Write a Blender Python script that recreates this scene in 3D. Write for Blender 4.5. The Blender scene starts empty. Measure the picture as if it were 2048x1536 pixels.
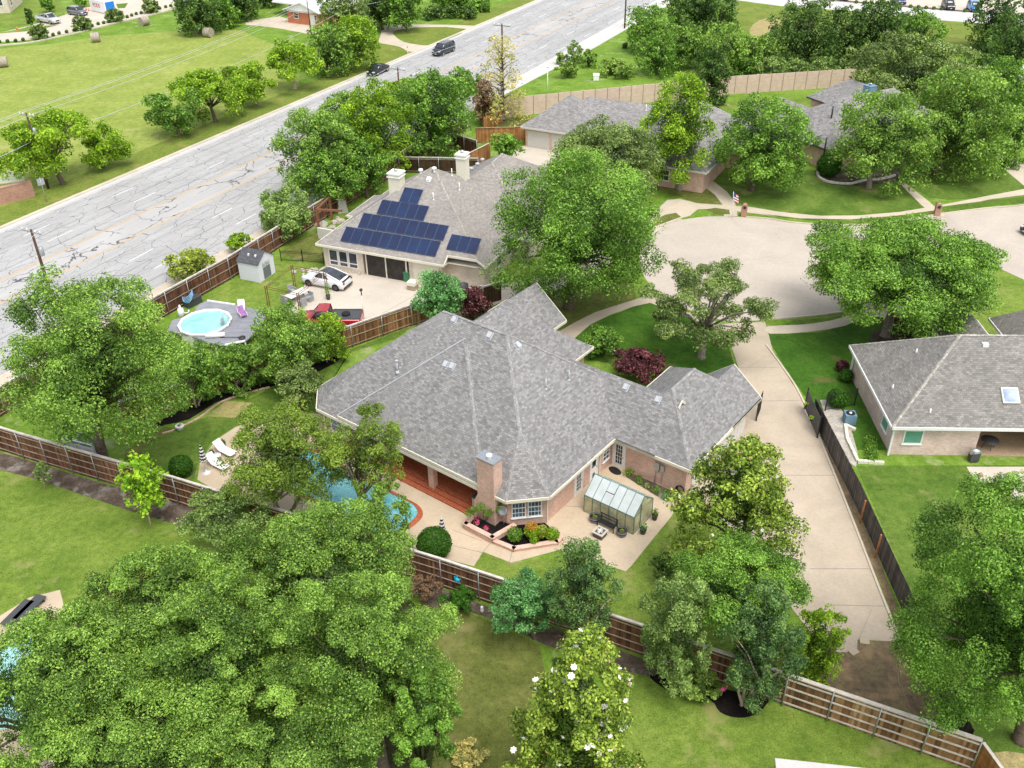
import bpy, math, random
import numpy as np
from math import radians, sin, cos, tan, pi, atan2, hypot, sqrt
from mathutils import Vector, Matrix
from mathutils.geometry import tessellate_polygon

scn = bpy.context.scene
C = scn.collection
# ------------------------------------------------------------------ camera
FPX, PITCH, ROLL, CH = 1856.4, radians(32.967), radians(-0.79), 40.389
cam_d = bpy.data.cameras.new('camera')
cam_d.sensor_fit = 'HORIZONTAL'; cam_d.sensor_width = 36.0
cam_d.lens = 36.0 * FPX / 2048.0
cam_d.clip_start = 0.5; cam_d.clip_end = 3000
cam = bpy.data.objects.new('camera', cam_d); C.objects.link(cam)
_r = Vector((1, 0, 0)); _u = Vector((0, sin(PITCH), cos(PITCH))); _f = Vector((0, cos(PITCH), -sin(PITCH)))
_x = _r * cos(ROLL) + _u * sin(ROLL); _y = -_r * sin(ROLL) + _u * cos(ROLL)
m = Matrix((_x, _y, -_f)).transposed().to_4x4(); m.translation = Vector((0, 0, CH))
cam.matrix_world = m
scn.camera = cam
scn.render.resolution_x = 1024; scn.render.resolution_y = 768
# ------------------------------------------------------------------ world, sun, exposure
w = bpy.data.worlds.new('World'); scn.world = w; w.use_nodes = True
nt = w.node_tree; nt.nodes.clear()
sky = nt.nodes.new('ShaderNodeTexSky'); sky.sky_type = 'NISHITA'; sky.sun_disc = False
SUN_EL, SUN_AZ = radians(66), radians(150)
sky.sun_elevation = SUN_EL; sky.sun_rotation = SUN_AZ; sky.air_density = 1.0; sky.dust_density = 3.0; sky.ozone_density = 1.0
hs = nt.nodes.new('ShaderNodeHueSaturation'); hs.inputs['Saturation'].default_value = 0.35
bg = nt.nodes.new('ShaderNodeBackground'); bg.inputs['Strength'].default_value = 0.15
wo = nt.nodes.new('ShaderNodeOutputWorld')
nt.links.new(sky.outputs[0], hs.inputs['Color']); nt.links.new(hs.outputs[0], bg.inputs[0]); nt.links.new(bg.outputs[0], wo.inputs[0])
sd = bpy.data.lights.new('sun', 'SUN'); sd.energy = 1.1; sd.angle = radians(32); sd.color = (1.0, 0.96, 0.9)
sun = bpy.data.objects.new('sun', sd); C.objects.link(sun)
_sd = Vector((sin(SUN_AZ) * cos(SUN_EL), cos(SUN_AZ) * cos(SUN_EL), sin(SUN_EL)))
sun.rotation_euler = _sd.to_track_quat('Z', 'Y').to_euler()
scn.view_settings.view_transform = 'Standard'; scn.view_settings.look = 'None'
scn.view_settings.exposure = 0.95; scn.view_settings.gamma = 1.0
scn.render.engine = 'CYCLES'

# ------------------------------------------------------------------ helpers
def P(px, py, h=0.0):
    X = (px - 1024) / FPX; Y = -(py - 768) / FPX
    a = cos(ROLL) * X - sin(ROLL) * Y; b = sin(ROLL) * X + cos(ROLL) * Y
    r = (a, b * sin(PITCH) + cos(PITCH), b * cos(PITCH) - sin(PITCH))
    t = (h - CH) / r[2]
    return Vector((r[0] * t, r[1] * t, h))
def P2(pts, h=0.0): return [P(x, y, h).to_2d() for x, y in pts]
def smooth(pts, n=5, closed=False):
    out = []; N = len(pts)
    rng = range(N) if closed else range(N - 1)
    for i in rng:
        if closed: a, b, c, d = pts[(i-1) % N], pts[i], pts[(i+1) % N], pts[(i+2) % N]
        else: a, b, c, d = pts[max(i-1, 0)], pts[i], pts[i+1], pts[min(i+2, N-1)]
        for k in range(n):
            t = k / n
            out.append(tuple(0.5 * ((2*b[j]) + (-a[j]+c[j])*t + (2*a[j]-5*b[j]+4*c[j]-d[j])*t*t + (-a[j]+3*b[j]-3*c[j]+d[j])*t**3) for j in (0, 1)))
    if not closed: out.append(tuple(pts[-1]))
    return out

def tag(o, label=None, cat=None, group=None, kind=None):
    if label: o['label'] = label
    if cat: o['category'] = cat
    if group: o['group'] = group
    if kind: o['kind'] = kind
    return o
def thing(name, label, cat, loc=(0, 0, 0), rz=0.0, group=None, scale=1.0):
    o = bpy.data.objects.new(name, None); C.objects.link(o)
    o.location = loc; o.rotation_euler = (0, 0, rz); o.scale = (scale,)*3
    o.empty_display_size = 0.3
    return tag(o, label, cat, group)
def copy_tree(o, parent=None):
    c = o.copy(); C.objects.link(c)
    if parent: c.parent = parent
    for ch in list(o.children): copy_tree(ch, c)
    return c

class MB:
    """collects faces, builds ONE mesh object; UVs follow slope of each face in metres"""
    def __init__(s): s.v = []; s.f = []; s.t = []; s.m = []; s.sm = []
    def face(s, pts, tint=0.5, mi=0, smooth=False):
        b = len(s.v); s.v.extend([tuple(p) for p in pts]); s.f.append(list(range(b, b+len(pts)))); s.t.append(tint); s.m.append(mi); s.sm.append(smooth)
    def box(s, x0, x1, y0, y1, z0, z1, tint=0.5, mi=0, M=None):
        c = [(x0,y0,z0),(x1,y0,z0),(x1,y1,z0),(x0,y1,z0),(x0,y0,z1),(x1,y0,z1),(x1,y1,z1),(x0,y1,z1)]
        if M is not None: c = [tuple(M @ Vector(q)) for q in c]
        b = len(s.v); s.v.extend(c)
        for q in ((3,2,1,0),(4,5,6,7),(0,1,5,4),(1,2,6,5),(2,3,7,6),(3,0,4,7)):
            s.f.append([b+i for i in q]); s.t.append(tint); s.m.append(mi); s.sm.append(False)
        return s
    def beam(s, a, b, wd, ht, tint=0.5, mi=0):
        """box from a to b; section wd (horizontal) x ht"""
        a = Vector(a); b = Vector(b); d = (b-a); L = d.length
        if L < 1e-6: return s
        d.normalize(); up = Vector((0,0,1))
        if abs(d.z) > 0.95: up = Vector((1,0,0))
        sx = d.cross(up).normalized(); sz = sx.cross(d).normalized()
        M = Matrix((d, sx, sz)).transposed().to_4x4(); M.translation = a
        return s.box(0, L, -wd/2, wd/2, -ht/2, ht/2, tint, mi, M)
    def tube(s, pts, rads, n=8, caps=True, tint=0.5, mi=0, smooth=True):
        pts = [Vector(p) for p in pts]
        if not hasattr(rads, '__len__'): rads = [rads]*len(pts)
        rings = []
        prev = None
        for i, p in enumerate(pts):
            d = (pts[min(i+1, len(pts)-1)] - pts[max(i-1, 0)]).normalized()
            if prev is None:
                ref = Vector((0,0,1)) if abs(d.z) < 0.9 else Vector((1,0,0))
                a = d.cross(ref).normalized()
            else:
                a = (prev - d*prev.dot(d)).normalized()
            prev = a; b = d.cross(a)
            base = len(s.v)
            for k in range(n):
                th = 2*pi*k/n
                s.v.append(tuple(p + (a*cos(th)+b*sin(th))*rads[i]))
            rings.append(base)
        for i in range(len(rings)-1):
            for k in range(n):
                k2 = (k+1) % n
                s.f.append([rings[i]+k, rings[i]+k2, rings[i+1]+k2, rings[i+1]+k]); s.t.append(tint); s.m.append(mi); s.sm.append(smooth)
        if caps:
            s.f.append([rings[0]+k for k in range(n)][::-1]); s.t.append(tint); s.m.append(mi); s.sm.append(False)
            s.f.append([rings[-1]+k for k in range(n)]); s.t.append(tint); s.m.append(mi); s.sm.append(False)
        return s
    def lathe(s, prof, n=20, cx=0, cy=0, cz=0, tint=0.5, mi=0, smooth=True):
        base = len(s.v)
        for r, z in prof:
            for k in range(n):
                th = 2*pi*k/n; s.v.append((cx+r*cos(th), cy+r*sin(th), cz+z))
        for i in range(len(prof)-1):
            for k in range(n):
                k2 = (k+1) % n
                s.f.append([base+i*n+k, base+i*n+k2, base+(i+1)*n+k2, base+(i+1)*n+k]); s.t.append(tint); s.m.append(mi); s.sm.append(smooth)
        if prof[0][0] > 1e-3: s.f.append([base+k for k in range(n)][::-1]); s.t.append(tint); s.m.append(mi); s.sm.append(False)
        if prof[-1][0] > 1e-3:
            s.f.append([base+(len(prof)-1)*n+k for k in range(n)]); s.t.append(tint); s.m.append(mi); s.sm.append(False)
        return s
    def prism(s, poly, z0, z1, tint=0.5, mi=0, bottom=True, top=True):
        """poly: 2D CCW (may be concave)"""
        N = len(poly); ar = sum(poly[i][0]*poly[(i+1)%N][1]-poly[(i+1)%N][0]*poly[i][1] for i in range(N))
        if ar < 0: poly = poly[::-1]
        for i in range(N):
            a, b = poly[i], poly[(i+1) % N]
            s.face([(a[0],a[1],z0),(b[0],b[1],z0),(b[0],b[1],z1),(a[0],a[1],z1)], tint, mi)
        tris = tessellate_polygon([[Vector((p[0],p[1],0)) for p in poly]])
        for t in tris:
            q = [poly[i] for i in t]
            if (q[1][0]-q[0][0])*(q[2][1]-q[0][1])-(q[1][1]-q[0][1])*(q[2][0]-q[0][0]) < 0: q = q[::-1]
            if top: s.face([(p[0],p[1],z1) for p in q], tint, mi)
            if bottom: s.face([(p[0],p[1],z0) for p in q[::-1]], tint, mi)
        return s
    def sheet(s, poly, z, tint=0.5, mi=0):
        tris = tessellate_polygon([[Vector((p[0],p[1],0)) for p in poly]])
        for t in tris:
            q = [poly[i] for i in t]
            if (q[1][0]-q[0][0])*(q[2][1]-q[0][1])-(q[1][1]-q[0][1])*(q[2][0]-q[0][0]) < 0: q = q[::-1]
            s.face([(p[0],p[1],z) for p in q], tint, mi)
        return s
    def xf(s, M):
        s.v = [tuple(M @ Vector(p)) for p in s.v]; return s
    def build(s, name, mat, parent=None, weld=False):
        me = bpy.data.meshes.new(name)
        me.from_pydata(s.v, [], s.f)
        mats = mat if isinstance(mat, (list, tuple)) else [mat]
        for q in mats: me.materials.append(q)
        nf = len(s.f)
        if nf:
            me.polygons.foreach_set('material_index', s.m)
            me.polygons.foreach_set('use_smooth', s.sm)
            at = me.attributes.new('tint', 'FLOAT', 'FACE'); at.data.foreach_set('value', s.t)
            V = np.array(s.v, dtype=np.float64)
            uvl = me.uv_layers.new(name='UVMap')
            uv = np.zeros((len(me.loops), 2)); li = 0
            for f in s.f:
                p = V[f]
                if len(f) == 3: n = np.cross(p[1]-p[0], p[2]-p[0])
                else: n = np.cross(p[2]-p[0], p[3]-p[1])
                L = np.linalg.norm(n); n = n/L if L > 1e-12 else np.array((0,0,1.))
                if abs(n[2]) > .999: t = np.array((1.,0,0)); b = np.array((0,1.,0))
                else:
                    t = np.cross((0,0,1.), n); t /= np.linalg.norm(t); b = np.cross(n, t)
                uv[li:li+len(f), 0] = p @ t; uv[li:li+len(f), 1] = p @ b; li += len(f)
            uvl.data.foreach_set('uv', uv.ravel())
        me.update(); me.validate()
        if weld:
            import bmesh
            bm = bmesh.new(); bm.from_mesh(me); bmesh.ops.remove_doubles(bm, verts=bm.verts, dist=1e-4); bm.to_mesh(me); bm.free()
        o = bpy.data.objects.new(name, me); C.objects.link(o)
        if parent: o.parent = parent
        return o

# ------------------------------------------------------------------ materials
def newmat(name, rough=0.8, spec=0.3, metal=0.0):
    mt = bpy.data.materials.new(name); mt.use_nodes = True
    n = mt.node_tree; b = n.nodes['Principled BSDF']
    b.inputs['Roughness'].default_value = rough; b.inputs['Metallic'].default_value = metal
    b.inputs['Specular IOR Level'].default_value = spec
    return mt, n, b
def rgba(c): return (c[0], c[1], c[2], 1.0)
def ramp(n, fac, stops):
    r = n.nodes.new('ShaderNodeValToRGB')
    while len(r.color_ramp.elements) < len(stops): r.color_ramp.elements.new(0.5)
    for e, (p, c) in zip(r.color_ramp.elements, stops): e.position = p; e.color = rgba(c)
    n.links.new(fac, r.inputs[0]); return r.outputs[0]
def noise(n, scale, detail=4, rough=0.55, vec=None, dist=0.0):
    t = n.nodes.new('ShaderNodeTexNoise'); t.inputs['Scale'].default_value = scale
    t.inputs['Detail'].default_value = detail; t.inputs['Roughness'].default_value = rough; t.inputs['Distortion'].default_value = dist
    if vec is not None: n.links.new(vec, t.inputs['Vector'])
    return t.outputs['Fac']
def mixc(n, fac, a, b, mode='MIX'):
    x = n.nodes.new('ShaderNodeMix'); x.data_type = 'RGBA'; x.blend_type = mode
    for i, v in ((0, fac), (6, a), (7, b)):
        if hasattr(v, 'is_linked') or isinstance(v, bpy.types.NodeSocket): n.links.new(v, x.inputs[i])
        elif i == 0: x.inputs[0].default_value = v
        else: x.inputs[i].default_value = rgba(v)
    return x.outputs[2]
def math_(n, op, a, b=0.0, clamp=False):
    x = n.nodes.new('ShaderNodeMath'); x.operation = op; x.use_clamp = clamp
    for i, v in ((0, a), (1, b)):
        if isinstance(v, bpy.types.NodeSocket): n.links.new(v, x.inputs[i])
        else: x.inputs[i].default_value = v
    return x.outputs[0]
def mrange(n, v, a, b, c=0.0, d=1.0):
    x = n.nodes.new('ShaderNodeMapRange'); n.links.new(v, x.inputs[0])
    for i, q in enumerate((a, b, c, d)): x.inputs[i+1].default_value = q
    return x.outputs[0]
def coord(n, kind='Object'):
    t = n.nodes.new('ShaderNodeTexCoord'); return t.outputs[kind]
def mapping(n, vec, scale=(1,1,1), rot=(0,0,0), loc=(0,0,0)):
    mp = n.nodes.new('ShaderNodeMapping'); n.links.new(vec, mp.inputs[0])
    mp.inputs['Scale'].default_value = scale; mp.inputs['Rotation'].default_value = rot; mp.inputs['Location'].default_value = loc
    return mp.outputs[0]
def attr(n, name):
    a = n.nodes.new('ShaderNodeAttribute'); a.attribute_name = name; return a.outputs['Fac']
def bump(n, b, h, strength=0.3, dist=0.05):
    x = n.nodes.new('ShaderNodeBump'); x.inputs['Strength'].default_value = strength; x.inputs['Distance'].default_value = dist
    n.links.new(h, x.inputs['Height']); n.links.new(x.outputs[0], b.inputs['Normal'])

def plain(name, col, rough=0.6, spec=0.3, metal=0.0, var=0.12, scale=6.0):
    mt, n, b = newmat(name, rough, spec, metal)
    f = noise(n, scale, 5, 0.6, coord(n))
    lo = tuple(c*(1-var) for c in col); hi = tuple(min(1, c*(1+var)) for c in col)
    n.links.new(ramp(n, f, [(0.3, lo), (0.7, hi)]), b.inputs['Base Color'])
    return mt
def grass(name, a, b_, c, dry=None, drya=0.0, sc=1.0):
    mt, n, b = newmat(name, 0.9, 0.1)
    v = coord(n)
    f1 = noise(n, 0.3*sc, 8, 0.7, v, 0.6); f2 = noise(n, 2.2*sc, 5, 0.75, v); f3 = noise(n, 11*sc, 3, 0.8, v)
    base = ramp(n, f1, [(0.30, a), (0.5, b_), (0.70, c)])
    k = math_(n, 'ADD', math_(n, 'MULTIPLY', f2, 0.55), math_(n, 'MULTIPLY', f3, 0.65))
    col = mixc(n, 1.0, base, ramp(n, k, [(0.42, (0.48,0.52,0.45)), (0.6, (1.0,1.0,1.0)), (0.78, (1.5,1.42,1.35))]), 'MULTIPLY')
    if dry:
        f4 = noise(n, 0.35*sc, 5, 0.6, mapping(n, v, loc=(31, 7, 0)))
        col = mixc(n, mrange(n, f4, 0.62-drya, 0.74-drya), col, dry)
    n.links.new(col, b.inputs['Base Color'])
    bump(n, b, k, 0.6, 0.06)
    return mt
def concrete(name, col, dark=0.75, sc=1.0, stain=None):
    mt, n, b = newmat(name, 0.85, 0.2)
    v = coord(n)
    f1 = noise(n, 0.3*sc, 7, 0.65, v, 0.5); f2 = noise(n, 5*sc, 5, 0.75, v)
    base = ramp(n, f1, [(0.28, tuple(c*dark for c in col)), (0.6, col), (0.8, tuple(min(1, c*1.08) for c in col))])
    col2 = mixc(n, 1.0, base, ramp(n, f2, [(0.25, (0.86,0.85,0.83)), (0.75, (1.06,1.06,1.06))]), 'MULTIPLY')
    if stain:
        f3 = noise(n, 0.5*sc, 5, 0.6, mapping(n, v, loc=(11, 3, 0)))
        col2 = mixc(n, mrange(n, f3, 0.55, 0.8, 0, 0.6), col2, stain)
    n.links.new(col2, b.inputs['Base Color']); bump(n, b, f2, 0.15, 0.01)
    return mt
def brickmat(name, c1, c2, mortar, bw=0.215, rh=0.075, ms=0.012, sat=0.25, rough=0.85):
    mt, n, b = newmat(name, rough, 0.2)
    uv = coord(n, 'UV')
    t = n.nodes.new('ShaderNodeTexBrick'); n.links.new(uv, t.inputs['Vector'])
    t.inputs['Scale'].default_value = 1.0; t.inputs['Brick Width'].default_value = bw; t.inputs['Row Height'].default_value = rh
    t.inputs['Mortar Size'].default_value = ms; t.inputs['Mortar Smooth'].default_value = 0.3; t.inputs['Bias'].default_value = 0.0
    t.inputs['Color1'].default_value = rgba(c1); t.inputs['Color2'].default_value = rgba(c2); t.inputs['Mortar'].default_value = rgba(mortar)
    f = noise(n, 0.8, 6, 0.7, coord(n)); f2 = noise(n, 7.0, 4, 0.7, mapping(n, uv, scale=(1, 2.6, 1)))
    col = mixc(n, 1.0, t.outputs[0], ramp(n, f, [(0.3, (1-sat,)*3), (0.7, (1.12,1.1,1.08))]), 'MULTIPLY')
    col = mixc(n, 1.0, col, ramp(n, f2, [(0.28, (0.62,0.6,0.6)), (0.45, (1,1,1)), (0.8, (1.1,1.08,1.05))]), 'MULTIPLY')
    n.links.new(col, b.inputs['Base Color']); bump(n, b, t.outputs['Fac'], -0.25, 0.01)
    return mt
def shingle(name, c1, c2, bw=0.34, rh=0.15, warm=(1.0,1.0,1.0), streak=0.12, mortar=0.5):
    mt, n, b = newmat(name, 0.95, 0.15)
    uv = coord(n, 'UV')
    def br(bw, rh, off, a, c, ms):
        t = n.nodes.new('ShaderNodeTexBrick'); n.links.new(mapping(n, uv, loc=(off, 0, 0)), t.inputs['Vector'])
        t.inputs['Scale'].default_value = 1.0; t.inputs['Brick Width'].default_value = bw; t.inputs['Row Height'].default_value = rh
        t.inputs['Mortar Size'].default_value = ms; t.inputs['Mortar Smooth'].default_value = 0.5; t.inputs['Bias'].default_value = 0.0
        t.offset = 0.37; t.offset_frequency = 2
        t.inputs['Color1'].default_value = rgba(a); t.inputs['Color2'].default_value = rgba(c); t.inputs['Mortar'].default_value = rgba(tuple(q*mortar for q in a))
        return t
    t1 = br(bw, rh, 0, c1, c2, 0.012); t2 = br(bw*0.77, rh, 3.1, (0.88,)*3, (1.12,)*3, 0.0)
    col = mixc(n, 1.0, t1.outputs[0], t2.outputs[0], 'MULTIPLY')
    f = noise(n, 0.35, 6, 0.65, coord(n), 0.3); f2 = noise(n, 9, 4, 0.8, uv)
    col = mixc(n, 1.0, col, ramp(n, f, [(0.3, (1-streak,)*3), (0.75, (1+streak*.5*warm[0], 1+streak*.45*warm[1], 1+streak*.35*warm[2]))]), 'MULTIPLY')
    col = mixc(n, 1.0, col, ramp(n, f2, [(0.25, (0.8,)*3), (0.75, (1.15,)*3)]), 'MULTIPLY')
    n.links.new(col, b.inputs['Base Color']); bump(n, b, t1.outputs['Fac'], -0.5, 0.02)
    return mt
def woodboards(name, stops, rough=0.8, fine=0.35):
    """colour picked per board (face attribute) plus vertical grain"""
    mt, n, b = newmat(name, rough, 0.2)
    t = attr(n, 'tint'); v = coord(n)
    g = noise(n, 7, 5, 0.7, mapping(n, v, scale=(1, 1, 0.12)))
    k = math_(n, 'ADD', math_(n, 'MULTIPLY', t, 0.75), math_(n, 'MULTIPLY', g, fine), True)
    col = ramp(n, k, stops)
    f = noise(n, 1.1, 5, 0.7, mapping(n, v, scale=(1, 1, 1.6)))
    col = mixc(n, 1.0, col, ramp(n, f, [(0.3, (0.55,)*3), (0.6, (1.1,)*3)]), 'MULTIPLY')
    n.links.new(col, b.inputs['Base Color'])
    return mt
def leafmat(name, dark, mid, light, odd=None, trans=0.35):
    mt, n, b = newmat(name, 0.55, 0.25)
    t = attr(n, 'tint')
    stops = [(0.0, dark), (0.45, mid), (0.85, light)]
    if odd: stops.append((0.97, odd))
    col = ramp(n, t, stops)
    n.links.new(col, b.inputs['Base Color'])
    tr = n.nodes.new('ShaderNodeBsdfTranslucent'); mx = n.nodes.new('ShaderNodeMixShader'); mx.inputs[0].default_value = trans
    c2 = mixc(n, 1.0, col, (1.15, 1.25, 0.7), 'MULTIPLY')
    n.links.new(c2, tr.inputs[0]); out = n.nodes['Material Output']
    n.links.new(b.outputs[0], mx.inputs[1]); n.links.new(tr.outputs[0], mx.inputs[2]); n.links.new(mx.outputs[0], out.inputs[0])
    return mt
def glassdark(name, col=(0.02,0.025,0.03), rough=0.08):
    mt, n, b = newmat(name, rough, 0.8)
    f = noise(n, 1.3, 3, 0.5, coord(n))
    n.links.new(ramp(n, f, [(0.35, col), (0.7, tuple(c*2.2+0.01 for c in col))]), b.inputs['Base Color'])
    return mt

M = {}
M['field'] = grass('field_grass', (0.175,0.235,0.045), (0.23,0.285,0.06), (0.285,0.33,0.085), (0.33,0.33,0.12), 0.03, 0.6)
M['verge'] = grass('verge_grass', (0.11,0.16,0.025), (0.15,0.20,0.035), (0.20,0.23,0.05), (0.24,0.22,0.07), 0.05)
M['lawn'] = grass('lawn_grass', (0.055,0.11,0.016), (0.095,0.16,0.025), (0.15,0.215,0.042), (0.22,0.22,0.075), 0.03)
M['lawn_dark'] = grass('dark_lawn_grass', (0.03,0.085,0.01), (0.05,0.125,0.014), (0.085,0.17,0.02), (0.13,0.12,0.04), 0.02)  # rich dark green lawn colour
M['lawn_bright'] = grass('bright_lawn_grass', (0.095,0.16,0.022), (0.145,0.215,0.034), (0.205,0.27,0.055), (0.27,0.27,0.095), 0.05)
M['lawn_dry'] = grass('dry_lawn_grass', (0.085,0.10,0.022), (0.125,0.145,0.035), (0.18,0.19,0.055), (0.22,0.2,0.08), 0.06)
M['wild'] = grass('wild_grass', (0.09,0.17,0.02), (0.14,0.24,0.03), (0.21,0.30,0.06), (0.30,0.34,0.16), 0.04)
M['dirt'] = grass('dirt_ground', (0.10,0.075,0.05), (0.20,0.15,0.09), (0.26,0.21,0.10), (0.34,0.23,0.13), 0.10, 1.6)
M['mulch'] = grass('mulch_bed_ground', (0.006,0.005,0.005), (0.012,0.010,0.009), (0.028,0.022,0.017))
M['mulch_brown'] = grass('bark_bed_ground', (0.055,0.038,0.028), (0.11,0.085,0.066), (0.22,0.18,0.15), (0.27,0.245,0.215), 0.08, 2.4)
M['oak_shade'] = grass('painted_shade_ground', (0.02,0.022,0.012), (0.035,0.04,0.016), (0.06,0.06,0.028))  # near-black ground colour, painted in for the shade beneath the big oaks
M['straw'] = grass('bare_patch_ground', (0.26,0.21,0.10), (0.34,0.28,0.13), (0.25,0.28,0.08))
M['gravel'] = grass('gravel_ground', (0.3,0.27,0.23), (0.42,0.39,0.34), (0.55,0.52,0.47), None, 0, 3.0)
M['patio'] = concrete('patio_concrete', (0.56,0.455,0.33), 0.8, 1.0, (0.50,0.39,0.26))
M['drive'] = concrete('driveway_concrete', (0.50,0.42,0.325), 0.80, 1.0, (0.43,0.34,0.24))
M['street'] = concrete('street_concrete', (0.50,0.44,0.375), 0.82, 0.6, (0.44,0.38,0.33))
M['walk'] = concrete('sidewalk_concrete', (0.56,0.48,0.38), 0.82)
M['slab'] = concrete('pale_slab_concrete', (0.56,0.50,0.42), 0.85)
M['kerb'] = concrete('kerb_concrete', (0.60,0.53,0.42), 0.75)
M['shoulder'] = concrete('shoulder_concrete', (0.55,0.53,0.51), 0.88)
M['trim'] = plain('cream_trim_paint', (0.72,0.68,0.55), 0.5, var=0.05)
M['white'] = plain('white_paint', (0.78,0.78,0.76), 0.45, var=0.05)
M['offwhite'] = plain('offwhite_paint', (0.62,0.60,0.55), 0.5, var=0.07)
M['black'] = plain('black_metal', (0.018,0.018,0.02), 0.4, 0.5)
M['rubber'] = plain('black_rubber', (0.02,0.02,0.02), 0.8, 0.2)
M['charcoal'] = plain('charcoal_paint', (0.06,0.063,0.068), 0.5, 0.4)
M['metal'] = plain('galvanised_metal', (0.42,0.44,0.45), 0.45, 0.5, 0.6)
M['steel'] = plain('brushed_steel', (0.6,0.62,0.63), 0.28, 0.5, 0.9)
M['glass'] = glassdark('window_glass')
M['glass_blue'] = glassdark('blue_window_glass', (0.05,0.09,0.13))
M['glass_green'] = plain('green_screen_glass', (0.13,0.33,0.24), 0.3, 0.5, var=0.15, scale=3)
M['roof'] = shingle('grey_shingles', (0.31,0.302,0.295), (0.185,0.18,0.177), 0.27, 0.14, streak=0.10)
M['roof_tan'] = shingle('tan_shingles', (0.335,0.31,0.285), (0.265,0.245,0.225), 0.3, 0.14, streak=0.15, mortar=0.72)
M['roof_nb'] = shingle('weathered_shingles', (0.30,0.285,0.265), (0.20,0.19,0.175), 0.3, 0.15, streak=0.2)
M['roof_far'] = shingle('far_grey_shingles', (0.33,0.32,0.31), (0.22,0.21,0.205), 0.4, 0.18)
M['cap_grey'] = shingle('grey_ridge_caps', (0.36,0.35,0.34), (0.25,0.245,0.24), 0.25, 0.22)
M['shed_white'] = plain('cool_white_plastic', (0.70,0.70,0.76), 0.5, var=0.04)
M['cap'] = shingle('ridge_cap_shingles', (0.50,0.47,0.42), (0.28,0.26,0.23), 0.25, 0.22)
M['brick'] = brickmat('pink_brick', (0.60,0.33,0.25), (0.74,0.49,0.40), (0.66,0.54,0.46))
M['brick_nb'] = brickmat('pale_pink_brick', (0.62,0.44,0.38), (0.78,0.60,0.54), (0.66,0.55,0.5))
M['brick_tan'] = brickmat('cream_brick', (0.62,0.53,0.42), (0.72,0.63,0.52), (0.66,0.6,0.52))
M['brick_red'] = brickmat('orange_brick', (0.52,0.16,0.07), (0.62,0.22,0.10), (0.5,0.25,0.16))
M['paver'] = brickmat('terracotta_paver', (0.40,0.10,0.045), (0.52,0.16,0.075), (0.22,0.07,0.04), 0.2, 0.1, 0.014)
M['paver_tan'] = brickmat('tan_paver', (0.42,0.30,0.19), (0.5,0.38,0.25), (0.3,0.22,0.15), 0.2, 0.1, 0.014)
M['brick_wall'] = brickmat('rust_brick', (0.36,0.16,0.11), (0.5,0.27,0.2), (0.45,0.33,0.25))
M['stone'] = brickmat('limestone_blocks', (0.5,0.44,0.34), (0.62,0.56,0.45), (0.25,0.2,0.15), 0.35, 0.16, 0.02)
M['fence_brown'] = woodboards('dark_stained_boards', [(0.1,(0.045,0.02,0.013)), (0.5,(0.13,0.058,0.034)), (0.85,(0.25,0.12,0.068)), (1.0,(0.42,0.25,0.15))])
M['fence_weather'] = woodboards('sun_bleached_boards', [(0.1,(0.06,0.03,0.016)), (0.45,(0.17,0.08,0.035)), (0.75,(0.34,0.19,0.085)), (1.0,(0.5,0.34,0.19))])
M['fence_grey'] = woodboards('grey_weathered_boards', [(0.1,(0.035,0.03,0.028)), (0.5,(0.085,0.075,0.068)), (0.9,(0.16,0.14,0.125))])
M['fence_cedar'] = woodboards('cedar_boards', [(0.1,(0.22,0.085,0.03)), (0.5,(0.38,0.16,0.06)), (0.9,(0.5,0.25,0.10))])
M['fence_umber'] = woodboards('umber_boards', [(0.1,(0.028,0.015,0.009)), (0.5,(0.055,0.03,0.017)), (0.9,(0.10,0.055,0.033))])
M['rail_wood'] = plain('weathered_rail_wood', (0.34,0.27,0.20), 0.8, var=0.3, scale=3)
M['rail_pale'] = plain('bleached_rail_wood', (0.55,0.49,0.42), 0.8, var=0.2, scale=3)
M['cap_wood'] = plain('grey_cap_wood', (0.55,0.50,0.45), 0.8, var=0.25, scale=2)
M['bark'] = plain('tree_bark', (0.13,0.10,0.075), 0.9, 0.1, var=0.4, scale=5)
M['bark_pale'] = plain('pale_bark', (0.42,0.34,0.26), 0.85, 0.1, var=0.25, scale=4)
M['bark_grey'] = plain('grey_bark', (0.24,0.20,0.17), 0.9, 0.1, var=0.35, scale=5)
M['pole'] = plain('utility_pole_wood', (0.10,0.06,0.04), 0.85, 0.1, var=0.3, scale=2)
M['precast_col'] = plain('precast_column', (0.36,0.27,0.21), .85, .1)
M['precast'] = plain('precast_panel', (0.60,0.46,0.37), 0.85, 0.1, var=0.1, scale=1.5)
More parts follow.
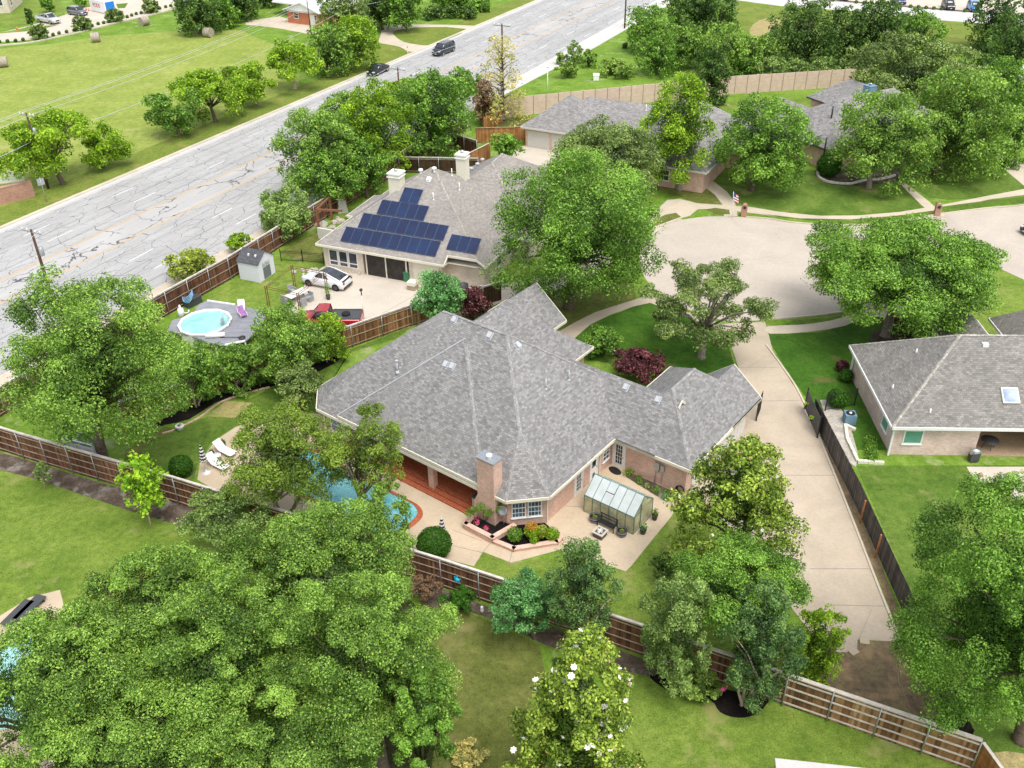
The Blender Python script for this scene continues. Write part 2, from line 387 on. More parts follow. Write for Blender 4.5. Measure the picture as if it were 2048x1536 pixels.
# ------------------------------------------------------------------ highway material
RA = radians(62.885)
def roadmat(name, col, cell=(0.26, 0.40), cut=(0.40, 0.50), crack=1.0, mult=1.0):
    mt, n, b = newmat(name, 0.8, 0.2)
    v = mapping(n, coord(n), rot=(0, 0, -RA))
    f1 = noise(n, 0.12, 6, 0.6, v, 0.3); f2 = noise(n, 6, 4, 0.8, v)
    f0 = noise(n, 1.0, 3, 0.6, mapping(n, v, scale=(0.03, 1.1, 1)))
    base = ramp(n, f1, [(0.3, tuple(c*0.86 for c in col)), (0.7, tuple(c*1.06 for c in col))])
    base = mixc(n, 1.0, base, ramp(n, f2, [(0.25, (0.88,)*3), (0.75, (1.07,)*3)]), 'MULTIPLY')
    base = mixc(n, 1.0, base, ramp(n, f0, [(0.3, (0.9,)*3), (0.7, (1.06,)*3)]), 'MULTIPLY')
    nz = n.nodes.new('ShaderNodeTexNoise'); nz.inputs['Scale'].default_value = 0.55; nz.inputs['Detail'].default_value = 4; n.links.new(v, nz.inputs['Vector'])
    def layer(scale, lo, hi, wdt, mlo, mhi, off):
        mp = mapping(n, v, scale=(scale[0], scale[1], 1), loc=(off, off*0.7, 0))
        ad = n.nodes.new('ShaderNodeVectorMath'); ad.operation = 'MULTIPLY_ADD'
        n.links.new(nz.outputs['Color'], ad.inputs[0]); ad.inputs[1].default_value = (0.6, 0.6, 0); n.links.new(mp, ad.inputs[2])
        vo = n.nodes.new('ShaderNodeTexVoronoi'); vo.voronoi_dimensions = '2D'; vo.feature = 'DISTANCE_TO_EDGE'; vo.inputs['Scale'].default_value = 1.0
        n.links.new(ad.outputs[0], vo.inputs['Vector'])
        wn = noise(n, 2.2, 2, 0.5, v)
        thr = math_(n, 'MULTIPLY', wn, wdt*2)
        e = math_(n, 'LESS_THAN', vo.outputs['Distance'], thr)
        mk = mrange(n, noise(n, 0.35, 4, 0.6, mapping(n, v, loc=(off*3, 0, 0))), mlo, mhi)
        return math_(n, 'MULTIPLY', e, mk)
    k = layer(cell, 0, 0, 0.013*crack, cut[0], cut[1], 2.0)
    k2 = layer((cell[0]*2.1, cell[1]*1.8), 0, 0, 0.013*crack, cut[0]+0.08, cut[1]+0.1, 9.0)
    kk = math_(n, 'MAXIMUM', k, k2)
    col = mixc(n, math_(n, 'MULTIPLY', kk, 0.92), base, (0.07, 0.073, 0.08))
    n.links.new(col, b.inputs['Base Color'])
    return mt
M['asphalt'] = roadmat('cracked_road_surface', (0.40, 0.395, 0.385), (0.30, 0.62), (0.30, 0.44), 0.75)
M['turnlane'] = roadmat('turn_lane_surface', (0.425, 0.415, 0.40), (0.10, 0.17), (0.38, 0.44))
M['paint_white'] = plain('road_paint_white', (0.62,0.62,0.61), 0.6, var=0.12, scale=4)
M['paint_yellow'] = plain('road_paint_yellow', (0.56,0.38,0.17), 0.6, var=0.2, scale=4)
M['seal'] = plain('seam_sealant', (0.16,0.16,0.165), 0.6, var=0.35, scale=1.5)

# water
def water(name, c1, c2, sc=1.0, rough=0.06, caustic=0.0):
    mt, n, b = newmat(name, rough, 0.5)
    v = coord(n); f = noise(n, 0.5*sc, 4, 0.6, v, 0.5)
    col = ramp(n, f, [(0.35, c1), (0.65, c2)])
    if caustic:
        vo = n.nodes.new('ShaderNodeTexVoronoi'); vo.feature = 'DISTANCE_TO_EDGE'; vo.inputs['Scale'].default_value = 4.5
        n.links.new(v, vo.inputs['Vector'])
        col = mixc(n, mrange(n, vo.outputs['Distance'], 0.0, 0.25, caustic, 0), col, (0.55, 0.85, 0.85))
    n.links.new(col, b.inputs['Base Color']); bump(n, b, noise(n, 3.0, 3, 0.5, v), 0.12, 0.02)
    return mt
M['pool'] = water('pool_water', (0.05,0.31,0.36), (0.18,0.50,0.53), 2.2, caustic=0.22)
M['pool_round'] = water('round_pool_water', (0.19,0.46,0.43), (0.36,0.60,0.56), .5)

# leaves
L = {}
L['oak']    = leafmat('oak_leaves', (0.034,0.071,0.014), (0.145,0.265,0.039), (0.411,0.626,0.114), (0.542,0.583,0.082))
L['oak_grey'] = leafmat('live_oak_leaves', (0.043,0.074,0.025), (0.149,0.219,0.058), (0.398,0.509,0.153))
L['green']  = leafmat('mid_green_leaves', (0.032,0.077,0.012), (0.125,0.252,0.033), (0.362,0.595,0.093))
L['dark']   = leafmat('dark_green_leaves', (0.017,0.042,0.010), (0.066,0.137,0.028), (0.213,0.332,0.070))
L['bright'] = leafmat('bright_leaves', (0.047,0.095,0.006), (0.176,0.315,0.018), (0.465,0.664,0.050))
L['lime']   = leafmat('lime_leaves', (0.096,0.200,0.011), (0.276,0.502,0.024), (0.612,0.800,0.074))
L['yellowish'] = leafmat('yellow_green_leaves', (0.086,0.118,0.018), (0.264,0.335,0.042), (0.612,0.682,0.100), (0.630,0.515,0.143))
L['pooltree'] = leafmat('fresh_green_leaves', (0.06,0.10,0.016), (0.175,0.275,0.035), (0.34,0.46,0.065), (0.42,0.36,0.10))
L['olive']  = leafmat('olive_leaves', (0.057,0.100,0.027), (0.182,0.284,0.072), (0.446,0.604,0.166), (0.535,0.597,0.143))
L['blue']   = leafmat('blue_green_leaves', (0.030,0.069,0.023), (0.092,0.179,0.052), (0.256,0.416,0.120), (0.520,0.486,0.052))
L['jade']   = leafmat('jade_leaves', (0.034,0.100,0.032), (0.113,0.287,0.084), (0.315,0.632,0.216))
L['magnolia'] = leafmat('magnolia_leaves', (0.038,0.078,0.011), (0.163,0.251,0.026), (0.472,0.599,0.083), (0.495,0.315,0.114), 0.2)
L['purple'] = leafmat('purple_leaves', (0.028,0.008,0.010), (0.106,0.029,0.037), (0.296,0.099,0.106), (0.483,0.339,0.315))
L['cypress'] = leafmat('sparse_needle_leaves', (0.188,0.204,0.063), (0.475,0.452,0.151), (0.930,0.769,0.280))
L['topiary'] = leafmat('topiary_leaves', (0.017,0.061,0.007), (0.046,0.143,0.011), (0.104,0.253,0.022))
L['russet'] = leafmat('russet_leaves', (0.067,0.041,0.023), (0.214,0.131,0.072), (0.454,0.283,0.166))
L['orange'] = leafmat('orange_leaves', (0.146,0.123,0.015), (0.446,0.263,0.030), (0.800,0.422,0.070))
L['grassy'] = leafmat('grassy_leaves', (0.057,0.118,0.018), (0.176,0.287,0.048), (0.454,0.599,0.133))
M['bloom'] = plain('white_bloom', (0.82,0.80,0.70), 0.6, var=0.08, scale=20)
M['bloom_pink'] = plain('magenta_bloom', (0.55,0.05,0.14), 0.6, var=0.2, scale=20)

def quads_mesh(name, centers, normals, size, tints, mat, aspect=0.62, rng=None):
    """rhombus leaves"""
    n = len(centers)
    r = rng.normal(size=(n, 3))
    t = np.cross(normals, r); t /= (np.linalg.norm(t, axis=1, keepdims=True)+1e-9)
    b = np.cross(normals, t)
    s = size[:, None]
    v = np.empty((n, 4, 3), dtype=np.float32)
    v[:, 0] = centers - t*s; v[:, 1] = centers + b*s*aspect; v[:, 2] = centers + t*s; v[:, 3] = centers - b*s*aspect
    me = bpy.data.meshes.new(name)
    me.vertices.add(4*n); me.vertices.foreach_set('co', v.reshape(-1))
    me.loops.add(4*n); me.loops.foreach_set('vertex_index', np.arange(4*n, dtype=np.int32))
    me.polygons.add(n); me.polygons.foreach_set('loop_start', np.arange(0, 4*n, 4, dtype=np.int32))
    me.polygons.foreach_set('loop_total', np.full(n, 4, dtype=np.int32))
    me.materials.append(mat); me.update(calc_edges=True)
    at = me.attributes.new('tint', 'FLOAT', 'FACE'); at.data.foreach_set('value', np.clip(tints, 0, 1).astype(np.float32))
    return me

LEAFK = 1.0
ORD = ['first','second','third','fourth','fifth','sixth','seventh','eighth','ninth','tenth','eleventh','twelfth','thirteenth','fourteenth','fifteenth','sixteenth','seventeenth','eighteenth','nineteenth','twentieth','twenty-first','twenty-second']
def crown(rng, R, Hz, shape, leaf, cover, spread=1.0, lobek=0.31, R2=None):
    """leaf positions for a crown with horizontal radius R and vertical half height Hz, centred on 0:
    lobes (boughs) carry smaller sprays, the sprays carry the leaves"""
    R2 = R2 or R
    lobes = []
    nl = {'oak': 30, 'bush': 16, 'cone': 46, 'sparse': 26, 'dense': 34, 'ball': 1, 'umbrella': 24, 'column': 30, 'egg': 52}[shape]
    if R > 4 and shape in ('oak', 'dense'): nl = int(nl*1.9); lobek *= .82
    ga = rng.uniform(0, 6.28)
    for i in range(nl):
        th = ga+i*2.399963+rng.normal()*0.25
        if shape == 'cone':
            zz = -0.95+1.85*((i+rng.random())/nl)**1.1; rad = (1-(zz+1)/2)**0.6*(0.50+0.40*rng.random())+0.02
            lobes.append((np.array((cos(th)*rad, sin(th)*rad, zz*0.92)), (0.20+0.10*rng.random())*(1.15-0.4*(zz+1)/2)))
        elif shape == 'egg':
            t_ = (i+rng.random())/nl; zz = -0.95+1.85*t_; rad = (1-t_**1.6)**.7*(0.45+0.42*rng.random())+.01
            lobes.append((np.array((cos(th)*rad, sin(th)*rad, zz)), (0.19+0.10*rng.random())*(1.1-.35*t_)))
        elif shape == 'umbrella':
            zz = rng.uniform(-0.45, 0.6); rad = rng.uniform(0.15, 0.82)
            lobes.append((np.array((cos(th)*rad, sin(th)*rad, zz*(1.1-rad*.5))), 0.20+0.13*rng.random()))
        elif shape == 'column':
            zz = -0.85+1.75*((i+rng.random())/nl); rad = rng.uniform(0.35, 0.75)*sqrt(max(0.03, 1-abs(zz)**2.2))
            lobes.append((np.array((cos(th)*rad, sin(th)*rad, zz*.95)), 0.22+0.14*rng.random()))
        else:
            lo = {'oak': -0.80, 'bush': -0.45, 'sparse': -0.7, 'dense': -0.85}[shape]
            zz = lo+(1-lo)*((i+rng.random())/nl)
            rr = sqrt(max(0, 1-abs(zz)**2.3)); k = rng.uniform(0.60, 0.88) if rng.random() < .85 else rng.uniform(0.15, 0.5)
            if shape == 'sparse': k = rng.uniform(0.35, 1.0)
            lobes.append((np.array((cos(th)*rr*k, sin(th)*rr*k, zz*max(k, .75))), lobek*(0.55+0.65*rng.random())*(0.72 if shape == 'sparse' else 1)))
    area = 2*pi*R*max(R, Hz)
    total = int(cover*area/(leaf*leaf*1.24))
    wts = np.array([l[1]**2 for l in lobes]); wts /= wts.sum()
    out_c = []; out_n = []; out_t = []
    if shape in ('oak', 'dense', 'egg', 'column', 'bush'):
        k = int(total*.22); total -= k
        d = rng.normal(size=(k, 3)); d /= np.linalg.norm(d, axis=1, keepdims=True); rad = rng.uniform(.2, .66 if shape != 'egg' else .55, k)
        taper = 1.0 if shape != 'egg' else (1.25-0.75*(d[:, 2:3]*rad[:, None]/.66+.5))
        out_c.append(d*rad[:, None]*np.array((R, R2, Hz*(1.2 if shape == 'egg' else 1)))*np.hstack([np.ones((k, 2))*taper, np.ones((k, 1))])); out_n.append(d); out_t.append(0.12+rng.normal(size=k)*.1)  # core leaves tinted dark: shade inside the crown put into their colour
    for (c, r), wgt in zip(lobes, wts):
        kk = max(8, int(total*wgt))
        cc = np.array((c[0]*R, c[1]*R2, c[2]*Hz)); lr = np.array((r*R, r*R2, r*(Hz*0.5+R*0.5)*0.85))
        if shape == 'cone': lr = np.array((r*R, r*R, r*R*.8))*1.15
        ns = 9; lt = rng.normal()*0.09
        sd_ = rng.normal(size=(ns, 3)); sd_[:, 2] = sd_[:, 2]*.8+.25; sd_ /= np.linalg.norm(sd_, axis=1, keepdims=True)
        outw = cc/(np.linalg.norm(cc)+1e-6)
        sd_ = sd_+outw*.45; sd_ /= np.linalg.norm(sd_, axis=1, keepdims=True)
        for j in range(ns):
            k = max(3, int(kk/ns*rng.uniform(.6, 1.4)))
            sr = rng.uniform(0.34, 0.62); sc_ = cc+sd_[j]*lr*rng.uniform(.45, .95)
            d = rng.normal(size=(k, 3)); d[:, 2] = d[:, 2]*0.9+0.3; d /= np.linalg.norm(d, axis=1, keepdims=True)
            rad = 0.60+0.46*rng.random(k)**0.8
            p = sc_+d*rad[:, None]*lr*sr*spread*np.array((1, 1, .92))
            nn = d*0.9+rng.normal(size=(k, 3))*0.42+np.array((0, 0, .35)); nn /= np.linalg.norm(nn, axis=1, keepdims=True)
            out_c.append(p); out_n.append(nn)
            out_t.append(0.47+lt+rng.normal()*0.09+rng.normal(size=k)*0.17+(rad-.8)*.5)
    c = np.vstack(out_c); nn = np.vstack(out_n); t = np.hstack(out_t)
    hr = np.percentile(np.hypot(c[:, 0]/R, c[:, 1]/R2), 99.3); c[:, :2] /= hr
    up = np.percentile(c[:, 2], 99.6)/Hz; dn = -np.percentile(c[:, 2], .5)/Hz
    c[:, 2] = np.where(c[:, 2] > 0, c[:, 2]/up, c[:, 2]/max(dn, .3)*{'oak': .85, 'sparse': .9, 'umbrella': .9, 'dense': .95}.get(shape, 1.0))
    odd = rng.random(len(t)) < 0.010; t = np.where(odd, 1.0, np.minimum(t, 0.86))
    return c, nn, t, lobes

TREES = []
def plant_tree(name, label, cat, base, ctr, R, Hz, shape='oak', leaf='oak', leafpx=2.15, cover=2.6, trunk='bark', tr=0.0, seed=0, group=None, blooms=0, stems=1, lobek=0.31, R2=None, nbranch=14, rot=0.0):
    rng = np.random.default_rng(seed*7+13)
    base = Vector(base); ctr = Vector(ctr)
    dist = (Vector((0, 0, CH))-ctr).length
    ls = leafpx*dist/FPX*LEAFK
    root = thing(name, label, cat, base, 0, group)
    c, nn, t, lobes = crown(rng, R, Hz, shape, ls, cover, lobek=lobek, R2=R2)
    off = np.array(ctr-base)
    c = c+off
    keep = c[:, 2] > 0.04
    c, nn, t = c[keep], nn[keep], t[keep]
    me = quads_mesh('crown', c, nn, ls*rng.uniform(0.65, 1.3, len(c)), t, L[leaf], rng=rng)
    o = bpy.data.objects.new('crown', me); C.objects.link(o); o.parent = root
    # trunk with limbs reaching the lobes
    mb = MB(); H = off[2]
    tr = tr or max(0.05, 0.035*R+0.02*H)
    fork = max(0.25, min(H-Hz*0.55, H*0.55)) if shape not in ('cone', 'ball', 'column', 'egg') else H*0.9
    fx, fy = off[0]*0.35, off[1]*0.35
    top = Vector((fx, fy, fork))
    for s_ in range(stems):
        if stems > 1:
            th = 2*pi*s_/stems+0.4; b0 = Vector((cos(th)*0.16, sin(th)*0.16, 0)); tp = Vector((fx+cos(th)*R*0.35, fy+sin(th)*R*0.35, fork))
            rr = tr*0.55
        else: b0 = Vector((0, 0, 0)); tp = top; rr = tr
        mid = b0.lerp(tp, 0.5)+Vector((rng.normal()*.04*H, rng.normal()*.04*H, 0))*0.5
        mb.tube([b0+Vector((0,0,-0.1)), b0+Vector((0,0,.18)), mid, tp], [rr*1.55, rr*1.1, rr*0.85, rr*0.62], 9, tint=.5)
    if shape != 'ball' and stems*nbranch > 0:
        ks = sorted(range(len(lobes)), key=lambda i: -lobes[i][1])[:nbranch]
        for i in ks:
            lc = lobes[i][0]; q = Vector((lc[0]*R+off[0], lc[1]*(R2 or R)+off[1], lc[2]*Hz+off[2]))
            if shape in ('cone', 'column', 'egg'): st = Vector((off[0]*.8, off[1]*.8, max(0.3, q.z-0.2*R))); 
            else: st = top
            if stems > 1:
                th = 2*pi*(i % stems)/stems+0.4; st = Vector((fx+cos(th)*R*0.35, fy+sin(th)*R*0.35, fork))
            mid = st.lerp(q, 0.5)+Vector((0, 0, 0.10*(q-st).length))
            mb.tube([st-Vector((0,0,.05)), mid, q], [tr*0.42, tr*0.24, tr*0.07], 6, tint=.5)
    mb.build('trunk', M[trunk], root)
    if blooms:
        idx = rng.choice(len(c), blooms*6, replace=False)
        cam_v = np.array((0, 0, CH))-(np.array(base)+c.mean(0))
        score = ((c[idx]-c.mean(0)) @ cam_v)
        idx = idx[np.argsort(-score)][:blooms*3]; idx = rng.choice(idx, blooms, replace=False)
        proto = None
        for j in idx:
            p = c[j]+(c[j]-off)/np.linalg.norm(c[j]-off)*0.12
            if proto is None:
                bmb = MB(); bmb.lathe([(.02, 0), (.05, .03), (.02, .06)], 6)
                for k in range(7):
                    th = k*2*pi/7; d = Vector((cos(th), sin(th), 0.5)).normalized(); s2 = Vector((-sin(th), cos(th), 0)); q = Vector((0, 0, .02))
                    bmb.face([q-s2*.03, q+d*.075-s2*.055, q+d*.145, q+d*.075+s2*.055])
                proto = bmb.build('bloom', M['bloom'], root); fl = proto
            else: fl = proto.copy(); C.objects.link(fl); fl.parent = root
            fl.location = p; fl.rotation_euler = (rng.uniform(-.5, .9), rng.uniform(-.6, .6), rng.uniform(0, 6)); fl.scale = (rng.uniform(.8, 1.35),)*3
    TREES.append((root, len(c)))
    return root

def tree(name, label, cat, bx, by, cx, cy, rx, ry, shape='oak', leaf='oak', zmax=None, **k):
    """base pixel, crown ellipse in the photograph -> a tree standing at its real place"""
    base = P(bx, by, 0); rng_ = hypot(base.x, base.y)
    X = (cx-1024)/FPX; Y = -(cy-768)/FPX
    a = cos(ROLL)*X-sin(ROLL)*Y; b = sin(ROLL)*X+cos(ROLL)*Y
    r = Vector((a, b*sin(PITCH)+cos(PITCH), b*cos(PITCH)-sin(PITCH)))
    t = base.y/r.y
    ctr = Vector((0, 0, CH))+r*t
    dist = (ctr-Vector((0, 0, CH))).length
    sc = dist/FPX
    dep = math.asin(min(1, (CH-ctr.z)/dist))
    R = rx*sc; vy = ry*sc
    q = vy*vy-(R*sin(dep))**2
    Hz = sqrt(max(q, 0))/cos(dep)
    Hz = max(Hz, 0.38*R)
    if k.pop('tall', None) is None: Hz = min(Hz, 1.9*R)
    if ctr.z < Hz*0.75: ctr.z = Hz*0.75
    return plant_tree(name, label, cat, base, ctr, R, Hz, shape, leaf, **k)
# ================================================================== SETTING
def struct(name, mb, mat, kind='structure'):
    o = mb.build(name, mat); o['kind'] = kind; return o
def sheet_px(name, pts, z, mat, sm=0):
    q = smooth(pts, sm, True) if sm else pts
    return struct(name, MB().sheet([tuple(p) for p in P2(q)], z), mat)
gm = MB()
N = 24; X0, X1, Y0, Y1 = -900, 900, -120, 1600
for i in range(N):
    for j in range(N):
        xa = X0+(X1-X0)*i/N; xb = X0+(X1-X0)*(i+1)/N; ya = Y0+(Y1-Y0)*j/N; yb = Y0+(Y1-Y0)*(j+1)/N
        gm.face([(xa,ya,0),(xb,ya,0),(xb,yb,0),(xa,yb,0)])
struct('ground', gm, M['wild'])
L0 = P(20.5, 450).to_2d(); DR = Vector((cos(RA), sin(RA))); DN = Vector((sin(RA), -cos(RA)))
def RD(d, n): q = L0+DR*d+DN*n; return (q.x, q.y)
D0, D1 = -70, 420
rm = MB()
for (n0, n1, mi) in ((0.0, 10.8, 0), (10.8, 15.0, 1), (15.0, 26.2, 0)):
    for k in range(10):
        a = D0+(D1-D0)*k/10; b = D0+(D1-D0)*(k+1)/10
        pts = [RD(a, n0), RD(a, n1), RD(b, n1), RD(b, n0)]
        rm.face([(p[0], p[1], 0.016) for p in pts], mi=mi)
struct('highway', rm, [M['asphalt'], M['turnlane']])
def ribbon(name, d0, d1, n0, n1, z0, z1, mat, kind='structure'):
    mb = MB(); mb.prism([RD(d0, n0), RD(d1, n0), RD(d1, n1), RD(d0, n1)], z0, z1, bottom=False); return struct(name, mb, mat)
ribbon('kerb', D0, D1, -0.55, 0.0, 0, 0.10, M['kerb'])
ribbon('gutter', D0, D1, 0.02, 0.75, 0, 0.028, M['shoulder'])
ribbon('kerb', D0, 66, 26.2, 26.4, 0, 0.13, M['kerb'])
sw = MB(); sw.prism([RD(D0, 26.4), RD(52, 26.4), RD(52, 29.3), RD(20, 29.6), RD(0, 30.6), RD(D0, 30.2)], 0, 0.11, bottom=False); struct('sidewalk', sw, M['walk'])
sl = MB(); sl.prism([RD(60, 26.2), RD(78, 24.0), RD(170, 23.5), RD(D1, 23.5), RD(D1, 27.6), RD(100, 27.8), RD(66, 26.6)], 0, 0.03, bottom=False); struct('side_lane', sl, M['shoulder'])
mk = MB()
for nn_, ph in ((3.92, 0), (7.5, 0), (19.1, 0.2), (22.7, 0.0)):
    d = -1.4+ph-12.2*6
    while d < D1-5:
        if d > D0: 
            q = [RD(d, nn_-.07), RD(d, nn_+.07), RD(d+3.3, nn_+.07), RD(d+3.3, nn_-.07)]; mk.face([(p[0], p[1], 0.024) for p in q])
        d += 12.2
q = [RD(D0, 0.9), RD(D0, 1.02), RD(D1, 1.02), RD(D1, 0.9)]; mk.face([(p[0], p[1], 0.032) for p in q])
struct('lane_markings', mk, M['paint_white'])
my = MB()
for nn_ in (10.72, 10.95, 14.85, 15.1):
    q = [RD(D0, nn_-.05), RD(D0, nn_+.05), RD(D1, nn_+.05), RD(D1, nn_-.05)]; my.face([(p[0], p[1], 0.024) for p in q])
struct('centre_markings', my, M['paint_yellow'])
ms = MB()
rg = random.Random(4)
for nn_ in (2.3, 5.7, 9.1, 17.1, 20.9, 24.4):
    d = -60
    while d < 200:
        Ls = rg.uniform(5, 16); w_ = 0.04
        n_a = nn_+rg.uniform(-.05, .05); n_b = nn_+rg.uniform(-.12, .12)
        q = [RD(d, n_a-w_), RD(d, n_a+w_), RD(d+Ls, n_b+w_), RD(d+Ls, n_b-w_)]; ms.face([(p[0], p[1], 0.022) for p in q])
        d += Ls+rg.uniform(0, 4)
struct('seam_sealant', ms, M['seal'])

# field across the highway
fm = MB(); fm.sheet([RD(-60, -5.3), RD(58, -5.0), RD(63, -9), tuple(P(560, 95).to_2d()), tuple(P(480, 60).to_2d()), tuple(P(350, 62).to_2d()), tuple(P(200, 73).to_2d()), tuple(P(100, 88).to_2d()), tuple(P(0, 97).to_2d()), tuple(P(-600, 130).to_2d())], 0.006)
struct('field', fm, M['field'])
ribbon('verge', D0, D1, -5.4, -0.55, 0, 0.012, M['verge'])
# parking court far left
sheet_px('parking_court', [(-700,95),(0,84),(60,80),(120,70),(170,60),(240,42),(330,22),(400,-10),(330,-40),(160,-40),(175,12),(120,33),(75,47),(0,66),(-700,80)], 0.012, M['slab'])
sheet_px('lawn', [(0,66),(62,53),(118,50),(88,57),(50,63),(0,67)], 0.02, M['lawn_bright'])
sheet_px('lawn', [(0,0),(0,58),(70,45),(130,30),(118,-14),(0,-14)], 0.02, M['lawn_bright'])
sheet_px('lawn', [(140,-10),(142,14),(182,14),(178,-10)], 0.02, M['lawn_bright'])
sheet_px('lawn', [(232,8),(256,6),(250,16),(236,17)], 0.02, M['lawn'])
ke = MB(); pts = smooth([(-40,99),(0,92),(60,86),(110,76),(160,65),(230,47),(300,31),(352,18)], 5)
pp = P2(pts)
for a, b in zip(pp[:-1], pp[1:]): ke.beam((a.x, a.y, 0.1), (b.x, b.y, 0.1), 0.5, 0.2)
struct('kerb', ke, M['kerb'])
# road-side drives
sheet_px('drive', [(490,42),(560,33),(618,50),(625,60),(640,68),(615,68),(565,58),(520,52),(492,50)], 0.018, M['walk'])
sheet_px('drive', [(765,50),(780,56),(790,72),(808,84),(840,90),(858,92),(822,104),(800,94),(770,88),(757,84),(762,68)], 0.02, M['walk'], 3)
sheet_px('drive', [(765,50),(800,50),(850,49),(905,50),(958,52),(940,62),(932,58),(890,54),(830,55),(790,62),(775,68)], 0.024, M['walk'])
sheet_px('lawn', [(795,60),(830,56),(890,55),(928,62),(900,77),(858,91),(825,86),(800,78),(790,68)], 0.03, M['verge'], 3)
sheet_px('lawn', [(775,85),(760,82),(700,130),(690,165),(760,130),(820,107)], 0.016, M['verge'])
# far right road and lot
sheet_px('road', [(1470,0),(1560,12),(1700,22),(1850,38),(1975,48),(2300,80),(2300,60),(2048,32),(1830,16),(1640,0),(1560,-9),(1470,-16)], 0.016, M['shoulder'])
sheet_px('car_park', [(1640,-4),(1830,14),(2048,31),(2500,70),(2500,-60),(1900,-60),(1600,-20)], 0.012, M['slab'])
sheet_px('planting_strip', [(1640,0),(1830,16),(1998,30),(1997,27),(1830,12.5),(1640,-3)], 0.022, M['mulch_brown'])
sheet_px('bare_patch', [(1505,50),(1530,37),(1560,40),(1550,55),(1520,72),(1500,68)], 0.01, M['straw'], 3)
sheet_px('lawn', [(1470,2),(1560,14),(1700,24),(1850,40),(1975,50),(1960,100),(1900,110),(1600,60),(1470,60)], 0.007, M['verge'])
# back yards behind the precast wall
sheet_px('lawn', [(1000,250),(1060,238),(1500,205),(1700,185),(1740,200),(1600,210),(1300,232),(1100,245)], 0.008, M['lawn_bright'])
# cul-de-sac street
street = [(2400,360),(2048,411),(1980,417),(1912,425),(1850,434),(1795,443),(1745,450),(1698,452),(1640,450),(1585,446),(1540,439),(1491,435),(1450,433),(1406,434),(1363,440),(1335,448),(1312,459),(1285,490),(1280,530),(1300,570),(1345,605),(1400,628),(1455,642),(1500,642),(1540,640),(1589,636),(1640,631),(1700,622),(1760,606),(1830,575),(1900,545),(1960,530),(1990,529),(2048,560),(2400,700)]
sheet_px('street', street, 0.02, M['street'], 3)
def kerbline(px, wd=0.16, z=0.15, close=False, sm=4):
    q = P2(smooth(px, sm, close)); mb = MB()
    for a, b in zip(q[:-1], q[1:]): mb.beam((a.x, a.y, z/2), (b.x, b.y, z/2), wd, z)
    return struct('kerb', mb, M['kerb'])
kerbline([(2200,390),(2048,411),(1980,417),(1912,425),(1850,434),(1795,443),(1745,450),(1698,452),(1640,450),(1585,446),(1540,439),(1491,435)])
kerbline([(1363,440),(1335,448),(1312,459),(1290,482)])
kerbline([(1540,640),(1589,636),(1640,631),(1700,622),(1760,606)])
sj = MB()
for a, b in (((1400,437),(1500,520)),((1500,520),(1420,632)),((1500,520),(1640,630)),((1585,447),(1500,520)),((1700,453),(1720,618)),((1850,435),(1880,553)),((1500,520),(1300,520)),((1500,520),(1990,470)),((1780,446),(1800,588)),((1940,422),(1970,528))):
    p, q = P(*a), P(*b); sj.beam((p.x, p.y, 0.0215), (q.x, q.y, 0.0215), 0.022, 0.004)
struct('street_joints', sj, M['kerb'])
sheet_px('patio', [(1478,205),(1560,198),(1570,250),(1490,262)], 0.016, M['patio'])
sheet_px('pool_water', [(1508,212),(1520,210),(1530,250),(1505,252)], 0.03, M['pool'], 3)
# front lawns
sheet_px('lawn', [(1360,360),(1440,335),(1560,330),(1700,350),(1800,370),(1868,412),(1800,424),(1700,431),(1600,429),(1525,420),(1470,405),(1452,388),(1410,352),(1380,350)], 0.012, M['lawn'])
sheet_px('lawn', [(1690,300),(1800,340),(1980,300),(2048,335),(2048,392),(1900,400),(1860,395),(1800,360),(1700,330)], 0.014, M['lawn'])
sheet_px('lawn', [(1310,350),(1380,352),(1410,372),(1447,400),(1440,408),(1395,406),(1355,392),(1310,380)], 0.013, M['lawn_dry'])
sheet_px('verge', [(1500,424),(1560,434),(1640,443),(1720,446),(1790,440),(1870,428),(1870,421),(1790,432),(1700,439),(1600,437),(1525,428)], 0.03, M['lawn'])
sheet_px('verge', [(1890,425),(1985,411),(2100,400),(2100,389),(1985,400),(1880,414)], 0.03, M['lawn'])
sheet_px('lawn', [(1412,419),(1430,428),(1460,429),(1458,420),(1430,416)], 0.032, M['lawn_dry'])
sheet_px('lawn', [(1310,440),(1330,430),(1352,426),(1362,434),(1340,442),(1312,452),(1305,452)], 0.032, M['lawn_dry'])
sheet_px('sidewalk', [(1300,428),(1340,408),(1360,398),(1395,407),(1440,410),(1500,414),(1560,424),(1640,432),(1720,431),(1800,424),(1868,413),(1985,390),(2200,350),(2200,372),(1985,398),(1868,423),(1800,433),(1720,441),(1640,441),(1560,434),(1490,425),(1430,418),(1395,419),(1380,432),(1350,440),(1330,432),(1300,442)], 0.024, M['walk'])
sheet_px('path', [(1375,345),(1398,348),(1430,365),(1455,385),(1470,405),(1476,433),(1448,433),(1445,410),(1430,390),(1400,368)], 0.028, M['walk'])
sheet_px('path', [(1800,360),(1818,372),(1860,405),(1890,432),(1868,432),(1842,410),(1806,374)], 0.028, M['walk'])
sheet_px('path', [(1995,305),(2048,330),(2048,372),(2010,340),(1990,318)], 0.03, M['walk'])
# planting bed of limestone
sheet_px('mulch_bed', [(1640,330),(1700,320),(1790,335),(1830,340),(1835,352),(1790,362),(1740,370),(1690,372),(1650,366),(1632,352)], 0.03, M['mulch_brown'], 3)
sheet_px('mulch_bed', [(1322,345),(1380,338),(1420,325),(1425,340),(1400,350),(1350,356)], 0.03, M['mulch_brown'], 3)
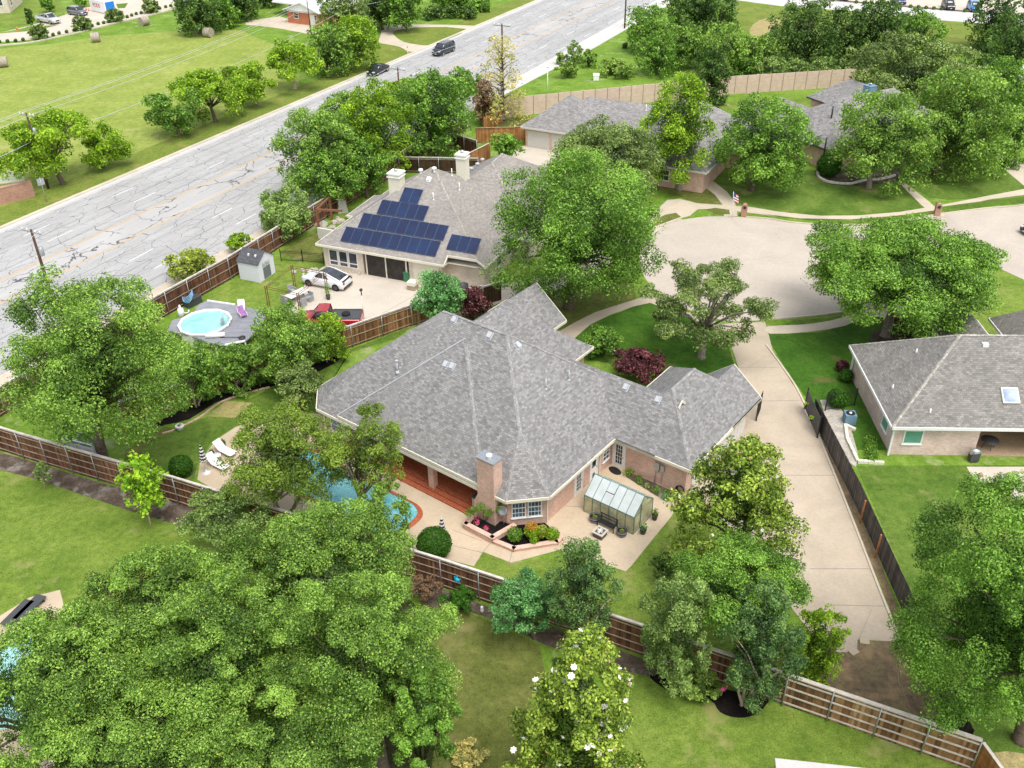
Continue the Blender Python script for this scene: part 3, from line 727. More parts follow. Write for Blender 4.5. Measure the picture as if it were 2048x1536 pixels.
# drive to the second house, apron of the cul-de-sac
sheet_px('driveway', [(1000,570),(1060,560),(1100,550),(1130,540),(1290,440),(1335,400),(1360,398),(1395,420),(1340,445),(1200,540),(1140,572),(1060,600),(1005,607)], 0.022, M['slab'])
# lawn in front of the main house
sheet_px('lawn', [(1085,590),(1150,560),(1265,560),(1272,600),(1200,628),(1150,655),(1100,660)], 0.012, M['lawn_dry'])
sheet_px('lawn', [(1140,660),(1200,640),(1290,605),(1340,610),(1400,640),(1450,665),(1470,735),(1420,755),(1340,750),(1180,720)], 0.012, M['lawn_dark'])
sheet_px('path', [(1115,665),(1150,645),(1190,625),(1230,612),(1268,600),(1300,590),(1340,608),(1400,635),(1455,650),(1462,665),(1420,655),(1360,628),(1300,606),(1265,614),(1220,630),(1180,650),(1140,685)], 0.026, M['drive'])
sheet_px('driveway', [(1448,648),(1530,644),(1538,672),(1545,700),(1568,742),(1590,775),(1607,800),(1642,886),(1700,1030),(1760,1185),(1801,1284),(1715,1280),(1714,1305),(1672,1305),(1672,1285),(1640,1290),(1570,1200),(1500,1100),(1420,1010),(1350,1000),(1390,940),(1500,820),(1480,745)], 0.024, M['drive'])
dj = MB()
for a, b in (((1502,803),(1604,801)),((1563,951),(1670,951)),((1620,1138),(1741,1138)),((1474,735),(1560,735)),((1650,1210),(1772,1213))):
    p, q = P(*a), P(*b); dj.beam((p.x, p.y, 0.0255), (q.x, q.y, 0.0255), 0.03, 0.004)
for a, b in (((1745,1215),(1716,1282)),):
    p, q = P(*a), P(*b); dj.beam((p.x, p.y, 0.0255), (q.x, q.y, 0.0255), 0.015, 0.004)
struct('driveway_joints', dj, M['seal'])
kerbline([(1532,690),(1570,742),(1600,790),(1640,880),(1700,1028),(1760,1183),(1800,1282)], 0.14, 0.10)
sheet_px('ground_strip', [(1640,870),(1660,880),(1720,1015),(1800,1230),(1885,1425),(1870,1430),(1810,1290),(1700,1025)], 0.011, M['dirt'])
sheet_px('ground_bare_or_shade', [(1690,1285),(1805,1280),(1880,1420),(1935,1450),(1900,1450),(1640,1370),(1650,1300)], 0.012, M['dirt'])
# lawns right
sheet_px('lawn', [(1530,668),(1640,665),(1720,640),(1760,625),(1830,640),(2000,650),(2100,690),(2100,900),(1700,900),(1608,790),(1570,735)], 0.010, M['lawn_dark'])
sheet_px('verge', [(1545,657),(1590,640),(1660,636),(1750,615),(1740,635),(1660,652),(1590,660)], 0.014, M['lawn'])
sheet_px('lawn', [(1800,620),(1900,560),(1990,530),(2100,600),(2100,720),(1900,650)], 0.013, M['lawn_bright'])
sheet_px('sidewalk', [(1535,653),(1600,650),(1660,642),(1710,626),(1750,608),(1800,610),(1860,645),(1780,640),(1740,632),(1690,652),(1620,664),(1540,668)], 0.03, M['walk'], 2)
sheet_px('mulch_bed', [(1745,665),(1800,650),(1900,648),(1930,640),(1930,670),(1760,690)], 0.032, M['mulch_brown'], 2)
sheet_px('lawn', [(1712,932),(2100,930),(2300,1700),(2000,1600),(1940,1445),(1870,1290),(1790,1110)], 0.012, M['lawn'])
sheet_px('gravel_bed', [(1640,800),(1672,800),(1700,850),(1715,905),(1712,935),(1690,920),(1655,850)], 0.026, M['gravel'])
# neighbour patio
sheet_px('patio', [(1933,934),(2100,934),(2100,1000),(2030,1000),(2010,972),(1948,960)], 0.024, M['slab'])
# main back yard
sheet_px('lawn', [(250,900),(330,870),(400,840),(470,812),(545,775),(600,745),(700,705),(790,678),(830,650),(700,700),(640,800),(560,828),(480,850),(425,880),(395,930),(380,985),(250,935)], 0.012, M['lawn'])
sheet_px('mulch_bed', [(300,858),(330,850),(380,838),(430,806),(480,790),(530,778),(570,765),(640,742),(678,720),(672,712),(600,738),(500,765),(420,795),(340,830)], 0.02, M['mulch'], 2)
sheet_px('bare_patch', [(415,833),(452,802),(505,806),(470,836)], 0.018, M['straw'])
sheet_px('bare_patch', [(250,905),(330,853),(352,858),(300,885),(262,930)], 0.018, M['lawn_dry'])
deck_out = [(395,960),(400,925),(430,882),(470,855),(560,826),(640,828),(700,880),(760,880),(1000,960),(1100,960),(1215,870),(1300,870),(1400,940),(1362,998),(1343,1033),(1302,1083),(1262,1133),(1251,1143),(1120,1100),(1023,1126),(966,1104),(948,1133),(800,1095),(620,1060),(480,1010)]
sheet_px('patio', deck_out, 0.022, M['patio'])
pj = MB()
for a, b in (((1018,1129),(1026,1096)),((966,1104),(982,1086)),((862,1082),(966,1106)),((1112,1012),(1208,1016)),((905,1060),(965,1083))):
    p, q = P(*a), P(*b); pj.beam((p.x, p.y, 0.0235), (q.x, q.y, 0.0235), 0.025, 0.004)
struct('patio_joints', pj, M['seal'])
sheet_px('lawn', [(948,1135),(966,1104),(1023,1126),(1112,1114),(1180,1122),(1253,1145),(1263,1133),(1302,1083),(1345,1032),(1400,1010),(1500,1150),(1650,1330),(1560,1400),(1200,1280),(1080,1210)], 0.014, M['lawn_bright'])
# pool
pool_px = [(585,905),(640,908),(655,922),(720,958),(790,992),(826,1010),(834,1030),(810,1052),(772,1068),(720,1055),(660,1012),(600,985),(560,945)]
pl = MB(); pp = [tuple(p) for p in P2(smooth(pool_px, 4, True))]; pl.sheet(pp, 0.035); struct('pool_water', pl, M['pool'])
cp = MB(); cen = Vector((sum(p[0] for p in pp)/len(pp), sum(p[1] for p in pp)/len(pp)))
outp = [tuple(Vector(p)+(Vector(p)-cen).normalized()*0.42) for p in pp]
for i in range(len(pp)):
    j = (i+1) % len(pp); cp.face([(pp[i][0],pp[i][1],.06),(outp[i][0],outp[i][1],.06),(outp[j][0],outp[j][1],.06),(pp[j][0],pp[j][1],.06)][::-1])
    cp.face([(pp[i][0],pp[i][1],.0),(pp[j][0],pp[j][1],.0),(pp[j][0],pp[j][1],.06),(pp[i][0],pp[i][1],.06)])
    cp.face([(outp[i][0],outp[i][1],.0),(outp[j][0],outp[j][1],.0),(outp[j][0],outp[j][1],.06),(outp[i][0],outp[i][1],.06)][::-1])
struct('pool_coping', cp, M['paver'])
# foreground yards
sheet_px('ground_bare_or_shade', [(420,1240),(560,1150),(800,1180),(850,1230),(880,1400),(860,1560),(900,1900),(-300,1900),(-100,1500),(180,1400),(330,1330)], 0.016, M['oak_shade'])  # added dark sheet: paints shade into the gaps between the oak crowns
sheet_px('lawn', [(-500,1000),(0,940),(60,955),(150,985),(260,1022),(360,1052),(420,1080),(400,1250),(200,1300),(-400,1500)], 0.012, M['lawn_bright'])
sheet_px('bark_bed', [(-60,880),(0,905),(60,922),(200,966),(300,990),(370,1010),(440,1030),(440,1070),(360,1052),(260,1022),(150,985),(60,955),(0,940),(-60,930)], 0.018, M['mulch_brown'])
sheet_px('patio', [(-300,1300),(0,1232),(60,1195),(120,1180),(140,1260),(60,1300),(0,1285),(-300,1330)], 0.02, M['patio'])
sheet_px('patio', [(-300,1400),(150,1240),(330,1230),(330,1480),(-300,1700)], 0.018, M['patio'])
sheet_px('pool_water', [(-300,1310),(0,1286),(110,1270),(300,1275),(300,1420),(150,1440),(-300,1500)], 0.03, M['pool_round'])
sheet_px('lawn', [(840,1200),(900,1210),(960,1235),(1080,1290),(1100,1400),(1090,1600),(880,1600),(700,1500),(820,1300)], 0.012, M['lawn_dry'])
sheet_px('bark_bed', [(820,1150),(885,1178),(960,1208),(1200,1290),(1230,1335),(1090,1290),(1000,1245),(930,1222),(850,1210)], 0.018, M['mulch_brown'], 2)
sheet_px('lawn', [(1220,1340),(1300,1352),(1420,1400),(1560,1412),(1660,1450),(1770,1485),(1990,1560),(2000,1700),(1250,1700),(1230,1500)], 0.012, M['lawn_bright'])
sheet_px('mulch_bed', [(1300,1350),(1360,1355),(1430,1375),(1530,1395),(1532,1410),(1510,1430),(1475,1436),(1440,1425),(1420,1400),(1360,1390),(1320,1372)], 0.02, M['mulch'], 3)
sheet_px('bark_bed', [(1240,1300),(1300,1325),(1400,1365),(1400,1385),(1330,1360),(1260,1345),(1225,1335)], 0.019, M['mulch_brown'])
sheet_px('ground_bare_or_shade', [(1975,1520),(2000,1505),(2030,1505),(2100,1530),(2100,1640),(1990,1640)], 0.02, M['straw'], 2)
# second house yard
sheet_px('lawn', [(395,606),(480,555),(560,510),(640,470),(650,520),(640,545),(605,560),(600,590),(560,625),(545,640),(440,610)], 0.016, M['lawn_bright'])
sheet_px('lawn', [(560,505),(600,480),(640,460),(660,480),(650,525),(600,522)], 0.02, M['lawn_dry'])
sheet_px('driveway', [(560,625),(605,585),(612,558),(652,530),(700,528),(760,538),(900,560),(980,570),(1005,560),(1005,605),(900,640),(824,650),(705,692),(620,665)], 0.024, M['slab'])
sd_ = MB()
for a, b in (((828,592),(742,640)),((700,628),(742,640))):
    p, q = P(*a), P(*b); sd_.beam((p.x, p.y, 0.0255), (q.x, q.y, 0.0255), 0.03, 0.004)
struct('slab_joints', sd_, M['seal'])
# ground behind the second house and drive of the far house
sheet_px('driveway', [(1025,300),(1052,290),(1100,297),(1160,310),(1100,345),(1010,330),(1000,318)], 0.02, M['slab'])
sheet_px('lawn', [(1000,245),(1060,232),(1085,245),(1050,255),(990,258)], 0.022, M['lawn_dry'])
# ================================================================== ROOFS
def clip(poly, a, b, c):
    out = []; n = len(poly)
    for i in range(n):
        p, q = poly[i], poly[(i+1) % n]
        dp = a*p[0]+b*p[1]+c; dq = a*q[0]+b*q[1]+c
        if dp >= 0: out.append(p)
        if (dp > 0 and dq < 0) or (dp < 0 and dq > 0):
            t = dp/(dp-dq); out.append((p[0]+(q[0]-p[0])*t, p[1]+(q[1]-p[1])*t))
    return out
def area(poly):
    return 0.5*sum(poly[i][0]*poly[(i+1) % len(poly)][1]-poly[(i+1) % len(poly)][0]*poly[i][1] for i in range(len(poly)))
def fp_edges(fp):
    E = []
    for i in range(len(fp)):
        a, b = fp[i], fp[(i+1) % len(fp)]
        nx, ny = -(b[1]-a[1]), b[0]-a[0]; l = hypot(nx, ny); nx /= l; ny /= l
        E.append((nx, ny, -(nx*a[0]+ny*a[1])))
    return E
def hip(u0, u1, v0, v1, z0, s, gable='', chamf=None, fp=None):
    """planes z = c+a u+b v; sides named W E S N"""
    pl = []
    if 'W' not in gable: pl.append((s, 0, z0-s*u0))
    if 'E' not in gable: pl.append((-s, 0, z0+s*u1))
    if 'S' not in gable: pl.append((0, s, z0-s*v0))
    if 'N' not in gable: pl.append((0, -s, z0+s*v1))
    poly = [(u0, v0), (u1, v0), (u1, v1), (u0, v1)]
    q = s/sqrt(2)
    for k, Lc in (chamf or {}).items():
        if k == 'SE': pl.append((-q, q, z0+q*(u1-Lc-v0))); poly = clip(poly, -1, 1, u1-Lc-v0)
        if k == 'SW': pl.append((q, q, z0-q*(u0+Lc+v0))); poly = clip(poly, 1, 1, -(u0+Lc+v0))
        if k == 'NE': pl.append((-q, -q, z0+q*(u1-Lc+v1))); poly = clip(poly, -1, -1, u1-Lc+v1)
        if k == 'NW': pl.append((q, -q, z0-q*(u0+Lc-v1))); poly = clip(poly, 1, -1, -(u0+Lc-v1))
    return dict(fp=fp or poly, pl=pl, z0=z0)
def rz_at(S, u, v): return min(a*u+b*v+c for a, b, c in S['pl'])
def build_roof(solids, parent, mat, trim, name='roof', fas=0.2, extra=None):
    mb = MB(); fb = MB()
    for i, A in enumerate(solids):
        for k, (a, b, c) in enumerate(A['pl']):
            poly = A['fp']
            for j, (a2, b2, c2) in enumerate(A['pl']):
                if j != k: poly = clip(poly, a2-a, b2-b, c2-c)
                if len(poly) < 3: break
            if len(poly) < 3 or abs(area(poly)) < 1e-3: continue
            pieces = [poly]
            for j, B in enumerate(solids):
                if j == i: continue
                cons = list(fp_edges(B['fp']))
                for (a2, b2, c2) in B['pl']:
                    d = (a2-a, b2-b, c2-c)
                    if abs(d[0])+abs(d[1])+abs(d[2]) < 1e-6: d = (0, 0, 1e-6 if j < i else -1e-6)
                    cons.append(d)
                new = []
                for pc in pieces:
                    rest = pc
                    for (x, y, z) in cons:
                        if len(rest) < 3: break
                        out = clip(rest, -x, -y, -z)
                        if x == 0 and y == 0: out = rest if z < 0 else []
                        if len(out) >= 3 and abs(area(out)) > 1e-4: new.append(out)
                        rest = clip(rest, x, y, z) if not (x == 0 and y == 0) else (rest if z > 0 else [])
                pieces = new
            for pc in pieces:
                if len(pc) >= 3 and abs(area(pc)) > 1e-3:
                    mb.face([(p[0], p[1], a*p[0]+b*p[1]+c) for p in pc])
        # eaves boards
        fp = A['fp']
        for e in range(len(fp)):
            p, q = Vector(fp[e]), Vector(fp[(e+1) % len(fp)]); d = q-p; Ln = d.length
            n = max(1, int(Ln/0.3)); out = Vector((d.y, -d.x))/Ln
            run = None
            for k in range(n+1):
                ok = False
                if k < n:
                    m = p+d*((k+.5)/n)+out*0.03; zz = rz_at(A, *(p+d*((k+.5)/n)))
                    ok = True
                    for j, B in enumerate(solids):
                        if j != i and all(x*m.x+y*m.y+z > 0 for x, y, z in fp_edges(B['fp'])) and rz_at(B, m.x, m.y) > zz-0.05: ok = False
                if ok and run is None: run = k
                if (not ok) and run is not None:
                    a_, b_ = p+d*(run/n), p+d*(k/n)
                    # break at ridge for gables
                    seg = [a_]
                    for t in range(1, 8): seg.append(a_+(b_-a_)*(t/8))
                    seg.append(b_)
                    for s0, s1 in zip(seg[:-1], seg[1:]):
                        za, zb = rz_at(A, *s0), rz_at(A, *s1)
                        o0, o1 = s0+out*0.04, s1+out*0.04
                        fb.face([(o0.x,o0.y,za-fas),(o1.x,o1.y,zb-fas),(o1.x,o1.y,zb+.02),(o0.x,o0.y,za+.02)])
                        fb.face([(s0.x-out.x*.03,s0.y-out.y*.03,za+.021),(o0.x,o0.y,za+.021),(o1.x,o1.y,zb+.021),(s1.x-out.x*.03,s1.y-out.y*.03,zb+.021)])
                    run = None
        # soffit
        zb = A['z0']-fas-0.003*i
        mb2 = [(p[0], p[1], zb) for p in fp][::-1]
        fb.face(mb2)
    r = mb.build(name, mat, parent); f = fb.build('fascia', trim, r)
    return r
def caps(parent, lines, mat, wd=0.26):
    rg = random.Random(3)
    for a, b in lines:
        mb = MB(); a = Vector(a); b = Vector(b); L_ = (b-a).length; n = max(2, int(L_/0.28)); d = (b-a).normalized()
        h = Vector((d.x, d.y, 0)); side = Vector((-h.y, h.x, 0)).normalized() if h.length > .01 else Vector((1, 0, 0))
        for k in range(n):
            p = a.lerp(b, k/n)+Vector((0, 0, .03+.012*(k % 2))); q = a.lerp(b, (k+1.1)/n)+Vector((0, 0, .045+.012*(k % 2))); dz = Vector((0, 0, -wd*.30)); t = rg.random()
            for s_ in (-1, 1):
                f_ = [p, q, q+side*s_*wd*.5+dz, p+side*s_*wd*.5+dz]; mb.face(f_[::-1] if s_ > 0 else f_, t)
        mb.build('ridge_cap', mat, parent)
def wall_prisms(parent, polys, z0, z1, mat, name='wall'):
    mb = MB()
    for i, p in enumerate(polys): mb.prism(p, z0, z1+0.002*i, bottom=False)
    return mb.build(name, mat, parent)
def wframe(p, ang):
    """matrix: x along the wall (left to right seen from outside), y inwards, z up; ang = direction of the outward normal"""
    c, s = cos(ang), sin(ang)
    M_ = Matrix(((-s, -c, 0, p[0]), (c, -s, 0, p[1]), (0, 0, 1, p[2] if len(p) > 2 else 0), (0, 0, 0, 1)))
    return M_
def window(parent, p, ang, w_, z0, z1, cols=2, rows=2, frame='white', pane='glass', fw=0.07, name='window', mw=0.03, sill=True, mullions=1):
    M_ = wframe(p, ang)
    mb = MB(); t = 0.05
    mb.box(0, fw, -t, .02, z0, z1); mb.box(w_-fw, w_, -t, .02, z0, z1); mb.box(fw, w_-fw, -t, .02, z1-fw, z1); mb.box(fw, w_-fw, -t, .02, z0, z0+fw)
    zm = (z0+z1)/2
    if rows > 1: mb.box(fw, w_-fw, -t-.005, .02, zm-fw*.4, zm+fw*.4)
    for i in range(1, cols): x = w_*i/cols; mb.box(x-mw/2, x+mw/2, -t+.01, .02, z0+fw, z1-fw)
    for i in range(1, rows): 
        z = z0+(z1-z0)*i/rows
        if abs(z-zm) > .05: mb.box(fw, w_-fw, -t+.012, .02, z-mw/2, z+mw/2)
    if sill: mb.box(-.05, w_+.05, -t-.05, .02, z0-.06, z0-.002)
    mb.xf(M_); o = mb.build(name, M[frame], parent)
    g_ = MB(); g_.box(fw, w_-fw, -.012, .015, z0+fw, z1-fw); g_.xf(M_); g_.build('pane', M[pane], o)
    return o
def door(parent, p, ang, w_, h, style='french', col='white', z0=0.0):
    M_ = wframe(p, ang); mb = MB(); f = .09
    mb.box(-f, 0, -.06, .02, z0, z0+h+f); mb.box(w_, w_+f, -.06, .02, z0, z0+h+f); mb.box(0, w_, -.06, .02, z0+h, z0+h+f)
    mb.box(0.005, w_-.005, -.03, .01, z0+.01, z0+h-.005)
    if style == 'french':
        for i in range(4): x = .16+(w_-.32)*i/3; mb.box(x-.012, x+.012, -.055, -.04, z0+.35, z0+h-.15)
        for i in range(6): z = z0+.35+(h-.5)*i/5; mb.box(.16, w_-.16, -.053, -.038, z-.012, z+.012)
    o = None
    mb.xf(M_); o = mb.build('door', M[col], parent)
    if style == 'french':
        g_ = MB(); g_.box(.16, w_-.16, -.042, -.029, z0+.35, z0+h-.15); g_.xf(M_); g_.build('pane', M['glass'], o)
    if style == 'half':
        g_ = MB(); g_.box(.2, w_-.2, -.042, -.029, z0+h*.55, z0+h-.2); g_.xf(M_); g_.build('pane', M['glass'], o)
        g_ = MB(); g_.box(.28, w_-.28, -.042, -.029, z0+.15, z0+.62); g_.xf(M_); g_.build('pet_flap', M['glass'], o)
    k = MB(); k.tube([(w_-.1, -.04, z0+1.0), (w_-.1, -.09, z0+1.0)], .03, 8); k.xf(M_); k.build('handle', M['black'], o)
    return o
def garage_door(parent, p, ang, w_, h, col='offwhite'):
    M_ = wframe(p, ang); mb = MB()
    mb.box(0, w_, -.03, .02, 0.02, h)
    for r in range(4):
        for c in range(int(w_/0.6)):
            x0 = .08+c*(w_-.1)/int(w_/0.6); mb.box(x0, x0+w_/int(w_/.6)-.08, -.045, -.028, .08+r*h/4, (r+1)*h/4-.05)
    mb.box(-.1, 0, -.05, .02, 0, h+.1); mb.box(w_, w_+.1, -.05, .02, 0, h+.1); mb.box(0, w_, -.05, .02, h, h+.1)
    mb.xf(M_); return mb.build('garage_door', M[col], parent)
def downspout(parent, u, v, h, col='trim'):
    mb = MB(); mb.box(u-.045, u+.045, v-.045, v+.045, 0.05, h); return mb.build('downspout', M[col], parent)
def chimney_(parent, u0, u1, v0, v1, z0, z1, mat, capmat, flue=True):
    mb = MB(); mb.box(u0, u1, v0, v1, z0, z1); o = mb.build('chimney', M[mat], parent)
    c = MB(); c.box(u0-.05, u1+.05, v0-.05, v1+.05, z1+.002, z1+.07); 
    c.build('chimney_cap', M[capmat], o)
    if flue:
        f = MB(); um, vm = (u0+u1)/2, (v0+v1)/2
        f.lathe([(.14, z1+.07), (.14, z1+.2), (.2, z1+.21), (.2, z1+.3), (.0, z1+.33)], 16, um, vm); f.build('flue', M['steel'], o)
    return o
def roof_vent(parent, S, u, v, kind='box', mat='metal', rot=0.0):
    z = max(rz_at(s_, u, v) for s_ in (S if isinstance(S, list) else [S]) if all(x*u+y*v+c > 0 for x, y, c in fp_edges(s_['fp'])))
    mb = MB()
    if kind == 'box':
        Mx = Matrix.Translation((u, v, z)) @ Matrix.Rotation(rot, 4, 'Z') @ Matrix.Rotation(radians(-36), 4, 'X')
        mb.box(-.2, .2, -.25, .25, -.02, .015, M=Mx); mb.box(-.17, .17, -.17, .2, .015, .16, M=Mx)
    elif kind == 'pipe': mb.tube([(u,v,z-.1),(u,v,z+.9)], .07, 10); mb.lathe([(.2,z-.1),(.1,z+.15)], 12, u, v); mb.lathe([(.11,z+.9),(.11,z+1.0),(.02,z+1.04)], 12, u, v)
    elif kind == 'thin': mb.tube([(u,v,z-.1),(u,v,z+.75)], .05, 8); mb.lathe([(.13,z-.08),(.06,z+.1)], 10, u, v)
    elif kind == 'turbine': mb.tube([(u,v,z-.1),(u,v,z+.25)], .12, 10); mb.lathe([(.12,z+.25),(.22,z+.32),(.24,z+.42),(.2,z+.52),(.05,z+.56)], 14, u, v)
    return mb.build('roof_vent', M[mat], parent)

# ================================================================== MAIN HOUSE (local frame u,v)
E0 = P(1228, 878, 2.7).to_2d(); AH = radians(-37.8)
H1 = thing('brick_house', 'pink brick house with broad grey hip roof and red brick porch, at the centre', 'house', (E0.x, E0.y, 0), AH)
s = .83
box1 = hip(-21.16, 0.05, -9.6, 5.95, 2.7, s, chamf={'SE': 2.0, 'SW': 2.0})
porch = hip(-16.95, -3.85, -9.58, 4.2, 3.0, s)
wing1 = hip(-18.3, -7.85, -4.0, 9.5, 2.7, s)
wing2 = hip(-18.3, -12.05, 0.0, 11.8, 2.7, s, gable='NS')
gwing = hip(-6.0, 3.2, 0.0, 6.5, 2.7, s, gable='WE')
gblock = hip(-1.5, 5.9, 0.0, 10.5, 2.7, s)
ggab = hip(1.1, 5.9, 6.0, 10.62, 2.7, s, gable='NS')
for g_ in (ggab,): g_['pl'] = [(a, b, c) for a, b, c in g_['pl']]
RH = [box1, porch, wing1, wing2, gwing, gblock, ggab]
roof1 = build_roof(RH, H1, M['roof'], M['trim'])
o_ = 0.55
def chamfered(u0, u1, v0, v1, se, sw): return [(u0+sw, v0), (u1-se, v0), (u1, v0+se), (u1, v1), (u0, v1), (u0, v0+sw)]
k_ = 2.0-0.585*o_+0.0
wall_prisms(H1, [
    [(-20.61+1.75, -9.05), (-16.6, -9.05), (-16.6, 5.3), (-20.61, 5.3), (-20.61, -7.3)],
    [(-16.6, -4.6), (-4.1, -4.6), (-4.1, 5.2), (-16.6, 5.2)],
    [(-4.1, -9.05), (-2.25, -9.05), (-0.5, -7.3), (-0.5, 5.4), (-4.1, 5.4)],
    [(-17.75, 5.0), (-12.6, 5.0), (-12.6, 11.2), (-17.75, 11.2)],
    [(-12.6, 5.0), (-8.4, 5.0), (-8.4, 8.95), (-12.6, 8.95)],
    [(-0.5, 0.55), (5.35, 0.55), (5.35, 9.95), (-0.95, 9.95), (-0.95, 5.95), (-0.5, 5.95)],
], 0, 2.52, M['brick'])
gw = MB(); gw.face([(5.85, 10.5, 2.5), (1.15, 10.5, 2.5), (3.5, 10.5, 4.6)]); gw.build('gable_wall', M['brick'], H1); gw = MB(); gw.face([(-18.2, 11.6, 2.5), (-12.1, 11.6, 2.5), (-15.15, 11.6, 5.2)][::-1]); gw.build('gable_wall', M['brick'], H1)
# porch floor with steps, pillars
pf = MB(); pf.box(-16.6, -4.2, -9.0, -4.6, 0, 0.36); pf.box(-16.6, -4.2, -9.35, -9.0, 0, 0.24); pf.box(-16.6, -4.2, -9.7, -9.35, 0, 0.12)
pf.build('porch_floor', M['paver'], H1)
for u in (-8.65, -12.8): 
    q = MB(); q.box(u-.22, u+.22, -9.2, -8.76, 0.2, 2.8); q.build('pillar', M['brick'], H1)
q = MB(); q.box(-16.9, -3.8, -9.42, -9.3, 2.62, 2.98); q.build('porch_beam', M['trim'], H1)
q = MB(); q.box(-4.35, -4.2, -9.35, -9.2, 0.1, 2.8); q.build('downspout', M['trim'], H1)
# porch back wall openings
window(H1, (-7.0, -4.6, 0), -pi/2, 1.8, 0.6, 2.3, 2, 2); door(H1, (-9.6, -4.6, 0), -pi/2, 0.9, 2.05, 'french', z0=.36); window(H1, (-13.8, -4.6, 0), -pi/2, 1.8, 0.8, 2.3, 2, 2)
# chimney
ch = MB(); u0, u1, v0, v1 = -4.1, -2.75, -9.72, -8.85
ch.box(u0, u1, v0, v1, 2.3, 5.25)
b = len(ch.v)
for (a_, b_, z) in ((u0-.35, v0-.0, 0), (u1+.0, v0-.0, 0), (u1+.0, v1+.2, 0), (u0-.35, v1+.2, 0), (u0-.35, v0, 1.6), (u1, v0, 1.6), (u1, v1+.2, 1.6), (u0-.35, v1+.2, 1.6), (u0, v0, 2.3), (u1, v0, 2.3), (u1, v1, 2.3), (u0, v1, 2.3)): ch.v.append((a_, b_, z))
for r0 in (0, 4):
    for k in range(4): ch.f.append([b+r0+k, b+r0+(k+1) % 4, b+r0+4+(k+1) % 4, b+r0+4+k]); ch.t.append(.5); ch.m.append(0); ch.sm.append(False)
cho = ch.build('chimney', M['brick'], H1)
q = MB(); q.box(u0-.04, u1+.04, v0-.04, v1+.04, 5.252, 5.31); q.build('chimney_cap', M['steel'], cho)
q = MB(); q.lathe([(.16, 5.31), (.16, 5.42), (.2, 5.43), (.2, 5.5), (.02, 5.53)], 18, -3.42, -9.28); q.build('flue', M['white'], cho)
# bay windows in the chamfer wall (outward normal south east)
cb = (-2.25, -9.05); ce = (-0.5, -7.3); dd = Vector(ce)-Vector(cb); dn = dd.normalized()
for t in (0.28, 1.32):
    p = Vector(cb)+dn*t; window(H1, (p.x, p.y, 0), -pi/4, 0.92, 0.75, 2.35, 4, 4, pane='glass_blue', mw=0.028)
# east wall (u=-0.5): french door, half door, window
door(H1, (-0.5, -3.95, 0), 0, 0.85, 2.05, 'french'); door(H1, (-0.5, -2.1, 0), 0, 0.85, 2.05, 'half'); window(H1, (-0.5, -0.55, 0), 0, 0.85, 0.75, 2.3, 2, 4)
door(H1, (-0.25, 0.55, 0), -pi/2, 0.85, 2.1, 'french')
for u, v in ((-0.44, -1.0), (-0.44, -7.2), (5.3, 7.6)): downspout(H1, u, v, 2.5)
downspout(H1, -19.0, -9.1, 2.5)
window(H1, (-18.4, -9.05, 0), -pi/2, 1.4, 0.8, 2.2, 2, 2, pane='glass_blue')
# garage doors on east side
garage_door(H1, (5.35, 1.5, 0), 0, 2.45, 2.2); garage_door(H1, (5.35, 4.6, 0), 0, 4.9, 2.2, 'offwhite')
Hm1 = Matrix.Translation((E0.x, E0.y, 0)) @ Matrix.Rotation(AH, 4, 'Z')
def on_roof(px, py, Hm, solids):
    """where the sight line through a pixel meets the roof"""
    inv = Hm.inverted(); h = 13.0
    while h > 2:
        q = inv @ P(px, py, h)
        for i, s_ in enumerate(solids):
            if all(x*q.x+y*q.y+c > 0 for x, y, c in fp_edges(s_['fp'])) and rz_at(s_, q.x, q.y) >= h:
                k = min(range(len(s_['pl'])), key=lambda j: s_['pl'][j][0]*q.x+s_['pl'][j][1]*q.y+s_['pl'][j][2]); pl_ = s_['pl'][k]
                return q.x, q.y, atan2(pl_[0], pl_[1])
        h -= 0.02
    return None
def vents(H_, Hm, solids, items, slope):
    for px, py, k, mt_ in items:
        r = on_roof(px, py, Hm, solids)
        if not r: continue
        u, v, a_ = r
        if k == 'box':
            z = max(rz_at(s_, u, v) for s_ in solids if all(x*u+y*v+c > 0 for x, y, c in fp_edges(s_['fp'])))
            Mx = Matrix.Translation((u, v, z)) @ Matrix.Rotation(-a_, 4, 'Z') @ Matrix.Rotation(slope, 4, 'X')
            mb = MB(); mb.box(-.22, .22, -.3, .25, -.02, .02, M=Mx); mb.box(-.17, .17, -.2, .2, .02, .17, M=Mx); mb.build('roof_vent', M[mt_], H_)
        else: roof_vent(H_, solids, u, v, k, mt_)
M['vent'] = plain('vent_grey', (.42,.44,.46), .45, .4)
vents(H1, Hm1, RH, [(909,640,'box','vent'),(980,671,'box','vent'),(1035,691,'box','vent'),(892,729,'box','vent'),(905,733,'box','vent'),(1252,775,'box','vent'),(1316,800,'box','vent'),(795,745,'pipe','vent'),(1092,779,'thin','vent'),(1138,761,'thin','vent')], math.atan(s))
rt = MB(); rt.beam((-16.95, -9.58, 3.04), (-10.4, -3.03, 3.04+.83*6.55), .09, .06); rt.build('rake_trim', M['vent'], roof1)
caps(H1, [((-3.364,-6.186,5.534),(-7.725,-1.825,9.153)),((-1.95,-9.6,2.7),(-3.364,-6.186,5.534)),((.05,-7.6,2.7),(-3.364,-6.186,5.534)),((-13.385,-1.825,9.153),(-7.725,-1.825,9.153)),((-3.2,2.7,5.4),(-7.725,-1.825,9.153)),((5.9,0,2.7),(2.2,3.7,5.77)),((2.2,3.7,5.77),(2.2,6.8,5.77)),((-3.85,-9.58,3.0),(-10.0,-3.43,8.1))], M['cap_grey'], .24)
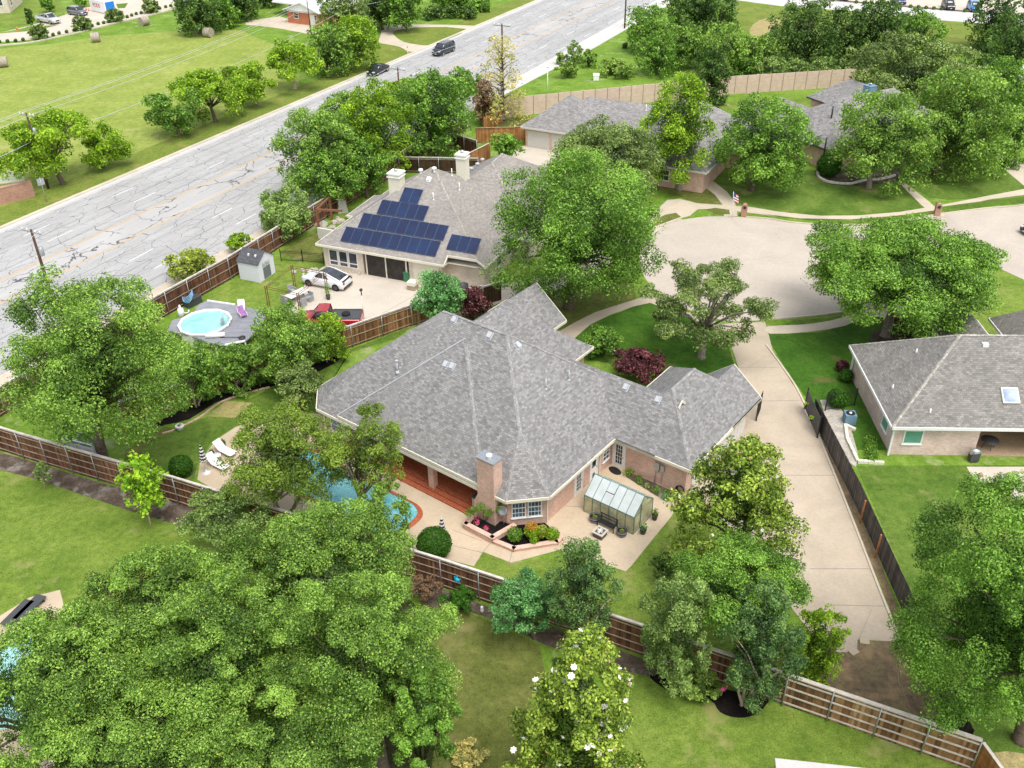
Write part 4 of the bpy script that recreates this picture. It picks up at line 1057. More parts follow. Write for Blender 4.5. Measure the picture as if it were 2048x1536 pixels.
# electric boxes
for (u, w_, z0, z1) in ((3.0, .38, 1.15, 1.85), (3.48, .26, 1.3, 1.8)):
    q = MB(); q.box(u, u+w_, .4, .545, z0, z1); q.build('meter_box', M['metal'], H1)
q = MB(); q.tube([(3.1, .5, 0.05), (3.1, .5, 1.15)], .03, 8); q.tube([(3.6, .5, 0.3), (3.6, .5, 1.3)], .02, 8); q.build('conduit', M['metal'], H1)
for u, v, a in ((0.95, .5, 0), (-.45, -4.6, 0)):
    q = MB(); q.lathe([(.02, 2.05), (.09, 2.1), (.09, 2.25), (.03, 2.3)], 10, u, v); q.build('wall_lamp', M['white'], H1)

# ================================================================== SECOND HOUSE WITH SOLAR PANELS
S0 = P(630.5, 487.5, 2.7).to_2d(); AS = radians(-22.2)
H2 = thing('solar_house', 'cream brick house with a tan hip roof carrying rows of dark blue solar panels', 'house', (S0.x, S0.y, 0), AS)
ss = .67
sa = hip(0, 17.8, 0, 17.4, 2.7, ss); sa['fp'] = [(0, .92), (17.8, .92), (17.8, 17.4), (0, 17.4)]
sa1 = dict(fp=[(0, 0), (13.9, 0), (13.9, .93), (0, .93)], pl=sa['pl'], z0=2.7)
sb = hip(5.5, 19.6, 8.0, 25.0, 2.7, ss)
sc_ = hip(-.7, 9.5, 7.3, 13.3, 2.7, ss*.8)
RS = [sa, sa1, sb, sc_]
roof2 = build_roof(RS, H2, M['roof_tan'], M['trim'])
caps(H2, [((0,0,2.7),(8.7,8.7,8.53)), ((17.0,.92,3.2),(9.1,8.7,8.53)), ((12.55,15.05,7.42),(19.6,8.0,2.7)), ((12.55,15.05,7.42),(12.55,17.9,7.42)), ((8.7,8.7,8.53),(9.1,8.7,8.53))], M['cap'], 0.22)
wall_prisms(H2, [[(.5, .5), (4.9, .5), (4.9, 16.5), (.5, 16.5)], [(4.9, 1.5), (9.9, 1.5), (9.9, 9), (4.9, 9)], [(9.9, .5), (13.4, .5), (13.4, 16), (9.9, 16)], [(13.4, 1.6), (17.3, 1.6), (17.3, 16.5), (13.4, 16.5)], [(6, 8.5), (19.1, 8.5), (19.1, 24.5), (6, 24.5)], [(-.2, 7.8), (.55, 7.8), (.55, 12.8), (-.2, 12.8)]], 0, 2.52, M['brick_tan'])
for t in (1.1, 2.2, 3.3): window(H2, (t, .5, 0), -pi/2, 1.0, 0.45, 2.15, 1, 1, 'white', 'glass', 0.08, sill=False)
for t in (1.1, 2.2, 3.3): 
    q = MB(); q.box(t, t+1.0, .43, .52, .9, .98); q.build('window_rail', M['white'], H2)
q = MB(); q.box(4.9, 9.9, 1.4, 1.498, 0, 2.5); q.build('dark_opening', M['black'], H2)
q = MB(); q.box(5.3, 9.6, .52, .53, 0.02, 2.3); so = q.build('screen_curtain', plain('dark_screen_mesh', (0.035,0.03,0.027), 0.5, 0.3, var=.5, scale=1.6), H2)
q = MB(); q.box(5.2, 5.32, .46, .56, 0, 2.4); q.box(7.35, 7.47, .46, .56, 0, 2.4); q.box(9.55, 9.7, .46, .56, 0, 2.4); q.box(4.9, 9.9, .45, .56, 2.3, 2.5); q.build('opening_frame', M['trim'], H2)
garage_door(H2, (10.5, .5, 0), -pi/2, 2.5, 2.15, 'trim')
window(H2, (17.3, 4.5, 0), 0, 1.2, .9, 2.2, 1, 2); window(H2, (17.3, 9.5-2.2, 0), 0, 1.0, .9, 2.2, 1, 2)
def flat_panel_row(n, u, v, wpan=1.0, lpan=1.68):
    sl_ = math.atan(ss)
    for i in range(n):
        uu = u+i*(wpan+.025); z = 2.7+ss*v+.10
        Mx = Matrix.Translation((uu, v, z)) @ Matrix.Rotation(sl_, 4, 'X')
        fr = MB(); fr.box(0, wpan, 0, lpan, 0, .035, M=Mx); fr.box(0.1, .16, .2, lpan-.2, -.09, 0, M=Mx)
        f = fr.build('solar_panel', M['panel_frame'], H2)
        c_ = MB(); 
        c_.box(.022, wpan-.022, .022, lpan-.022, .035, .039, M=Mx); c_.build('solar_cells', M['solar'], f)
mt, n, b = newmat('solar_cells', 0.12, 0.6)
uvc = coord(n, 'UV'); t = n.nodes.new('ShaderNodeTexBrick'); n.links.new(uvc, t.inputs['Vector']); t.offset = 0
for kx, vx in (('Scale', 1.0), ('Brick Width', .16), ('Row Height', .16), ('Mortar Size', .006)): t.inputs[kx].default_value = vx
t.inputs['Color1'].default_value = (0.006,0.011,0.04,1); t.inputs['Color2'].default_value = (0.008,0.014,0.05,1); t.inputs['Mortar'].default_value = (0.02,0.04,0.12,1)
nf = noise(n, .45, 4, .6, coord(n)); n.links.new(mixc(n, mrange(n, nf, .45, .7), t.outputs[0], (0.009,0.026,0.085)), b.inputs['Base Color']); M['solar'] = mt
M['panel_frame'] = plain('panel_frame_blue', (0.07,0.12,0.22), .4, .5, .3)
flat_panel_row(10, 2.55, 0.55); flat_panel_row(9, 3.75, 2.05); flat_panel_row(6-1, 5.1, 3.55); flat_panel_row(2, 6.9, 5.0); flat_panel_row(3, 13.55, 1.35)
Hm2 = Matrix.Translation((S0.x, S0.y, 0)) @ Matrix.Rotation(AS, 4, 'Z')
for (px, py, wd, hh) in ((789, 383, 1.2, 1.8), (922, 355, 1.0, 2.3)):
    u, v, _ = on_roof(px, py, Hm2, RS); zr = max(rz_at(q_, u, v) for q_ in RS[:3] if all(x*u+y*v+c > 0 for x, y, c in fp_edges(q_['fp']))); u -= wd/2; z1 = zr+hh
    o = chimney_(H2, u, u+wd, v, v+wd, zr-1.6, z1, 'trim', 'trim')
    q = MB(); q.box(u-.1, u+wd+.1, v-.1, v+wd+.1, z1-.42, z1-.32); q.box(u-.1, u+wd+.1, v-.1, v+wd+.1, z1-.1, z1-.001); q.build('moulding', M['white'], o)
vents(H2, Hm2, RS, [(858,359,'box','white'),(867,400,'thin','white'),(919,380,'thin','white'),(943,344,'turbine','vent'),(955,335,'turbine','vent'),(965,326,'turbine','vent'),(842,348,'turbine','white'),(869,345,'turbine','white'),(805,355,'turbine','white'),(904,352,'thin','white')], math.atan(ss))

# ================================================================== RIGHT NEIGHBOUR
A0 = P(1784.4, 854.7, 2.7).to_2d(); AN = radians(-2.7)
H3 = thing('neighbour_house', 'pale pink brick house with weathered grey roof and skylight at the right edge', 'house', (A0.x, A0.y, 0), AN)
na = hip(0, 26, 0, 11.15, 2.7, .76); nb = hip(7.5, 11.5, 9, 15.5, 2.7, 1.0, gable='S'); nc = hip(12.6, 17.5, 9, 15.8, 2.7, 1.0, gable='S')
RN = [na, nb, nc]; build_roof(RN, H3, M['roof_nb'], M['white'])
caps(H3, [((0,0,2.7),(5.57,5.57,6.93)), ((5.57,5.57,6.93),(20,5.57,6.93)), ((0,11.15,2.7),(5.57,5.57,6.93))], M['cap'], 0.24)
wall_prisms(H3, [[(.5, .5), (6.35, .5), (6.35, 10.65), (.5, 10.65)], [(6.35, 4.4), (11.2, 4.4), (11.2, 10.6), (6.35, 10.6)], [(11.2, .5), (25.5, .5), (25.5, 10.65), (11.2, 10.65)], [(8, 10), (11, 10), (11, 15), (8, 15)]], 0, 2.52, M['brick_nb'])
window(H3, (1.15, .5, 0), -pi/2, 1.35, .95, 2.15, 1, 1, 'white', 'glass_green', .09)
window(H3, (.5, 3.0, 0), pi, 1.3, .85, 2.15, 1, 1, 'white', 'glass_green', .09)
q = MB(); q.box(6.35, 11.2, .45, 4.4, 0.0, .06); q.build('patio_floor', M['paver_tan'], H3)
window(H3, (11.2, 1.2, 0), pi, 1.2, .3, 2.2, 1, 1, 'white', 'glass', .09); door(H3, (11.2, 3.4, 0), pi, .9, 2.05, 'french')
q = MB(); q.box(.28, .4, .28, .4, .05, 2.5); q.build('downspout', M['white'], H3); q = MB(); q.box(.3, .42, 10.6, 10.75, .05, 2.5); q.build('downspout', M['white'], H3)
sk = MB(); sl_ = math.atan(.76); Mx = Matrix.Translation((7.75, 1.45, 2.7+.76*1.45+.02)) @ Matrix.Rotation(sl_, 4, 'X')
sk.box(0, 1.15, 0, 1.15, 0, .12, M=Mx); sko = sk.build('skylight', M['trim'], H3)
q = MB()
for i in range(8):
    for j in range(8):
        f = lambda a_, b_: Mx @ Vector((.08+a_*.99/8, .08+b_*.99/8, .12+.22*(1-((a_-4)/4)**2)*(1-((b_-4)/4)**2)))
        q.face([f(i, j), f(i+1, j), f(i+1, j+1), f(i, j+1)], smooth=True)
q.build('dome', water('skylight_dome', (0.26,0.33,0.50), (0.46,0.54,0.70), 1, .08), sko, weld=True)
for uu, vv, k in ((3.1, 6.2, 'thin'), (1.0, 3.8, 'thin'), (2.7, .9, 'thin')):
    z = rz_at(na, uu, vv); q = MB(); q.lathe([(.12, z-.05), (.06, z+.1), (.05, z+.3), (.0, z+.31)], 10, uu, vv); q.build('roof_vent', M['white'], H3)
q = MB(); z = rz_at(na, 7.2, 5.0); q.box(7.0, 7.4, 4.8, 5.15, z-.3, z+.1); q.build('roof_vent', M['white'], H3)

# ================================================================== FAR HOUSES
F0 = P(1041, 253, 2.7).to_2d(); AF = radians(-28)
H4 = thing('far_garage_house', 'brick house with a grey hip roof and two beige garage doors beside the precast wall', 'house', (F0.x, F0.y, 0), AF)
fa = hip(0, 10.0, 0, 9.5, 2.7, .72); fb_ = hip(2, 30, 3.5, 12, 2.7, .62); fc = hip(14, 27, -6.0, 13.5, 2.7, .72)
RF = [fa, fb_, fc]; build_roof(RF, H4, M['roof_far'], M['offwhite'])
wall_prisms(H4, [[(.5, .5), (9.5, .5), (9.5, 9), (.5, 9)], [(9.5, 4), (29, 4), (29, 11.5), (9.5, 11.5)], [(14.5, -5.5), (26.5, -5.5), (26.5, 13), (14.5, 13)]], 0, 2.52, M['brick'])
garage_door(H4, (.9, .5, 0), -pi/2, 2.9, 2.1, 'offwhite'); garage_door(H4, (4.4, .5, 0), -pi/2, 2.9, 2.1, 'offwhite')
window(H4, (16, -5.5, 0), -pi/2, 1.2, .8, 2.1, 2, 2); window(H4, (21, -5.5, 0), -pi/2, 1.4, .8, 2.1, 2, 2)
roof_vent(H4, RF, 14.6, 6.9, 'thin', 'white')
q = MB(); Mx = Matrix.Translation((17.4, 4.4, 2.7+.72*3.4+.12)) @ Matrix.Rotation(-math.atan(.72), 4, 'Y'); q.box(-.6, 1.1, -.7, .7, 0, .1, M=Mx); q.build('skylight', M['offwhite'], H4)
F1 = P(1662, 302.8, 2.7).to_2d()
AG = radians(27)
H5 = thing('far_chimney_house', 'brick house with joined grey roofs and a blue chimney, below the rust brown fence', 'house', (F1.x, F1.y, 0), AG)
ga = hip(0, 21, 0, 11.5, 2.7, .72); gb_ = hip(-.4, 7.0, 3, 17, 2.7, .75); gc_ = hip(13.5, 21, 4, 19, 2.7, .75); gd = hip(5, 15, 5, 13.6, 2.7, .6)
RG = [ga, gb_, gc_, gd]; build_roof(RG, H5, M['roof_far'], M['charcoal'])
wall_prisms(H5, [[(.5, .5), (20.5, .5), (20.5, 11), (.5, 11)], [(.1, 11), (6.5, 11), (6.5, 16.5), (.1, 16.5)], [(14.0, 11), (20.5, 11), (20.5, 18.5), (14.0, 18.5)], [(6.5, 11), (14, 11), (14, 13.1), (6.5, 13.1)]], 0, 2.52, M['brick'])
window(H5, (.5, 8.4, 0), pi, 1.4, .8, 2.1, 2, 2); window(H5, (4.5, .5, 0), -pi/2, 1.4, .8, 2.1, 2, 2); window(H5, (9.5, .5, 0), -pi/2, 1.4, .8, 2.1, 2, 2)
M['blue_siding'] = plain('blue_grey_siding', (0.16,0.26,0.35), .6, var=.08)
_c = P(1736, 196, 5.0); 
q = H5.matrix_world if False else None
Hm = Matrix.Translation((F1.x, F1.y, 0)) @ Matrix.Rotation(AG, 4, 'Z'); lc = Hm.inverted() @ _c
o = chimney_(H5, lc.x-.6, lc.x+.6, lc.y-.6, lc.y+.6, 3.5, 6.6, 'blue_siding', 'blue_siding')
for px in ((1665, 222), (1688, 222), (1652, 285)):
    lc = Hm.inverted() @ P(px[0], px[1], 6.0); q = MB(); q.tube([(lc.x, lc.y, 4.5), (lc.x, lc.y, 6.6)], .09, 8); q.build('roof_vent', M['black'], H5)
# brick house across the highway
B0 = P(577, 45, 0).to_2d()
B1 = P(640, 53, 0).to_2d(); AB = atan2(B1.y-B0.y, B1.x-B0.x)
H6 = thing('orange_brick_house', 'low orange brick house with white gable and white roof beyond the highway', 'house', (B0.x, B0.y, 0), AB)
w6 = (B1-B0).length
M['roof_white'] = shingle('pale_grey_shingles', (0.62,0.62,0.62), (0.52,0.52,0.53), 0.4, 0.2)
r6 = [hip(-.6, w6+.6, -.6, 14, 2.6, .36, gable='NS'), hip(-8, 4, 4.5, 16, 2.6, .3, gable='W')]
build_roof(r6, H6, M['roof_white'], M['white'])
wall_prisms(H6, [[(0, 0), (w6, 0), (w6, 13), (0, 13)], [(-7.2, 8.6), (0, 8.6), (0, 15), (-7.2, 15)]], 0, 2.4, M['brick_red'])
q = MB(); q.face([(-.4, -.3, 2.5), (w6+.4, -.3, 2.5), (w6/2, -.3, 2.5+.36*(w6/2+.5))]); q.build('gable_wall', M['white'], H6)
for t in (1.7, 6.4): window(H6, (t, 0, 0), -pi/2, 1.2, 1.0, 2.1, 1, 2)
door(H6, (w6-2.2, 0, 0), -pi/2, 1.0, 2.0, 'plain')
garage_door(H6, (-6.4, 8.6, 0), -pi/2, 5.4, 2.1, 'white')
# pale house corner, top left
T0 = P(21, 26, 0).to_2d()
H7 = thing('pale_house', 'pale stone house corner with white framed window cut by the top left edge', 'house', (T0.x, T0.y, 0), radians(12))
wall_prisms(H7, [[(-14, 0), (0, 0), (0, 12), (-14, 12)]], 0, 5.6, M['brick_tan'])
build_roof([hip(-14.6, .6, -.6, 12.6, 5.8, .5)], H7, M['roof_far'], M['white'])
window(H7, (-2.6, 0, 0), -pi/2, 1.6, 1.5, 4.8, 2, 4); window(H7, (-6.6, 0, 0), -pi/2, 1.6, 1.5, 4.8, 2, 4); window(H7, (0, 2, 0), 0, 1.4, 1.0, 2.6, 2, 2)
# roof corner at the bottom edge
Z0 = P(1550, 1516, 2.8).to_2d(); Z1 = P(1730, 1536, 2.8).to_2d(); AZ = atan2(Z1.y-Z0.y, Z1.x-Z0.x)
H8 = thing('patio_roof', 'flat pale roof edge poking in at the bottom of the photograph', 'roof', (Z0.x, Z0.y, 0), AZ)
q = MB(); q.prism([(0, -8), (6, -8), (6, 0), (0, 0)], 2.66, 2.8); q.build('roof', M['shoulder'], H8)
for u, v in ((.3, -.3), (5.6, -.3), (.3, -7.6), (5.6, -7.6)): q = MB(); q.box(u-.07, u+.07, v-.07, v+.07, 0, 2.66); q.build('post', M['offwhite'], H8)
# ================================================================== FENCES
def fence(name, label, pts, h, mat, rail='rail_wood', post='metal', side=1, spacing=2.44, nr=3, cap='cap_wood', group=None, bw=.14, cat='fence', capw=.16, railh=.06):
    """pts: world 2D points of the foot of the fence; side +1: rails and posts stand on the left of the run"""
    c0 = Vector(pts[0]); root = thing(name, label, cat, (c0.x, c0.y, 0), 0, group)
    rg = random.Random(hash(label) % 1000 if False else len(label)*7+len(pts))
    pk = MB(); rl = [MB() for _ in range(nr)]; cpm = MB(); posts = []
    for a, b in zip(pts[:-1], pts[1:]):
        a = Vector(a)-c0; b = Vector(b)-c0; d = b-a; Ln = d.length; d = d/Ln; nrm = Vector((-d.y, d.x))*side
        n = max(1, int(Ln/bw)); th = atan2(d.y, d.x)
        base_t = rg.random()
        for i in range(n):
            x = a+d*(Ln*i/n); Mx = Matrix.Translation((x.x, x.y, 0)) @ Matrix.Rotation(th, 4, 'Z')
            if i % 17 == 0: base_t = rg.random()
            hh = h+rg.uniform(-.015, .015) if not cap else h-.02
            pk.box(0.002, Ln/n-.004, -.01, .01, .04, hh+rg.uniform(-.02, .0), min(1, max(0, .35*base_t+.65*rg.random())), M=Mx)
        for k in range(nr):
            z = h*(.12+.76*k/max(1, nr-1)) if nr > 1 else h*.5
            p = a+nrm*.045; q = b+nrm*.045; rl[k].beam((p.x, p.y, z), (q.x, q.y, z), .035, railh)
        if cap: cpm.beam((a.x, a.y, h+.02), (b.x, b.y, h+.02), capw, .04); cpm.beam((a.x+nrm.x*.03, a.y+nrm.y*.03, h-.06), (b.x+nrm.x*.03, b.y+nrm.y*.03, h-.06), .03, .1)
        m_ = max(1, round(Ln/spacing))
        for i in range(m_+1):
            p = a+d*(Ln*i/m_)+nrm*.095
            if posts and (posts[-1]-p).length < 1.0: continue
            posts.append(p)
    pk.build('picket_panel', M[mat], root)
    if rail:
        for k in range(nr): rl[k].build('rail', M[rail], root)
    if cap: cpm.build('cap_board', M[cap], root)
    if post:
        for p in posts:
            q = MB(); q.tube([(p.x, p.y, 0), (p.x, p.y, h-.02)], .035, 8); q.build('post', M[post], root)
    return root
def W2(pts): return [tuple(p) for p in P2(pts)]
fence('board_fence', 'long dark brown board fence with grey posts between the highway sidewalk and back yards', [RD(-38, 31.3), RD(-8, 31.0), RD(0, 31.3), RD(7, 31.0), RD(24, 30.4), RD(50, 29.6)], 2.35, 'fence_brown', side=-1, rail='rail_wood')
fence('board_fence', 'brown and bleached board fence between the two back yards, beside the red pickup', W2([(966,612),(824,651.6),(705,694),(530,752),(424,795),(250,850)]), 2.1, 'fence_weather', side=1, nr=3, rail='rail_wood')
fence('board_fence', 'short dark panel of upright boards beside the purple tree and the second house', W2([(1003,600),(962,613)]), 1.95, 'fence_umber', side=1, rail=None, post=None, cap='cap_wood')
f3 = [(-36.6-6, 54.0+2.7), (-35.04, 53.32), (-22.36, 48.0), (-4.33, 40.0), (4.77, 35.7), (13.81, 31.3)]
fence('board_fence', 'dark brown board fence with pale rails crossing the middle of the photograph behind the pool', f3, 2.35, 'fence_brown', side=-1, rail='rail_wood', nr=4)
fence('board_fence', 'sun bleached board fence with four pale rails and grey posts at the lower right', [(13.81, 31.3), (21.9, 27.35)], 2.3, 'fence_weather', side=-1, rail='rail_pale', nr=4, capw=.22, cap='rail_pale', railh=.1)
fence('board_fence', 'short end panel turning the corner at the bottom right of the bleached fence', [(21.95, 27.3), (22.4, 25.0)], 2.2, 'fence_cedar', side=1, nr=2)
fence('board_fence', 'grey weathered board fence running along the right side of the long driveway', [(22.5, 57.0), (22.6, 47.0), (22.35, 38.0), (22.0, 28.2)], 1.85, 'fence_grey', side=1, rail='rail_wood', post=None, cap=None, nr=2, bw=.15)
for a_, b_ in (((22.37, 45.2), .2), ((22.27, 42.0), .2)):
    q = MB(); q.box(-.07, .02, -.05, .05, 0, 1.9); o = q.build('fence_board', M['fence_cedar']); o.location = (a_[0]-.02, a_[1], 0)
    tag(o, 'new orange board nailed on the grey driveway fence, '+('nearer the house' if a_[1] > 44 else 'nearer the camera'), 'board', 'new boards on the driveway fence')
fence('board_fence', 'orange cedar fence panel beside the far garage doors', W2([(952,286),(1030,284),(1051,281)]), 2.0, 'fence_cedar', rail=None, post=None, cap='rail_wood')
fence('board_fence', 'cedar fence sloping up beside the small tree behind the white chimney', W2([(925,345),(981,316)]), 2.0, 'fence_cedar', rail=None, post=None, cap='cap_wood')
fence('board_fence', 'cedar fence beside the tall bare topped tree at the end of the precast wall', W2([(968,264),(1005,247)]), 2.0, 'fence_cedar', rail='rail_wood', nr=2, post=None, cap=None)
fence('board_fence', 'almost black fence behind the white chimney of the second house', W2([(800,345),(957,348)]), 2.0, 'fence_umber', side=-1, nr=2)
fence('board_fence', 'brown fence under the row of trees behind the second house', W2([(780,318),(850,305),(905,296),(955,312)]), 2.0, 'fence_brown', side=-1, nr=2)
fence('board_fence', 'rust brown fence behind the blue chimney of the farthest house', W2([(1702,170),(1745,188),(1800,210)]), 2.3, 'fence_cedar', rail=None, post=None, cap=None)
# precast wall
pw = W2([(1009,235),(1067,228),(1468,187.5),(1633,177),(1735,171)]); c0 = Vector(pw[0])
root = thing('precast_wall', 'long pale pink precast panel wall dividing the far houses from the rough grass', 'wall', (c0.x, c0.y, 0))
pm = MB(); rg = random.Random(2)
for a, b in zip(pw[:-1], pw[1:]):
    a = Vector(a)-c0; b = Vector(b)-c0; d = b-a; Ln = d.length; n = max(1, round(Ln/1.9)); 
    for i in range(n):
        p = a+d*(i/n); q = a+d*((i+1)/n); dd = (q-p).normalized()
        for k in range(5): z = .54*k; pm.beam((p.x+dd.x*.05, p.y+dd.y*.05, z+.26), (q.x-dd.x*.05, q.y-dd.y*.05, z+.26), .1, .525, rg.random())
        r = MB(); r.box(p.x-.06, p.x+.06, p.y-.08, p.y+.08, 0, 2.72); r.build('column', M['precast_col'], root)
pm.build('panel', M['precast'], root)
# iron fences
def iron(label, pts, h, sp=.12, name='iron_fence'):
    w_ = W2(pts); c0 = Vector(w_[0]); root = thing(name, label, 'fence', (c0.x, c0.y, 0)); mb = MB(); k = 0
    for a, b in zip(w_[:-1], w_[1:]):
        a = Vector(a)-c0; b = Vector(b)-c0; d = b-a; n = int(d.length/sp)
        for i in range(n): p = a+d*(i/n); mb.box(p.x-.009, p.x+.009, p.y-.009, p.y+.009, .08, h)
        for z in (.15, h-.12, h-.28): mb.beam((a.x, a.y, z), (b.x, b.y, z), .02, .03)
        m_ = max(1, round(d.length/2.2))
        for i in range(m_+1):
            p = a+d*(i/m_); r = MB(); r.box(p.x-.04, p.x+.04, p.y-.04, p.y+.04, 0, h+.12); r.build('post', M['black'], root)
    mb.build('railing', M['black'], root)
iron('low black iron fence between the shed lawn and the corner of the second house', [(563,522),(606,524),(648,528)], 1.2)
iron('black iron fence between the driveway gate and the neighbour brick wall', [(1650,822),(1708,812)], 1.5)
# driveway gates
g0 = P(1609, 818).to_2d(); g1 = P(1634, 876).to_2d(); d = g1-g0
root = thing('driveway_gate', 'open black driveway gate with two flower pots standing against the grey fence', 'gate', (g0.x, g0.y, 0)); q = MB()
for i in range(34): p = d*(i/33); q.box(p.x-.012, p.x+.012, p.y-.012, p.y+.012, .1, 1.75)
for z in (.15, .9, 1.7): q.beam((0, 0, z), (d.x, d.y, z), .03, .05)
q.beam((0, 0, .9), (d.x, d.y, .9), .02, 1.5)
q.build('gate_panel', M['charcoal'], root)
for t in (0, 1): p = d*t; r = MB(); r.box(p.x-.05, p.x+.05, p.y-.05, p.y+.05, 0, 1.95); r.build('post', M['black'], root)
g0 = P(1512, 842).to_2d(); root = thing('driveway_gate', 'black gate leaf folded against the garage corner of the main house', 'gate', (g0.x, g0.y, 0)); q = MB()
g1 = P(1520, 822).to_2d()-g0
for i in range(9): p = g1*(i/8); q.box(p.x-.02, p.x+.02, p.y-.02, p.y+.02, .1, 1.8+.1*sin(i*pi/8))
for z in (.2, .9, 1.7): q.beam((0, 0, z), (g1.x, g1.y, z), .03, .06)
q.build('gate_panel', M['black'], root); q = MB(); q.box(-.05, .05, -.05, .05, 0, 2.0); q.build('post', M['black'], root)
# rust brick wall with white railing, far left
b0, b1 = P(-60, 425).to_2d(), P(70, 392).to_2d(); d = b1-b0
root = thing('brick_entry_wall', 'rust coloured brick entry wall beside the highway at the left edge', 'wall', (b0.x, b0.y, 0)); q = MB()
q.beam((0, 0, .95), (d.x, d.y, .95), .5, 1.9); q.build('wall', M['brick_wall'], root); q = MB(); q.beam((0, 0, 1.93), (d.x, d.y, 1.93), .6, .06); q.build('coping', M['brick_wall'], root)
w_ = W2([(-60,378),(50,364)]); a = Vector(w_[0]); b = Vector(w_[1])-a
root = thing('white_railing', 'white picket railing behind the rust brick wall', 'railing', (a.x, a.y, 0)); q = MB()
for i in range(60): p = b*(i/59); q.box(p.x-.03, p.x+.03, p.y-.03, p.y+.03, .1, 1.5)
for z in (.3, 1.4): q.beam((0, 0, z), (b.x, b.y, z), .05, .08)
q.build('pickets', M['white'], root)

# ================================================================== POLES AND WIRES
def pole(label, base, h, arm=2.4, ang=RA+pi/2, r=.16, arms=1, extra=True):
    p = P(*base); root = thing('utility_pole', label, 'utility pole', p)
    q = MB(); q.tube([(0, 0, 0), (0, 0, h*.5), (0, 0, h)], [r, r*.85, r*.65], 12); q.build('pole', M['pole'], root)
    for k in range(arms):
        z = h-.25-k*.9; q = MB(); dx, dy = cos(ang)*arm/2, sin(ang)*arm/2
        q.beam((-dx, -dy, z), (dx, dy, z), .1, .12); a_ = q.build('crossarm', M['metal'], root)
        for t in (-1, -.5, .5, 1):
            q = MB(); q.lathe([(.05, 0), (.08, .06), (.05, .12), (.07, .18), (.02, .25)], 8, dx*t*.95, dy*t*.95, z+.06); q.build('insulator', M['white'], a_)
    if extra:
        q = MB(); q.lathe([(.2, h-2.6), (.22, h-2.5), (.22, h-1.8), (.1, h-1.7)], 12, .35, 0); q.build('transformer', M['metal'], root)
    return p, h, ang, arm
pA = pole('dark wooden utility pole rising through the bright trees on the far verge, left', (97,377), 9.1)
pB = pole('leaning brown utility pole with white insulators beside the big backyard tree', (103,590), 5.3+1.4)
pC = pole('utility pole whose top shows above the tree row by the black sedan', (803,238), 7.2)
pD = pole('tall utility pole standing inside the sparse tall tree', (1007,243), 13.2, extra=False)
pE = pole('bare dark pole beside the highway at the top edge', (1249,57), 9.5, extra=False)
pF = pole('thin dark pole in front of the orange brick house', (622,68), 7.0, arm=.4, extra=False, r=.1)
pG = pole('pole top with many wires above the bright trees near the brick house', (702,92), 10.2, arm=3.2)
def wire(label, ends, sag=.9, r=.022):
    mb = MB(); o0 = Vector(ends[0])
    for a, b in zip(ends[:-1], ends[1:]):
        a = Vector(a); b = Vector(b); n = 14
        mb.tube([a.lerp(b, i/n)-Vector((0, 0, sag*4*(i/n)*(1-i/n)))-o0 for i in range(n+1)], r, 4, caps=False)
    o = mb.build('power_line', M['wire']); o.location = o0; tag(o, label, 'wire', 'overhead power lines'); return o
M['wire'] = plain('aluminium_wire', (0.55,0.57,0.58), .4, .5, .2)
def armp(pp, t, dz=0.0):
    p, h, a, arm = pp; return (p.x+cos(a)*arm/2*t, p.y+sin(a)*arm/2*t, h+dz)
pXL = (P(-420, 560), 9.1, RA+pi/2, 2.4); 
wire('upper wire over the field from the left pole, outer side', [armp(pXL, -.9), armp(pA, -.9), armp(pG, -.9), (armp(pG, -.9)[0]+DR.x*60, armp(pG, -.9)[1]+DR.y*60, 9.6)])
wire('upper wire over the field from the left pole, middle', [armp(pXL, .0, .2), armp(pA, .0, .2), armp(pG, .0, .2), (armp(pG, 0)[0]+DR.x*60, armp(pG, 0)[1]+DR.y*60, 10)])
wire('upper wire over the field from the left pole, road side', [armp(pXL, .9), armp(pA, .9), armp(pG, .9), (armp(pG, .9)[0]+DR.x*60, armp(pG, .9)[1]+DR.y*60, 9.6)])
wire('lower cable on the left pole crossing the bright trees', [armp(pXL, 0, -3.2), armp(pA, 0, -3.2), armp(pG, 0, -3.6), (armp(pG, 0)[0]+DR.x*60, armp(pG, 0)[1]+DR.y*60, 6.2)], 1.2, .03)
pXR = (P(-500, 1000), 6.7, RA+pi/2, 2.4)
wire('wire along the near side of the highway, outer side', [armp(pXR, -.9), armp(pB, -.9), armp(pC, -.9), armp(pE, -.9)])
wire('wire along the near side of the highway, fence side', [armp(pXR, .9), armp(pB, .9), armp(pC, .9), armp(pE, .9)])

# ================================================================== VEHICLES
M['tyre'] = plain('tyre_rubber', (0.02,0.02,0.022), .8, .2); M['rim'] = plain('alloy_rim', (0.35,0.36,0.37), .3, .5, .7)
M['lamp_w'] = plain('headlight_glass', (0.7,0.72,0.75), .1, .6); M['lamp_r'] = plain('tail_light', (0.45,0.02,0.02), .2, .5)
M['plate'] = plain('number_plate', (0.7,0.7,0.7), .4)
def paint(name, col, rough=.25, metal=.2):
    mt, n, b = newmat(name, rough, .5, metal); b.inputs['Coat Weight'].default_value = .6; b.inputs['Coat Roughness'].default_value = .05
    f = noise(n, 2.0, 3, .5, coord(n)); n.links.new(ramp(n, f, [(.3, tuple(c*.93 for c in col)), (.7, tuple(min(1, c*1.05) for c in col))]), b.inputs['Base Color']); return mt
M['p_white'] = paint('white_car_paint', (.74,.75,.76), metal=0); M['p_black'] = paint('black_car_paint', (.012,.013,.016)); M['p_dark'] = paint('dark_slate_car_paint', (.02,.025,.032))
